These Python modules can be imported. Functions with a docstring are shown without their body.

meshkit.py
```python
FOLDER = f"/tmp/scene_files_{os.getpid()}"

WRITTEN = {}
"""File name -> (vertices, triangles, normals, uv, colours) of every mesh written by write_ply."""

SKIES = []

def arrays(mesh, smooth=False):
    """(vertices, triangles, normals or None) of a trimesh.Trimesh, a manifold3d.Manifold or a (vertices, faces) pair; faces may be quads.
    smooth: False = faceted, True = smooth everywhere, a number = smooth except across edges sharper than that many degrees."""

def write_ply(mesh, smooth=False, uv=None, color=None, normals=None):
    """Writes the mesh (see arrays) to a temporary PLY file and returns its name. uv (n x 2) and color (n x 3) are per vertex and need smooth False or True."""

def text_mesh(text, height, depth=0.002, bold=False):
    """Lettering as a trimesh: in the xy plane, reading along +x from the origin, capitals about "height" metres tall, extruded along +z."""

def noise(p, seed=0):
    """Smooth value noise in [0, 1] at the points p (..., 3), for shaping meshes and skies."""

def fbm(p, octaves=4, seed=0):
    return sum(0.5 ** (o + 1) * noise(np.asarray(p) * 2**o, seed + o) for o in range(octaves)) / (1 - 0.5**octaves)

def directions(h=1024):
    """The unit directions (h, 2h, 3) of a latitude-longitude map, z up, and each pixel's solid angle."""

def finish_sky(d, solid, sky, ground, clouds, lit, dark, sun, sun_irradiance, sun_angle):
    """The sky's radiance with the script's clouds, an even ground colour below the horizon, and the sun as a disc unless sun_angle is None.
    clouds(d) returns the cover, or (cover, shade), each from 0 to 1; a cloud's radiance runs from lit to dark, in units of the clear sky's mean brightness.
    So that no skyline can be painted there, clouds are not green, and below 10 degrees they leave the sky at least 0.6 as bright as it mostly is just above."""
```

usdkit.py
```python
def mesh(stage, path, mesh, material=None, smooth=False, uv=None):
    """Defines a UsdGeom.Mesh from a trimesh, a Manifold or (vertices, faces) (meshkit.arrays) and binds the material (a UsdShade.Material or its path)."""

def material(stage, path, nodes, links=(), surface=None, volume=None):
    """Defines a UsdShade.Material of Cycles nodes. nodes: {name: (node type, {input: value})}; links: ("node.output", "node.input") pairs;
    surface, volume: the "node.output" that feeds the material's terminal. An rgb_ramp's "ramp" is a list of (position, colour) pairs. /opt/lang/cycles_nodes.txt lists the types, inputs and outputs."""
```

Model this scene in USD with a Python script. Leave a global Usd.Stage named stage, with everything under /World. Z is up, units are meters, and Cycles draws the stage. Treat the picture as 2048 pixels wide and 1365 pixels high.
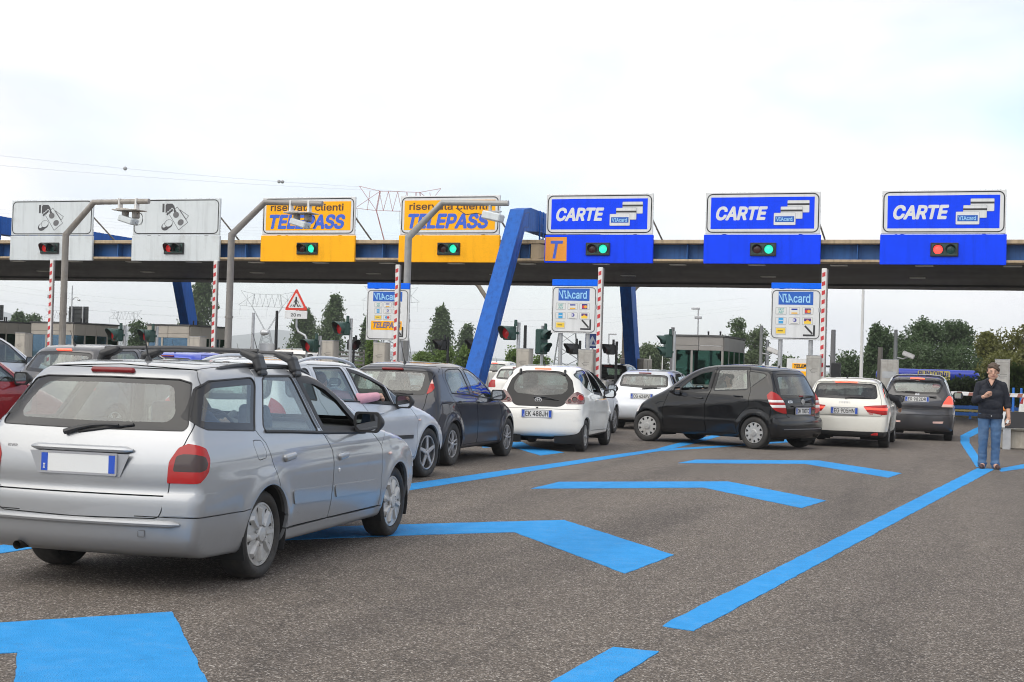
import math, random
import numpy as np
import trimesh, shapely, manifold3d, usdkit, meshkit
from manifold3d import Manifold, Mesh as MMesh, CrossSection
from scipy.interpolate import PchipInterpolator
from scipy.ndimage import map_coordinates, spline_filter
from shapely.geometry import Polygon, LineString, Point, box as sbox
from shapely import affinity
from shapely.ops import unary_union
from pxr import Usd, UsdGeom, UsdLux, UsdShade, Sdf, Gf, Vt

random.seed(7)
rng = np.random.default_rng(7)
stage = Usd.Stage.CreateInMemory()
UsdGeom.SetStageUpAxis(stage, 'Z')
world = UsdGeom.Xform.Define(stage, '/World')
stage.SetDefaultPrim(world.GetPrim())

# ------------------------------------------------------------------ camera, sky, sun, exposure
FPX, HORIZON, ROLL, EYE = 2762.0, 728.45, 0.0292, 1.492      # in pixels of the 2048 wide photograph
PITCH = math.atan((HORIZON - 682.5) / FPX)
cam = UsdGeom.Camera.Define(stage, '/World/camera')
cam.CreateHorizontalApertureAttr(36.0)
cam.CreateFocalLengthAttr(FPX / 2048 * 36.0)
cam.CreateClippingRangeAttr(Gf.Vec2f(0.1, 60000.0))
_r0, _f0 = np.array([1.0, 0, 0]), np.array([0, math.cos(PITCH), math.sin(PITCH)])
_u0 = np.cross(_r0, _f0)
_r = math.cos(ROLL) * _r0 + math.sin(ROLL) * _u0
_u = -math.sin(ROLL) * _r0 + math.cos(ROLL) * _u0
_m = np.eye(4); _m[0, :3] = _r; _m[1, :3] = _u; _m[2, :3] = -_f0; _m[3, :3] = (0, 0, EYE)
cam.AddTransformOp().Set(Gf.Matrix4d(*_m.ravel().tolist()))
cam.CreateExposureAttr(EXPOSURE := 0.92)

SUN_EL, SUN_AZ = math.radians(50), math.radians(226)       # azimuth from +y towards +x
SUN_DIR = np.array([math.sin(SUN_AZ) * math.cos(SUN_EL), math.cos(SUN_AZ) * math.cos(SUN_EL), math.sin(SUN_EL)])
sun = UsdLux.DistantLight.Define(stage, '/World/sun')
sun.CreateIntensityAttr(0.30)
sun.CreateAngleAttr(70.0)
sun.CreateColorAttr(Gf.Vec3f(1.0, 0.95, 0.86))
sun.GetPrim().CreateAttribute('inputs:normalize', Sdf.ValueTypeNames.Bool).Set(True)
_z = SUN_DIR; _x = np.cross([0, 0, 1.0], _z); _x /= np.linalg.norm(_x); _y = np.cross(_z, _x)
_m = np.eye(4); _m[0, :3] = _x; _m[1, :3] = _y; _m[2, :3] = _z
UsdGeom.Xformable(sun).AddTransformOp().Set(Gf.Matrix4d(*_m.ravel().tolist()))

dome = UsdLux.DomeLight.Define(stage, '/World/sky')
dome.GetPrim().SetCustomDataByKey('kind', 'structure')
CLOUD = 5.7
sky_mat = usdkit.material(stage, '/World/Looks/sky_overcast', {
    'sky': ('sky_texture', {'sky_type': 'single_scattering', 'sun_disc': False, 'sun_elevation': SUN_EL, 'sun_rotation': SUN_AZ,
                            'altitude': 100.0, 'air_density': 1.0, 'aerosol_density': 1.5, 'ozone_density': 1.0}),
    'tc': ('texture_coordinate', {}),
    'map': ('mapping', {'mapping_type': 'point', 'location': (0.35, 0.1, 0.2), 'scale': (2.2, 2.2, 5.5)}),
    'n1': ('noise_texture', {'scale': 1.0, 'detail': 5.0, 'roughness': 0.5, 'distortion': 0.25}),
    'cov': ('map_range', {'from_min': 0.36, 'from_max': 0.56, 'to_min': 0.25, 'to_max': 1.0, 'clamp': True}),
    'map2': ('mapping', {'mapping_type': 'point', 'location': (3.1, 1.7, 0.4), 'scale': (2.6, 2.6, 7.0)}),
    'n2': ('noise_texture', {'scale': 1.0, 'detail': 4.0, 'roughness': 0.5, 'distortion': 0.3}),
    'tone': ('rgb_ramp', {'ramp': [(0.0, (0.70 * CLOUD, 0.73 * CLOUD, 0.82 * CLOUD)), (0.40, (0.80 * CLOUD, 0.81 * CLOUD, 0.86 * CLOUD)), (0.56, (1.02 * CLOUD, 1.0 * CLOUD, 0.965 * CLOUD)), (1.0, (1.18 * CLOUD, 1.15 * CLOUD, 1.08 * CLOUD))]}),
    'mix': ('mix', {'mix_type': 'mix'}),
    'bg': ('background_shader', {'strength': 0.12}),
}, [('tc.generated', 'map.vector'), ('map.vector', 'n1.vector'), ('n1.fac', 'cov.value'), ('tc.generated', 'map2.vector'), ('map2.vector', 'n2.vector'), ('n2.fac', 'tone.fac'),
    ('cov.result', 'mix.fac'), ('sky.color', 'mix.color1'), ('tone.color', 'mix.color2'), ('mix.color', 'bg.color')], surface='bg.background')
UsdShade.MaterialBindingAPI.Apply(dome.GetPrim()).Bind(sky_mat)

# ------------------------------------------------------------------ helpers
_names = {}
def path_for(name, parent=None):
    base = parent.GetPath().pathString if parent is not None else '/World'
    k = (base, name); n = _names.get(k, 0); _names[k] = n + 1
    return f'{base}/{name}' if n == 0 else f'{base}/{name}_{n:03d}'

def tag(o, label=None, cat=None, group=None, kind=None):
    p = o.GetPrim() if hasattr(o, 'GetPrim') else o
    for k, v in (('label', label), ('category', cat), ('group', group), ('kind', kind)):
        if v: p.SetCustomDataByKey(k, v)
    return p

def thing(name, label, cat, loc=(0, 0, 0), rotz=0.0, group=None):
    x = UsdGeom.Xform.Define(stage, path_for(name))
    x.AddTranslateOp().Set(Gf.Vec3d(*map(float, loc))); x.AddRotateZOp().Set(float(rotz))
    return tag(x, label, cat, group)

def sub(name, parent, loc=(0, 0, 0), rotz=0.0):
    x = UsdGeom.Xform.Define(stage, path_for(name, parent))
    x.AddTranslateOp().Set(Gf.Vec3d(*map(float, loc))); x.AddRotateZOp().Set(float(rotz))
    return x.GetPrim()

def obj(name, mesh, m, parent=None, smooth=30, label=None):
    if isinstance(mesh, (list, tuple)) and len(mesh) and not isinstance(mesh[0], np.ndarray):
        mesh = cat_(mesh)
    p = usdkit.mesh(stage, path_for(name, parent), mesh, m, smooth=smooth).GetPrim()
    if label: p.SetCustomDataByKey('label', label)
    return p

def obj_n(name, v, f, n, m, parent=None):
    """A mesh with given per-vertex normals."""
    g = UsdGeom.Mesh.Define(stage, path_for(name, parent))
    g.CreatePointsAttr(Vt.Vec3fArray.FromNumpy(np.ascontiguousarray(v, np.float32)))
    g.CreateFaceVertexCountsAttr(Vt.IntArray.FromNumpy(np.full(len(f), 3, np.int32)))
    g.CreateFaceVertexIndicesAttr(Vt.IntArray.FromNumpy(np.ascontiguousarray(f, np.int32).ravel()))
    g.CreateSubdivisionSchemeAttr('none')
    g.CreateNormalsAttr(Vt.Vec3fArray.FromNumpy(np.ascontiguousarray(n, np.float32))); g.SetNormalsInterpolation('vertex')
    UsdShade.MaterialBindingAPI.Apply(g.GetPrim()).Bind(m)
    return g.GetPrim()

def T(m): return m if isinstance(m, trimesh.Trimesh) else trimesh.Trimesh(*meshkit.arrays(m)[:2], process=False)
def cat_(ms): return trimesh.util.concatenate([T(m) for m in ms])
def mv(m, x=0, y=0, z=0):
    m = T(m).copy(); m.apply_translation((x, y, z)); return m
def rot(m, deg, axis, at=(0, 0, 0)):
    m = T(m).copy(); m.apply_transform(trimesh.transformations.rotation_matrix(math.radians(deg), axis, at)); return m
def bx(x0, x1, y0, y1, z0, z1, r=0.0):
    """A box, with chamfered edges if r."""
    sx, sy, sz = abs(x1 - x0), abs(y1 - y0), abs(z1 - z0); c = ((x0 + x1) / 2, (y0 + y1) / 2, (z0 + z1) / 2)
    if r <= 0:
        return mv(trimesh.creation.box((sx, sy, sz)), *c)
    r = min(r, sx * .45, sy * .45, sz * .45); pts = []
    for a in (-1, 1):
        for b in (-1, 1):
            for d in (-1, 1):
                X, Y, Z = a * sx / 2, b * sy / 2, d * sz / 2
                pts += [(X - a * r, Y - b * r, Z), (X - a * r, Y, Z - d * r), (X, Y - b * r, Z - d * r)]
    return mv(T(Manifold.hull_points(np.array(pts))), *c)
def tube(pts, r, sides=10, closed_ends=True):
    """A bent round bar through the points; r a number or one per point."""
    p = np.asarray(pts, float); n = len(p); rr = np.broadcast_to(np.asarray(r, float), (n,))
    t = np.gradient(p, axis=0)
    seg = np.diff(p, axis=0); seg /= np.linalg.norm(seg, axis=1, keepdims=True) + 1e-12
    t[0], t[-1] = seg[0], seg[-1]
    for i in range(1, n - 1): t[i] = seg[i - 1] + seg[i]
    t /= np.linalg.norm(t, axis=1, keepdims=True) + 1e-12
    ref = np.array([0, 0, 1.0]) if abs(t[0][2]) < 0.9 else np.array([0, 1.0, 0])
    a = np.cross(t[0], ref); a /= np.linalg.norm(a); A, B = [], []
    for i in range(n):
        a = a - t[i] * np.dot(a, t[i]); a /= np.linalg.norm(a) + 1e-12
        A.append(a.copy()); B.append(np.cross(t[i], a))
    A, B = np.array(A), np.array(B); ang = np.arange(sides) * 2 * np.pi / sides
    k = np.ones(n)
    for i in range(1, n - 1): k[i] = 1 / max(0.5, math.sqrt((1 + np.dot(seg[i - 1], seg[i])) / 2))
    v = (p[:, None] + (rr * k)[:, None, None] * (np.cos(ang)[None, :, None] * A[:, None] + np.sin(ang)[None, :, None] * B[:, None])).reshape(-1, 3)
    f = []
    for i in range(n - 1):
        for j in range(sides):
            a0, a1 = i * sides + j, i * sides + (j + 1) % sides
            f += [(a0, a1, a1 + sides), (a0, a1 + sides, a0 + sides)]
    if closed_ends:
        v = np.vstack([v, p[0], p[-1]]); c0, c1 = len(v) - 2, len(v) - 1
        for j in range(sides):
            f.append((c0, (j + 1) % sides, j)); f.append((c1, (n - 1) * sides + j, (n - 1) * sides + (j + 1) % sides))
    return trimesh.Trimesh(v, np.array(f)[:, ::-1] if np.linalg.det([A[0], B[0], t[0]]) < 0 else np.array(f), process=False)
def cyl(p0, p1, r, r1=None, sides=14): return tube([p0, p1], [r, r if r1 is None else r1], sides)
def bar(p0, p1, w, h, up=(0, 0, 1)):
    """A rectangular bar from p0 to p1, w across, h along up."""
    p0, p1 = np.array(p0, float), np.array(p1, float); d = p1 - p0; L = np.linalg.norm(d); d /= L
    s = np.cross(d, up); s /= np.linalg.norm(s); u = np.cross(s, d)
    m = trimesh.creation.box((L, w, h)); M = np.eye(4); M[:3, 0], M[:3, 1], M[:3, 2], M[:3, 3] = d, s, u, (p0 + p1) / 2
    if np.linalg.det(M[:3, :3]) < 0: M[:3, 1] *= -1
    m.apply_transform(M); return m
def revolve(prof, n=32, axis='z'):
    """Surface of revolution of (radius, height) points about z, or about y."""
    m = trimesh.creation.revolve(np.array(prof, float), sections=n)
    if axis == 'y': m = rot(m, -90, (1, 0, 0))
    return m
def extrude(poly, depth, plane='xz', off=0.0):
    """Polygon extruded by depth; plane 'xz': faces -y at y=off and reaches back to off+depth; 'xy': rises from z=off; 'yz': along +x from x=off."""
    geoms = [g for g in getattr(poly, 'geoms', [poly]) if g.area > 1e-9]
    ms = [trimesh.creation.extrude_polygon(g, depth, engine='earcut') for g in geoms]
    m = trimesh.util.concatenate(ms)
    if plane == 'xz':
        v = m.vertices.copy(); m.vertices = np.c_[v[:, 0], off + depth - v[:, 2], v[:, 1]]
    elif plane == 'yz':
        v = m.vertices.copy(); m.vertices = np.c_[off + v[:, 2], v[:, 0], v[:, 1]]
    else:
        m.apply_translation((0, 0, off))
    return m
def rrect(x0, z0, x1, z1, r):
    return sbox(x0 + r, z0 + r, x1 - r, z1 - r).buffer(r, quad_segs=5) if r > 0 else sbox(x0, z0, x1, z1)
_glyphs = {}
def glyphs(s, fat=2):
    """The outlines of a word at capital height 70, strokes thickened by fat."""
    if (s, fat) in _glyphs: return _glyphs[s, fat]
    import glob
    from PIL import Image, ImageDraw, ImageFont
    font = ImageFont.truetype(glob.glob('/opt/blender-*/*/datafiles/fonts/Inter.woff2')[0], 96)
    x0, y0, x1, y1 = font.getbbox(s, anchor='ls', stroke_width=fat)
    im = Image.new('L', (x1 - x0 + 8, y1 - y0 + 8)); ImageDraw.Draw(im).text((4 - x0, 4 - y0), s, 255, font, anchor='ls', stroke_width=fat)
    on = np.pad(np.asarray(im) > 127, ((0, 0), (1, 1))).astype(np.int8); rows, st = np.nonzero(np.diff(on, axis=1) == 1); en = np.nonzero(np.diff(on, axis=1) == -1)[1]
    g = unary_union(shapely.box(st, -rows - 1, en, -rows)).buffer(0.6).buffer(-0.6).simplify(0.7)
    _glyphs[s, fat] = affinity.translate(g, 0, 4 - y0); return _glyphs[s, fat]
def text(s, h, x=0, z=0, y=0, depth=0.004, bold=True, slant=0.0, width=None, align='left', squash=1.0, fat=None):
    """Lettering standing in the xz plane, reading along +x, facing -y, its front at y."""
    g = glyphs(s, fat if fat is not None else (2 if bold else 0)); k = h / 70.0; bx0 = g.bounds[0]
    g = affinity.affine_transform(g, [k, 0, 0, k, -bx0 * k, 0]); w = g.bounds[2]; q = (width / w) if width else squash
    g = affinity.affine_transform(g, [q, slant, 0, 1, 0, 0]); w *= q
    g = affinity.translate(g, x + {'left': 0, 'center': -w / 2, 'right': -w}[align], z)
    return extrude(g, depth, 'xz', y)
def hull(*parts):
    """Convex hull of spheres given as (x, y, z, r)."""
    pts = []
    for x, y, z, r in parts:
        s = _ICO * r + (x, y, z); pts.append(s)
    return Manifold.hull_points(np.vstack(pts))
_ICO = np.array(trimesh.creation.icosphere(subdivisions=2).vertices)
def pix_ray(px, py):
    a, b = px - 1024.0, py - 682.5; c, s = math.cos(ROLL), math.sin(ROLL)
    u, v = a * c + b * s, -a * s + b * c
    return np.array([u, FPX * math.cos(PITCH) + v * math.sin(PITCH), -(v * math.cos(PITCH) - FPX * math.sin(PITCH))]) / FPX
EYE_P = np.array([0, 0, EYE])
def ground_at(px, py, z=0.0):
    d = pix_ray(px, py); return EYE_P + d * (z - EYE) / d[2]
def at_depth(px, py, Z):
    d = pix_ray(px, py); return EYE_P + d * Z / d[1]
# the toll plaza has its own axes: g along the gantry to the right, d down the lanes away from the viewer
PHI = 18.3
GH = np.array([math.cos(math.radians(PHI)), -math.sin(math.radians(PHI)), 0]); DH = np.array([math.sin(math.radians(PHI)), math.cos(math.radians(PHI)), 0])
def plaza(px, py, d):
    """(g, z) of what is seen at a pixel in the upright plane that lies d metres down the lanes."""
    r = pix_ray(px, py); t = (d - EYE_P @ DH) / (r @ DH); p = EYE_P + r * t
    return float(p @ GH), float(p[2])
def pw(g, d, z=0.0): return g * GH + d * DH + np.array([0, 0, z])
def pthing(name, label, cat, g, d, z=0.0, group=None, turn=0.0): return thing(name, label, cat, pw(g, d, z), -PHI + turn, group)

# ------------------------------------------------------------------ materials
_mats = {}
def pm(name, rgb, rough=0.5, metal=0.0, coat=0.0, var=0.0, vscale=8.0, bump=0.0, bscale=60.0, spec=0.5, emit=None, estr=0.0, dirt=None, dscale=3.0, coat_rough=0.04, dlo=0.5, dhi=0.75, streak=0.0):
    """A principled material: colour with uneven tone (var), fine relief (bump) and patches of dirt."""
    if name in _mats: return _mats[name]
    nodes = {'p': ('principled_bsdf', {'base_color': rgb, 'roughness': rough, 'metallic': metal, 'coat_weight': coat, 'coat_roughness': coat_rough, 'specular_ior_level': spec}),
             'tc': ('texture_coordinate', {})}
    links = []; col = None
    if var > 0:
        nodes['n'] = ('noise_texture', {'scale': vscale, 'detail': 5.0, 'roughness': 0.6})
        nodes['r'] = ('rgb_ramp', {'ramp': [(0.25, tuple(c * (1 - var) for c in rgb)), (0.75, tuple(min(1, c * (1 + var)) for c in rgb))]})
        links += [('tc.object', 'n.vector'), ('n.fac', 'r.fac')]; col = 'r.color'
        nodes['rr'] = ('map_range', {'from_min': 0.3, 'from_max': 0.7, 'to_min': max(0.02, rough * (1 - var)), 'to_max': min(1, rough * (1 + var)), 'clamp': True})
        links += [('n.fac', 'rr.value'), ('rr.result', 'p.roughness')]
    if dirt:
        nodes['dn'] = ('noise_texture', {'scale': dscale, 'detail': 8.0, 'roughness': 0.65})
        nodes['dm'] = ('map_range', {'from_min': dlo, 'from_max': dhi, 'to_min': 0.0, 'to_max': 0.85, 'clamp': True})
        nodes['mx'] = ('mix', {'mix_type': 'mix', 'color1': rgb, 'color2': dirt})
        links += [('tc.object', 'dn.vector'), ('dn.fac', 'dm.value'), ('dm.result', 'mx.fac')]
        if col: links.append((col, 'mx.color1'))
        col = 'mx.color'
    if streak > 0:      # rain runs
        nodes.update({'smap': ('mapping', {'scale': (5.0, 5.0, 0.35)}), 'sn': ('noise_texture', {'scale': 1.6, 'detail': 6.0, 'roughness': 0.6}), 'sr': ('rgb_ramp', {'ramp': [(0.30, (1 - streak,) * 3), (0.52, (1.0,) * 3), (0.8, (1 + streak * .25,) * 3)]}), 'sm': ('mix', {'mix_type': 'multiply', 'fac': 1.0, 'color1': rgb})})
        links += [('tc.object', 'smap.vector'), ('smap.vector', 'sn.vector'), ('sn.fac', 'sr.fac'), ('sr.color', 'sm.color2')]
        if col: links.append((col, 'sm.color1'))
        col = 'sm.color'
    if col: links.append((col, 'p.base_color'))
    if bump > 0:
        nodes['bn'] = ('noise_texture', {'scale': bscale, 'detail': 4.0})
        nodes['b'] = ('bump', {'strength': 1.0, 'distance': bump})
        links += [('tc.object', 'bn.vector'), ('bn.fac', 'b.height'), ('b.normal', 'p.normal')]
    if emit: nodes['p'][1].update({'emission_color': emit, 'emission_strength': estr})
    _mats[name] = usdkit.material(stage, f'/World/Looks/{name}', nodes, links, surface='p.BSDF')
    return _mats[name]
def glass(name, tint, ior=1.5, rough=0.0, extra=0.0, dust=0.0, gcol=(0.95, 0.97, 0.97)):
    """A window pane: what lies behind, tinted, under a reflection that grows with the angle."""
    if name in _mats: return _mats[name]
    f0 = ((ior - 1) / (ior + 1)) ** 2 + extra
    nodes = {'t': ('transparent_bsdf', {'color': tint}), 'g': ('glossy_bsdf', {'color': gcol, 'roughness': rough}),
             'l': ('layer_weight', {'blend': 0.5}), 'pw': ('math', {'math_type': 'power', 'value2': 4.0}), 'a': ('math', {'math_type': 'multiply_add', 'value2': 1 - f0, 'value3': f0, 'use_clamp': True}), 'm': ('mix_closure', {})}
    links = [('l.facing', 'pw.value1'), ('pw.value', 'a.value1'), ('a.value', 'm.fac'), ('t.BSDF', 'm.closure1'), ('g.BSDF', 'm.closure2')]; out = 'm.closure'
    if dust > 0:
        nodes.update({'tc': ('texture_coordinate', {}), 'n': ('noise_texture', {'scale': 6.0, 'detail': 7.0, 'roughness': .65}), 'r': ('map_range', {'from_min': 0.35, 'from_max': 0.8, 'to_min': dust * .5, 'to_max': dust * 2, 'clamp': True}), 'd': ('diffuse_bsdf', {'color': (0.42, 0.42, 0.40)}), 'm2': ('mix_closure', {})})
        links += [('tc.object', 'n.vector'), ('n.fac', 'r.value'), ('r.result', 'm2.fac'), ('m.closure', 'm2.closure1'), ('d.BSDF', 'm2.closure2')]; out = 'm2.closure'
    _mats[name] = usdkit.material(stage, f'/World/Looks/{name}', nodes, links, surface=out)
    return _mats[name]
def lens(name, rgb, glow=0.0, trans=0.25):
    """Ribbed coloured plastic of a lamp."""
    if name in _mats: return _mats[name]
    nodes = {'tc': ('texture_coordinate', {}), 'w': ('wave_texture', {'wave_type': 'bands', 'bands_direction': 'z', 'scale': 55.0, 'distortion': 0.4}),
             'b': ('bump', {'strength': 0.25, 'distance': 0.0015}),
             'p': ('principled_bsdf', {'base_color': rgb, 'roughness': 0.22, 'coat_weight': 0.35, 'coat_roughness': 0.04, 'specular_ior_level': 0.3, 'emission_color': rgb, 'emission_strength': glow})}
    _mats[name] = usdkit.material(stage, f'/World/Looks/{name}', nodes, [('tc.object', 'w.vector'), ('w.fac', 'b.height'), ('b.normal', 'p.normal')], surface='p.BSDF')
    return _mats[name]
def paint(name, rgb, metal=0.0, rough=0.4, dirt=(0.16, 0.14, 0.12), amount=0.12, flake=0.0):
    """Car paint: flaked base under clear coat, with a film of road dust that thickens towards the sills."""
    if name in _mats: return _mats[name]
    nodes = {'tc': ('texture_coordinate', {}), 'geo': ('geometry', {}), 'sep': ('separate_xyz', {}),
             'h': ('map_range', {'from_min': 0.15, 'from_max': 0.85, 'to_min': 1.0, 'to_max': 0.12, 'clamp': True}),
             'n': ('noise_texture', {'scale': 5.0, 'detail': 7.0, 'roughness': 0.65}), 'k': ('math', {'math_type': 'multiply'}), 'k2': ('math', {'math_type': 'multiply', 'value2': amount * 2.0, 'use_clamp': True}),
             'mx': ('mix', {'mix_type': 'mix', 'color1': rgb, 'color2': dirt}),
             'cr': ('map_range', {'from_min': 0.12, 'from_max': 1.0, 'to_min': 0.03, 'to_max': 0.26, 'clamp': True}), 'br': ('map_range', {'from_min': 0.12, 'from_max': 1.0, 'to_min': rough, 'to_max': rough + .2, 'clamp': True}),
             'fl': ('noise_texture', {'scale': 900.0, 'detail': 1.0}), 'fb': ('bump', {'strength': flake, 'distance': 0.001}),
             'p': ('principled_bsdf', {'base_color': rgb, 'metallic': metal, 'roughness': rough, 'coat_weight': 1.0, 'coat_roughness': 0.03, 'coat_ior': 1.5, 'specular_ior_level': 0.5 if metal > .25 else 0.08})}
    links = [('tc.object', 'sep.vector'), ('sep.z', 'h.value'), ('tc.object', 'n.vector'), ('n.fac', 'k.value1'), ('h.result', 'k.value2'), ('k.value', 'k2.value1'),
             ('k2.value', 'mx.fac'), ('mx.color', 'p.base_color'), ('h.result', 'cr.value'), ('cr.result', 'p.coat_roughness'), ('h.result', 'br.value'), ('br.result', 'p.roughness')]
    if flake > 0: links += [('tc.object', 'fl.vector'), ('fl.fac', 'fb.height'), ('fb.normal', 'p.normal')]
    _mats[name] = usdkit.material(stage, f'/World/Looks/{name}', nodes, links, surface='p.BSDF')
    return _mats[name]
# ------------------------------------------------------------------ plain materials
WHITE_SIGN = pm('white_sign_sheet', (0.66, 0.67, 0.67), 0.38, var=0.04, vscale=2.0, streak=0.10)
GREY_SIGN = pm('pale_grey_panel', (0.60, 0.64, 0.65), 0.42, var=0.04, vscale=1.2, dirt=(0.42, 0.42, 0.4), dscale=1.5, dlo=0.55, dhi=0.9, streak=0.16)
BLACK_SIGN = pm('black_print', (0.028, 0.028, 0.03), 0.4)
SIGN_BLUE = pm('sign_blue', (0.002, 0.055, 0.88), 0.45, var=0.05, vscale=1.5, spec=.15, streak=0.14)
SIGN_BLUE2 = pm('header_blue', (0.002, 0.13, 0.82), 0.45, var=0.04, vscale=1.5, spec=.15, streak=0.12)
LOGO_BLUE = pm('logo_blue', (0.01, 0.10, 0.45), 0.4)
LOGO_PALE = pm('logo_pale_blue', (0.30, 0.58, 0.82), 0.4)
SIGN_YELLOW = pm('sign_yellow', (0.95, 0.44, 0.008), 0.45, var=0.03, vscale=1.5, spec=.15, streak=0.10)
SIGN_ORANGE = pm('sign_orange', (0.80, 0.30, 0.02), 0.4)
BROWN_PRINT = pm('brown_print', (0.08, 0.03, 0.01), 0.45)
TELE_BLUE = pm('blue_print', (0.03, 0.11, 0.58), 0.4)
RED_SIGN = pm('red_sign', (0.62, 0.04, 0.02), 0.4)
BEAM_BLUE = pm('beam_blue', (0.006, 0.095, 0.40), 0.5, spec=.2, var=0.10, vscale=1.5, dirt=(0.02, 0.08, 0.30), dscale=0.8, dlo=0.55, dhi=0.85, streak=0.30)
WEB_BLUE = pm('web_blue', (0.02, 0.12, 0.38), 0.5, var=0.12, vscale=0.7, streak=0.30)
BEIGE = pm('beige_painted_steel', (0.42, 0.32, 0.20), 0.5, var=0.10, vscale=1.2, dirt=(0.22, 0.17, 0.11), dscale=1.2, streak=0.35)
SOFFIT = pm('brown_soffit', (0.055, 0.050, 0.043), 0.6, var=0.10, vscale=0.4, streak=0.30)
GREY_POLE = pm('grey_painted_steel', (0.27, 0.25, 0.225), 0.45, metal=0.2, var=0.10, vscale=3.0, dirt=(0.17, 0.14, 0.11), dscale=1.6, streak=0.30)
GALV = pm('galvanised_steel', (0.42, 0.43, 0.44), 0.42, metal=0.6, var=0.12, vscale=6.0)
STAINLESS = pm('brushed_stainless', (0.44, 0.42, 0.385), 0.42, metal=0.75, var=0.10, vscale=2.5, dirt=(0.25, 0.23, 0.2), dscale=2.0, streak=0.25)
CABINET = pm('beige_grey_cabinet', (0.40, 0.37, 0.32), 0.5, var=0.06, vscale=2.0, dirt=(0.27, 0.24, 0.2), dscale=1.5, streak=0.25)
SIG_GREEN = pm('signal_housing_green', (0.02, 0.055, 0.045), 0.4, var=0.15, vscale=6.0)
SIG_BLACK = pm('signal_housing_black', (0.012, 0.013, 0.014), 0.45, var=0.2, vscale=6.0)
PLASTIC = pm('black_plastic', (0.018, 0.018, 0.019), 0.45, var=0.15, vscale=12.0)
LENS_RED_ON = lens('signal_red_lit', (0.85, 0.05, 0.04), 1.1)
LENS_RED_DIM = lens('signal_red_dim', (0.30, 0.012, 0.015), 0.10)
LENS_RED_SIDE = lens('signal_red_side', (0.55, 0.02, 0.02), 0.25)
LENS_RED_OFF = lens('signal_red_off', (0.045, 0.012, 0.012), 0.0)
LENS_GREEN_ON = lens('signal_green_lit', (0.02, 0.62, 0.36), 0.75)
LENS_GREEN_OFF = lens('signal_green_off', (0.008, 0.05, 0.045), 0.0)
WHITE_PAINT = pm('white_gloss', (0.70, 0.69, 0.67), 0.35, var=0.05, vscale=4.0, dirt=(0.45, 0.42, 0.38), dscale=3.0)
RED_PAINT = pm('red_stripe', (0.50, 0.035, 0.04), 0.4, var=0.1, vscale=4.0)
CONCRETE = pm('concrete', (0.36, 0.33, 0.28), 0.85, var=0.18, vscale=3.0, bump=0.004, bscale=40.0, dirt=(0.2, 0.17, 0.13), dscale=1.8, streak=0.30)
PANE_BLUE = glass('booth_pane', (0.30, 0.46, 0.56), 1.45, 0.03, 0.22, 0, (.42, .66, .90))
PANE_GREEN = glass('booth_pane_green', (0.08, 0.22, 0.17), 1.45, 0.03, 0.10, 0, (.25, .62, .52))
DARK_IN = pm('dark_interior', (0.05, 0.06, 0.065), 0.7)
LAMP_GLASS = pm('downlight_glass', (0.75, 0.75, 0.7), 0.25)

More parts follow.
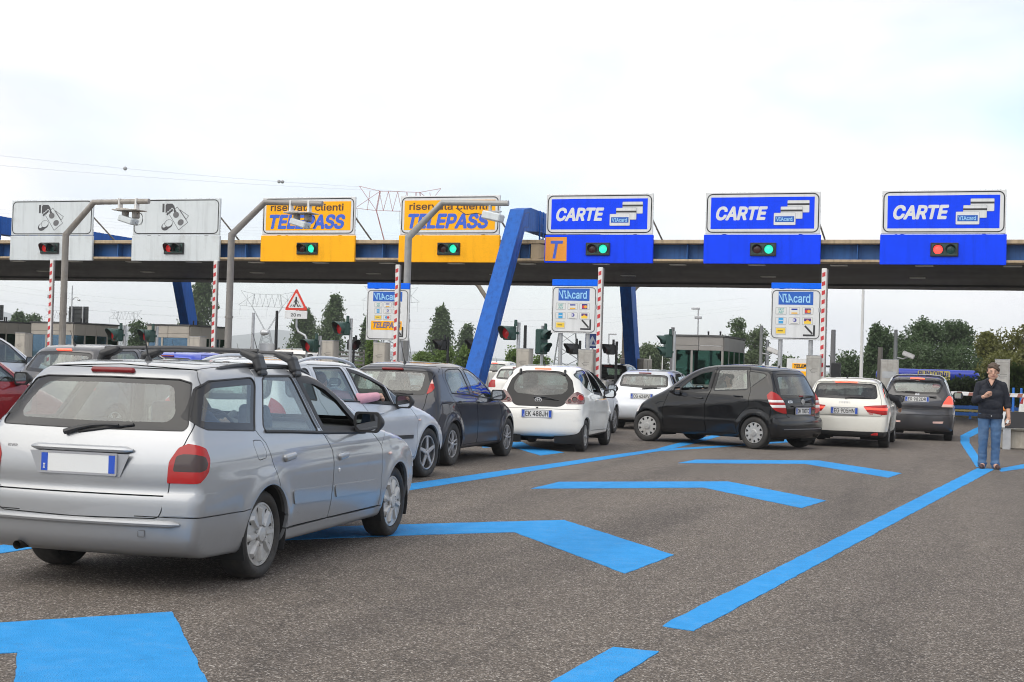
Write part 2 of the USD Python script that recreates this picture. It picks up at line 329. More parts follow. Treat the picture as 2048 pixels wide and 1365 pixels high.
# ------------------------------------------------------------------ ground, asphalt, paint
def disc(r0, r1, n=96, z=0.0, steps=24):
    rr = np.geomspace(max(r0, 1.0), r1, steps); a = np.arange(n) * 2 * np.pi / n
    v = np.stack([rr[:, None] * np.cos(a), rr[:, None] * np.sin(a), np.full((steps, n), z)], -1).reshape(-1, 3)
    f = []
    for i in range(steps - 1):
        for j in range(n):
            p, q = i * n + j, i * n + (j + 1) % n
            f += [(p, p + n, q + n), (p, q + n, q)]
    v = np.vstack([v, (0, 0, z)]); f += [(len(v) - 1, j, (j + 1) % n) for j in range(n)]
    return trimesh.Trimesh(v, f, process=False)
GRASS_LAND = pm('dry_grass_land', (0.085, 0.095, 0.035), 0.9, var=0.35, vscale=0.05)
tag(obj('ground', mv(disc(1, 5000), 0, 0, -0.03), GRASS_LAND, smooth=True), kind='structure')

def asphalt_material(name, wear_paint=None):
    N = {'tc': ('texture_coordinate', {}), 'geo': ('geometry', {}),
         'v': ('voronoi_texture', {'scale': 120.0, 'feature': 'f1'}), 'vr': ('rgb_ramp', {'ramp': [(0.0, (0.050, 0.042, 0.036)), (0.35, (0.088, 0.074, 0.063)), (0.66, (0.130, 0.110, 0.094)), (0.88, (0.21, 0.182, 0.157)), (0.95, (0.32, 0.29, 0.265)), (1.0, (0.48, 0.45, 0.42))]}),
         'sepc': ('separate_color', {'color_type': 'rgb'}),
         'n2': ('noise_texture', {'scale': 46.0, 'detail': 6.0, 'roughness': 0.7}), 'r2': ('rgb_ramp', {'ramp': [(0.3, (0.62, 0.62, 0.62)), (0.7, (1.35, 1.33, 1.30))]}),
         'm1': ('mix', {'mix_type': 'multiply', 'fac': 1.0}),
         'vrot': ('vector_rotate', {'rotate_type': 'z_axis', 'angle': math.radians(18.3)}), 'map3': ('mapping', {'scale': (1.0, 0.10, 1.0)}),
         'n3': ('noise_texture', {'scale': 0.9, 'detail': 5.0, 'roughness': 0.55, 'distortion': 0.4}), 'r3': ('rgb_ramp', {'ramp': [(0.30, (0.66, 0.66, 0.67)), (0.46, (0.95, 0.95, 0.95)), (0.60, (1.06, 1.06, 1.05)), (0.75, (1.25, 1.23, 1.20))]}),
         'm2': ('mix', {'mix_type': 'multiply', 'fac': 1.0}),
         'n5': ('noise_texture', {'scale': 1.7, 'detail': 7.0, 'roughness': 0.7}), 'r5': ('rgb_ramp', {'ramp': [(0.2, (0.80, 0.80, 0.80)), (0.5, (1.0, 1.0, 1.0)), (0.8, (1.10, 1.10, 1.09))]}),
         'm3': ('mix', {'mix_type': 'multiply', 'fac': 1.0}),
         'cmap': ('mapping', {'scale': (.30, .13, 1.0)}), 'cn': ('noise_texture', {'scale': 1.3, 'detail': 5.0, 'roughness': .6}), 'cmix': ('mix', {'mix_type': 'mix', 'fac': .16}), 'cv': ('voronoi_texture', {'scale': 1.0, 'feature': 'distance_to_edge'}), 'cr': ('map_range', {'from_min': 0.001, 'from_max': 0.005, 'to_min': 0.78, 'to_max': 1.0, 'clamp': True}), 'm4': ('mix', {'mix_type': 'multiply', 'fac': 1.0}),
         'on': ('noise_texture', {'scale': 3.2, 'detail': 6.0, 'roughness': .6}), 'orr': ('map_range', {'from_min': 0.66, 'from_max': 0.74, 'to_min': 1.0, 'to_max': 0.55, 'clamp': True}), 'm5': ('mix', {'mix_type': 'multiply', 'fac': 1.0}),
         'b': ('bump', {'strength': 0.9, 'distance': 0.006}), 'p': ('principled_bsdf', {'roughness': 0.82, 'specular_ior_level': 0.35})}
    Lk = [('geo.position', 'v.vector'), ('v.color', 'sepc.color'), ('sepc.r', 'vr.fac'), ('geo.position', 'n2.vector'), ('n2.fac', 'r2.fac'), ('vr.color', 'm1.color1'), ('r2.color', 'm1.color2'),
          ('geo.position', 'vrot.vector'), ('vrot.vector', 'map3.vector'), ('map3.vector', 'n3.vector'), ('n3.fac', 'r3.fac'), ('m1.color', 'm2.color1'), ('r3.color', 'm2.color2'),
          ('geo.position', 'n5.vector'), ('n5.fac', 'r5.fac'), ('m2.color', 'm3.color1'), ('r5.color', 'm3.color2'),
          ('vrot.vector', 'cmap.vector'), ('geo.position', 'cn.vector'), ('cmap.vector', 'cmix.color1'), ('cn.color', 'cmix.color2'), ('cmix.color', 'cv.vector'), ('cv.distance', 'cr.value'), ('m3.color', 'm4.color1'), ('cr.result', 'm4.color2'), ('geo.position', 'on.vector'), ('on.fac', 'orr.value'), ('m4.color', 'm5.color1'), ('orr.result', 'm5.color2'),
          ('v.distance', 'b.height'), ('b.normal', 'p.normal')]
    if wear_paint is None:
        return usdkit.material(stage, f'/World/Looks/{name}', N, Lk + [('m5.color', 'p.base_color')], surface='p.BSDF')
    # paint on the asphalt: worn through on the high stones, dusty, with a faint roller texture
    N.update({'pw': ('noise_texture', {'scale': 75.0, 'detail': 8.0, 'roughness': 0.75}), 'pb': ('noise_texture', {'scale': 1.1, 'detail': 4.0, 'roughness': 0.6}),
              'ps': ('math', {'math_type': 'multiply_add', 'value2': 0.30, 'value3': -0.15}), 'pa': ('math', {'math_type': 'add'}),
              'pt': ('map_range', {'from_min': 0.605, 'from_max': 0.68, 'to_min': 0.0, 'to_max': 1.0, 'clamp': True}),
              'pc': ('rgb_ramp', {'ramp': [(0.25, tuple(c * 0.80 for c in wear_paint)), (0.55, wear_paint), (0.8, tuple(min(1, c * 1.12 + 0.01) for c in wear_paint))]}),
              'pm': ('mix', {'mix_type': 'mix'}), 'pw2': ('mix', {'mix_type': 'multiply', 'fac': 0.55}), 'pdust': ('mix', {'mix_type': 'mix', 'color2': (0.10, 0.24, 0.42)}), 'pdf': ('map_range', {'from_min': 0.50, 'from_max': 0.8, 'to_min': 0.0, 'to_max': 0.55, 'clamp': True}),
              'pn': ('noise_texture', {'scale': 5.0, 'detail': 8.0, 'roughness': 0.7})})
    Lk += [('geo.position', 'pw.vector'), ('geo.position', 'pb.vector'), ('pb.fac', 'ps.value1'), ('pw.fac', 'pa.value1'), ('ps.value', 'pa.value2'), ('pa.value', 'pt.value'),
           ('geo.position', 'pn.vector'), ('pn.fac', 'pc.fac'), ('pn.fac', 'pdf.value'), ('pc.color', 'pdust.color1'), ('pdf.result', 'pdust.fac'), ('pt.result', 'pm.fac'), ('pdust.color', 'pw2.color1'), ('r3.color', 'pw2.color2'), ('pw2.color', 'pm.color1'), ('m5.color', 'pm.color2'), ('pm.color', 'p.base_color')]
    return usdkit.material(stage, f'/World/Looks/{name}', N, Lk, surface='p.BSDF')
ASPHALT = asphalt_material('asphalt')
BLUE_PAINT = asphalt_material('blue_road_paint', (0.016, 0.275, 0.66))
_p = Polygon([pw(-75, -45)[:2], pw(60, -45)[:2], pw(45, 60)[:2], pw(22, 190)[:2], pw(-30, 190)[:2], pw(-75, 75)[:2]])
tag(obj('asphalt', extrude(_p, 0.03, 'xy', -0.03), ASPHALT, smooth=False), kind='structure')
def _jag(pts, amp=0.012, step=0.07, seed=0):
    """Painted edges wander by a centimetre."""
    pg = Polygon(pts); L = pg.exterior.length; n = max(8, int(L / step)); out = []
    for k in range(n):
        q = pg.exterior.interpolate(k * L / n); out.append((q.x, q.y))
    out = np.array(out + [c[:2] for c in pts]); 
    d = np.array([pg.exterior.project(Point(*c)) for c in out]); out = out[np.argsort(d)]
    w = (meshkit.fbm(np.c_[out * 9, np.full(len(out), seed)], 3, seed) - 0.5) * 2 * amp
    w2 = (meshkit.fbm(np.c_[out * 9 + 40, np.full(len(out), seed)], 3, seed + 5) - 0.5) * 2 * amp
    return Polygon(out + np.c_[w, w2]).buffer(0)
def marking(name, pix, label, cat='road marking', group=None, seed=0, extend=None):
    pts = [ground_at(x, y)[:2] for x, y in pix]
    if extend: pts = extend(pts)
    pg = _jag(pts, seed=seed)
    o = obj(name, extrude(pg, 0.004, 'xy', 0.0), BLUE_PAINT, smooth=False)
    tag(o, label, cat, group); return pts
marking('road_chevron', [(-240, 1262), (345, 1225), (415, 1365), (445, 1425), (20, 1425), (30, 1365), (35, 1306), (-260, 1318)], 'blue painted chevron nearest the viewer, below the silver estate car', group='blue chevrons on the asphalt', seed=1)
marking('road_chevron', [(470, 1068), (560, 1058), (800, 1050), (1128, 1041), (1348, 1111), (1249.7, 1148), (1028, 1065), (795, 1072), (470, 1085)], 'blue painted chevron running under the front wheel of the silver estate car', group='blue chevrons on the asphalt', seed=2)
marking('road_chevron', [(1062.4, 978), (1117.7, 964.6), (1455.5, 963.6), (1651.5, 1002), (1603, 1016.8), (1406.9, 975.9)], 'blue painted chevron lying clear on the asphalt, the middle of the three in a row', group='blue chevrons on the asphalt', seed=3)
marking('road_chevron', [(1355.7, 926.8), (1391.5, 920.1), (1637, 921.6), (1802.5, 947.2), (1777, 956), (1609, 928.3)], 'blue painted chevron just behind the black hatchback that stands crosswise', group='blue chevrons on the asphalt', seed=4)
marking('road_chevron', [(960, 889), (1020, 885.5), (1045, 884.5), (1060, 893), (1128, 905.5), (1081, 911.7), (1058, 905), (1020, 893), (965, 896)], 'blue painted chevron half under the white hatchback', group='blue chevrons on the asphalt', seed=5)
marking('lane_line', [(1323, 1253), (1340, 1243), (1955, 937), (1990, 938.5), (1387, 1263.5)], 'long blue line on the right, ending at the feet of the standing man', 'road marking', seed=6)
marking('lane_line', [(1228, 1296), (1318, 1304), (1225, 1365), (1120, 1440), (1000, 1440), (1100, 1365)], 'short piece of blue line at the bottom edge of the picture', 'road marking', seed=7)
marking('lane_line', [(1996, 938.3), (2048, 929), (2130, 917), (2130, 925), (2048, 937.5), (2002, 944)], 'pale blue line leading right from the feet of the standing man', 'road marking', seed=8)
marking('lane_line', [(1953, 935), (1921, 886), (1921, 872), (1948, 858), (1990, 842), (1994, 848), (1960, 865), (1939, 876), (1939, 886), (1972, 935)], 'bent blue line behind the standing man', 'road marking', seed=9)
marking('lane_line', [(-200, 1140), (0, 1092), (820, 968), (1310, 899), (1363, 885), (1450, 866), (1458, 868), (1395, 886), (1330, 901), (820, 981), (0, 1108), (-200, 1158)], 'long blue line passing behind the silver estate and under the black hatchback', 'road marking', seed=10)
marking('lane_line', [(1326, 902.5), (1340, 898), (1450, 891.5), (1570, 880), (1660, 868), (1662, 871), (1576, 885.5), (1455, 894.2)], 'blue branch line that forks off beneath the black hatchback', 'road marking', seed=11)

# ------------------------------------------------------------------ gantry with its canopy
DS = 44.1
GL, GR = -78.0, 24.0
canopy = pthing('toll_canopy', 'long brown toll plaza canopy with a beige and blue channel edge', 'canopy', 0, DS)
obj('roof_slab', bx(GL, GR, 0.62, 14.0, 5.06, 5.55), SOFFIT, canopy, smooth=False)
obj('soffit_edge', bx(GL, GR, 12.2, 14.2, 4.98, 5.057), SOFFIT, canopy, smooth=False)
obj('top_flange', bx(GL, GR, 0.05, 0.75, 5.555, 5.68, 0.012), BEIGE, canopy, smooth=False)
obj('bottom_flange', bx(GL, GR, 0.0, 0.75, 4.97, 5.05, 0.012), BEIGE, canopy, smooth=False)
obj('web', bx(GL, GR, 0.52, 0.617, 5.052, 5.553), WEB_BLUE, canopy, smooth=False)
for g in np.arange(GL + 2, GR, 2.69):
    if -58 < g < 4: obj('stiffener', bx(g - .01, g + .01, 0.20, 0.518, 5.053, 5.552), WEB_BLUE, canopy, smooth=False)
for g in np.arange(-60.6, 6, 2.69):
    o = obj('downlight', bx(g - .28, g + .28, 2.2, 2.5, 5.03, 5.062, 0.01), LAMP_GLASS, canopy, smooth=False)
for g in np.arange(-61, 6, 5.38):
    obj('downlight', bx(g - .28, g + .28, 7.9, 8.2, 5.03, 5.062, 0.01), LAMP_GLASS, canopy, smooth=False)
for k, g in enumerate((-36.75, -14.3, 8.15)):
    where = ['behind the two white cash signs at the left', 'in the middle, beside the blue CARTE sign with the orange T', 'beyond the rightmost toll sign'][k]
    t = pthing('blue_portal_frame', f'blue steel portal frame {where}', 'steel frame', g, DS, group=None)
    prof = Polygon([(-5.5, 0), (-4.65, 0), (-0.62, 5.9), (1.0, 6.05), (13.2, 6.05), (14.6, 5.2), (16.7, 0), (17.5, 0), (15.3, 5.7), (13.5, 6.75), (0.0, 6.75), (-0.72, 6.62)])
    m = extrude(prof, 0.50, 'yz', -0.25)
    leg_f = prof.intersection(sbox(-7, -1, -0.05, 8)); leg_r = prof.intersection(sbox(14.0, -1, 19, 8)); beam = prof.intersection(sbox(-0.046, -1, 13.996, 8))
    obj('front_leg', extrude(leg_f, 0.50, 'yz', -0.25), BEAM_BLUE, t, smooth=False)
    obj('rear_leg', extrude(leg_r, 0.50, 'yz', -0.25), BEAM_BLUE, t, smooth=False)
    obj('top_beam', extrude(beam, 0.50, 'yz', -0.25), BEAM_BLUE, t, smooth=False)
    obj('seam', extrude(leg_f.buffer(-0.14).exterior.buffer(0.012).intersection(leg_f), 0.004, 'yz', 0.25), pm('seam_blue', (0.006, 0.04, 0.18), 0.5), t, smooth=False)
    obj('footing', bx(-0.55, 0.55, -6.0, -4.2, 0, 0.35, 0.03), CONCRETE, t, smooth=False)
    obj('footing', bx(-0.55, 0.55, 16.3, 18.0, 0, 1.9, 0.03), CONCRETE, t, smooth=False)
    for s in (-1, 1):
        br = Polygon([(0.28 * s, 0.15), (1.05 * s, 0.4), (1.05 * s, 0.62), (0.28 * s, 0.62)])
        obj('bracket', extrude(Polygon([(0.26 * s, 5.06), (0.50 * s, 5.06), (1.0 * s, 5.12), (1.0 * s, 5.47), (0.50 * s, 5.55), (0.26 * s, 5.55)]), 0.42, 'xz', 0.09), BEIGE, t, smooth=False)
    rail = [bar((0.30, 0.9 + q, 5.69), (0.30, 0.9 + q, 6.75), .04, .04, (1, 0, 0)) for q in (0, .4)] + [bar((0.30, 0.9, 5.8 + .25 * q), (0.30, 1.3, 5.8 + .25 * q), .03, .03) for q in range(4)]
    obj('ladder', rail, BEAM_BLUE, t, smooth=False)

def italic(s, h, x, z, w, y, slant=0.2, fat=5): return text(s, h, x, z, y, 0.003, True, slant, w, fat=fat)
def signal_pair(parent, x, z, state, hoods):
    """Housing with a red and a green lamp side by side, set in the lower panel."""
    hs = obj('signal_housing', [bx(x - .41, x + .41, -0.12, -0.065, z - .21, z + .21, 0.01)], SIG_BLACK, parent, smooth=False)
    obj('signal_plate', bx(x - .36, x + .36, -0.128, -0.121, z - .165, z + .165), SIG_GREEN, hs, smooth=False)
    for s, name, on, off in ((-1, 'red_lamp', LENS_RED_ON, LENS_RED_OFF), (1, 'green_lamp', LENS_GREEN_ON, LENS_GREEN_OFF)):
        lit = (state == 'red' and s < 0) or (state == 'green' and s > 0)
        m = on if lit else off
        if state == 'redside' and s < 0: m = LENS_RED_SIDE
        lx = x + s * .185
        dome_ = revolve([(0.0, 0.03), (0.06, 0.026), (0.11, 0.014), (0.138, 0.0), (0.0, 0.0)], 28)
        d = rot(dome_, 90, (1, 0, 0)); obj(name, mv(d, lx, -0.13, z), m, hs)
        n = 18; a = np.linspace(-0.25 * np.pi, 1.25 * np.pi, n); v = []; dep = hoods
        for th in a:
            dd = dep * (0.45 + 0.55 * max(0, math.sin(th)))
            for r_, yy in ((0.152, 0), (0.152, -dd), (0.160, -dd), (0.160, 0)): v.append((lx + r_ * math.cos(th), -0.13 + yy, z + r_ * math.sin(th)))
        f = []
        for i in range(n - 1):
            for j in range(4): p, q = i * 4 + j, i * 4 + (j + 1) % 4; f += [(p, q, q + 4), (p, q + 4, p + 4)]
        obj('hood', trimesh.Trimesh(v, f, process=False), SIG_BLACK, hs)
def gantry_sign(g, kind, label, state, extra_t=False, hoods=0.2):
    t = pthing('gantry_sign', label, 'sign', g, DS)
    w, z0, z1 = 1.815, 5.85, 7.19
    obj('upper_panel', bx(-w, w, -0.06, 0.04, z0, z1, 0.012), WHITE_SIGN if kind != 'cash' else GREY_SIGN, t, smooth=False)
    low = {'cash': GREY_SIGN, 'tele': SIGN_YELLOW, 'carte': SIGN_BLUE}[kind]
    obj('lower_panel', bx(-w - .03, w + .03, -0.065, 0.04, 4.90, z0 - 0.02, 0.012), low, t, smooth=False)
    Y = -0.064
    bd = rrect(-w + .04, z0 + .04, w - .04, z1 - .045, .19); obj('border_line', extrude(bd.difference(bd.buffer(-0.035)), 0.004, 'xz', Y), BLACK_SIGN, t, smooth=False)
    if kind == 'carte':
        obj('blue_field', extrude(sbox(-w + .175, z0 + .165, w - .185, z1 - .165), 0.004, 'xz', Y), SIGN_BLUE, t, smooth=False)
        obj('lettering', italic('CARTE', 0.385, -w + .31, z0 + .47, 1.60, Y - .004), WHITE_SIGN, t, smooth=False)
        for j, (cx, cz) in enumerate(((2.60, .675), (2.39, .475), (2.18, .276))):
            x0 = -w + cx; yy = Y - .004 - .004 * j
            c = obj('card_picture', extrude(rrect(x0, z0 + cz, x0 + .69, z0 + cz + .395, .03), 0.003, 'xz', yy), WHITE_SIGN, t, smooth=False)
            e = rrect(x0, z0 + cz, x0 + .69, z0 + cz + .395, .03); obj('card_edge', extrude(e.difference(e.buffer(-.008)), 0.001, 'xz', yy - .001), pm('card_edge_grey', (0.2, 0.22, 0.27), 0.5), c, smooth=False)
            if j < 2: obj('card_stripe', extrude(sbox(x0 + .002, z0 + cz + .235, x0 + .688, z0 + cz + .295), 0.0012, 'xz', yy - .0025), BLACK_SIGN, c, smooth=False)
            else:
                obj('card_field', extrude(sbox(x0 + .05, z0 + cz + .10, x0 + .64, z0 + cz + .285), 0.001, 'xz', yy - .0025), LOGO_BLUE, c, smooth=False)
                obj('card_lettering', text('VIAcard', 0.115, x0 + .09, z0 + cz + .135, yy - .004, 0.001, True, -0.1, 0.50), LOGO_PALE, c, smooth=False)
    elif kind == 'tele':
        obj('yellow_field', extrude(sbox(-w + .15, z0 + .16, w - .16, z1 - .16), 0.004, 'xz', Y), SIGN_YELLOW, t, smooth=False)
        obj('small_lettering', text('riservata', 0.225, -w + .33, z0 + .86, Y - .004, 0.003, True, 0, 1.60), BROWN_PRINT, t, smooth=False); obj('small_lettering', text('clienti', 0.225, -w + 2.08, z0 + .86, Y - .004, 0.003, True, 0, 1.11), BROWN_PRINT, t, smooth=False)
        obj('lettering', italic('TELEPASS', 0.45, -w + .22, z0 + .24, 2.98, Y - .004), TELE_BLUE, t, smooth=False)
    else:
        k = lambda pts: Polygon([(-w + (x - 140) / 296.0, z0 + (575 - y) / 336.0) for x, y in pts])
        ck = lambda x, y, rx, ry, a=0: affinity.translate(affinity.rotate(affinity.scale(Point(0, 0).buffer(1, 24), rx / 296.0, ry / 336.0), a), -w + (x - 140) / 296.0, z0 + (575 - y) / 336.0)
        DK = pm('dark_grey_print', (0.06, 0.06, 0.065), 0.5); MG = pm('mid_grey_print', (0.13, 0.13, 0.135), 0.5)
        n2 = k([(722, 262), (832, 338), (805, 382)]); n1 = k([(590, 315), (690, 228), (825, 420), (715, 512)])
        ln = unary_union([n2.exterior.buffer(.008), n1.exterior.buffer(.008)])
        hand = unary_union([k([(545, 205), (560, 187), (628, 187), (652, 215), (668, 262), (690, 300), (660, 310), (640, 262), (600, 262), (560, 300), (545, 298)]), k([(505, 187), (530, 187), (530, 292), (505, 292)])])
        fingers = unary_union([affinity.rotate(k([(x - 11, y - 18), (x + 11, y - 18), (x + 11, y + 18), (x - 11, y + 18)]), -35) for x, y in ((574, 312), (600, 292), (624, 270))])
        gap = fingers.buffer(.03)
        coins = unary_union([ck(550, 470, 52, 46, 20), ck(585, 440, 54, 50, 20)]).difference(unary_union([ck(588, 428, 46, 40, 20), ck(538, 455, 30, 22, 40)]))
        ring = ck(588, 428, 50, 44, 20); coins = unary_union([coins.difference(ring), ring.difference(ring.buffer(-.012))])
        obj('hand_picture', extrude(unary_union([hand.difference(gap), fingers]), 0.003, 'xz', Y), DK, t, smooth=False)
        obj('note_picture', extrude(ln.difference(hand.buffer(.01)).difference(gap), 0.003, 'xz', Y), DK, t, smooth=False)
        obj('note_picture', extrude(unary_union([ck(677, 325, 36, 38, 0), ck(738, 418, 38, 36, 30)]), 0.003, 'xz', Y - .0005), MG, t, smooth=False)
        obj('coin_picture', extrude(coins, 0.003, 'xz', Y), DK, t, smooth=False)
    if extra_t:
        obj('orange_square', extrude(sbox(-w + .0, 4.96, -w + .74, 5.76), 0.004, 'xz', -0.07), SIGN_ORANGE, t, smooth=False)
        obj('letter', text('T', 0.56, -w + .10, 5.06, -0.075, 0.004, True, 0.16, 0.42), TELE_BLUE, t, smooth=False)
    signal_pair(t, {'carte': 0.06, 'tele': 0.02, 'cash': -0.02}[kind] if not extra_t else 0.0, 5.36, state, hoods)
    for s in (-1, 1):
        obj('rear_brace', tube([(s * 1.6, 0.045, 6.7), (s * 1.62 + .25, 1.5, 5.68)], 0.03, 8), GREY_POLE, t)
        obj('rear_post', bx(s * 1.2 - .05, s * 1.2 + .05, 0.045, 0.145, 5.0, 7.1), GREY_POLE, t, smooth=False)
gantry_sign(-33.05, 'cash', 'white cash sign with hand, banknote and coins, leftmost on the canopy', 'redside', hoods=.30)
gantry_sign(-27.66, 'cash', 'white cash sign with hand, banknote and coins, next to the yellow signs', 'redside', hoods=.30)
gantry_sign(-22.30, 'tele', 'yellow TELEPASS lane sign nearer the white cash signs', 'green', hoods=.24)
gantry_sign(-16.95, 'tele', 'yellow TELEPASS lane sign nearer the blue portal leg', 'green', hoods=.22)
gantry_sign(-11.67, 'carte', 'blue CARTE sign with a small orange T square at its lower left', 'green', True, hoods=.14)
gantry_sign(-6.32, 'carte', 'blue CARTE sign with green light and no orange square', 'green', hoods=.12)
gantry_sign(-0.83, 'carte', 'blue CARTE sign showing a red light, rightmost on the canopy', 'red', hoods=.12)
# ------------------------------------------------------------------ cars: a body field, its skin, and parts cut out of the skin
RUBBER = pm('black_rubber', (0.012, 0.012, 0.013), 0.55)
TYRE = pm('tyre_rubber', (0.022, 0.021, 0.020), 0.72, var=0.25, vscale=9.0, dirt=(0.075, 0.065, 0.055), dscale=5.0, dlo=0.5, dhi=0.8)
FRIT = pm('black_glass_border', (0.022, 0.022, 0.023), 0.10, coat=0.0, spec=.42)
TRIM = pm('cabin_trim', (0.06, 0.059, 0.057), 0.7, var=0.1)
TRIM_DARK = pm('dark_cabin_trim', (0.030, 0.030, 0.032), 0.6, var=0.1)
SEAT_BLUE = pm('seat_cloth_blue', (0.05, 0.075, 0.12), 0.85, var=0.2, vscale=14)
SEAT_GREY = pm('seat_cloth_grey', (0.05, 0.05, 0.052), 0.85, var=0.2, vscale=14)
UNDER = pm('underbody_black', (0.012, 0.012, 0.012), 0.85)
ALLOY = pm('alloy_silver', (0.52, 0.52, 0.53), 0.34, metal=0.75, coat=0.4, var=0.06, vscale=6.0, dirt=(0.18, 0.15, 0.12), dscale=7.0, dlo=0.52, dhi=0.8)
HUBCAP = pm('hubcap_silver', (0.50, 0.50, 0.49), 0.40, metal=0.5, coat=0.3, var=0.08, vscale=6.0, dirt=(0.2, 0.17, 0.14), dscale=6.0, dlo=0.5, dhi=0.8)
WELL = pm('wheel_inner_dark', (0.02, 0.02, 0.02), 0.6)
CHROME = pm('chrome', (0.75, 0.75, 0.76), 0.08, metal=1.0)
MIRROR = pm('mirror_glass', (0.80, 0.83, 0.86), 0.02, metal=1.0)
GLASS_CLEAR = glass('car_glass', (0.74, 0.82, 0.79), 1.52, 0.0, 0.05, .008)
GLASS_TINT = glass('car_glass_rear', (0.60, 0.70, 0.67), 1.55, 0.0, 0.055, .014)
GLASS_DARK = glass('car_glass_dark', (0.28, 0.34, 0.34), 1.52, 0.0, 0.02, .008)
LENS_TAIL = lens('tail_lens_red', (0.33, 0.007, 0.006), 0.01)
LENS_TAIL_ON = lens('tail_lens_red_lit', (0.85, 0.05, 0.03), 0.9)
LENS_TAIL_DARK = lens('tail_lens_smoked', (0.035, 0.018, 0.016), 0.0)
LENS_AMBER = lens('tail_lens_pale', (0.72, 0.48, 0.42), 0.0)
LENS_CLEAR = lens('tail_lens_clear', (0.78, 0.74, 0.72), 0.0)
LENS_BRAKE = lens('third_lamp_red', (0.17, 0.006, 0.008), 0.0)
LENS_BRAKE_ON = lens('third_lamp_red_lit', (0.9, 0.09, 0.05), 1.6)
PLATE_W = pm('plate_white', (0.66, 0.66, 0.64), 0.4)
PLATE_B = pm('plate_blue', (0.015, 0.07, 0.42), 0.4)
PLATE_K = pm('plate_black', (0.02, 0.02, 0.022), 0.4)
BADGE = pm('badge_metal', (0.75, 0.75, 0.76), 0.25, metal=0.6)

def sstep(a, b, x):
    t = np.clip((x - a) / (b - a), 0, 1); return t * t * (3 - 2 * t)
def chaikin(pts, n=3):
    p = np.asarray(pts, float)
    for _ in range(n):
        q = np.roll(p, -1, 0); p = np.stack([0.75 * p + 0.25 * q, 0.25 * p + 0.75 * q], 1).reshape(-1, 2)
    return p
def man(v, f): return Manifold(MMesh(vert_properties=np.ascontiguousarray(v, np.float32), tri_verts=np.ascontiguousarray(f, np.uint32)))
def csec(poly):
    loops = []
    for g in getattr(poly, 'geoms', [poly]):
        loops.append(np.array(g.exterior.coords)[:-1]); loops += [np.array(i.coords)[:-1] for i in g.interiors]
    return CrossSection(loops, manifold3d.FillRule.EvenOdd)
def pr_side(poly, s, v0=0.25, v1=1.35):
    m = csec(poly).extrude(v1 - v0)
    return m.transform(np.array([[1, 0, 0, 0], [0, 0, s, s * v0], [0, 1, 0, 0]], float))
def pr_rear(poly, u0, u1):
    return csec(poly).extrude(u1 - u0).transform(np.array([[0, 0, 1, u0], [1, 0, 0, 0], [0, 1, 0, 0]], float))
def mbox(x0, x1, y0, y1, z0, z1): return Manifold.cube((x1 - x0, y1 - y0, z1 - z0)).translate((x0, y0, z0))
def mirror_poly(half):
    """A shape symmetric about v = 0 from its half with v >= 0 (first and last points on the axis)."""
    h = [tuple(p) for p in half]; return Polygon(h + [(-v, z) for v, z in h[::-1] if v > 1e-6])
def rounded(poly, r): return poly.buffer(-r, quad_segs=4).buffer(2 * r, quad_segs=4).buffer(-r, quad_segs=4) if r > 0 else poly

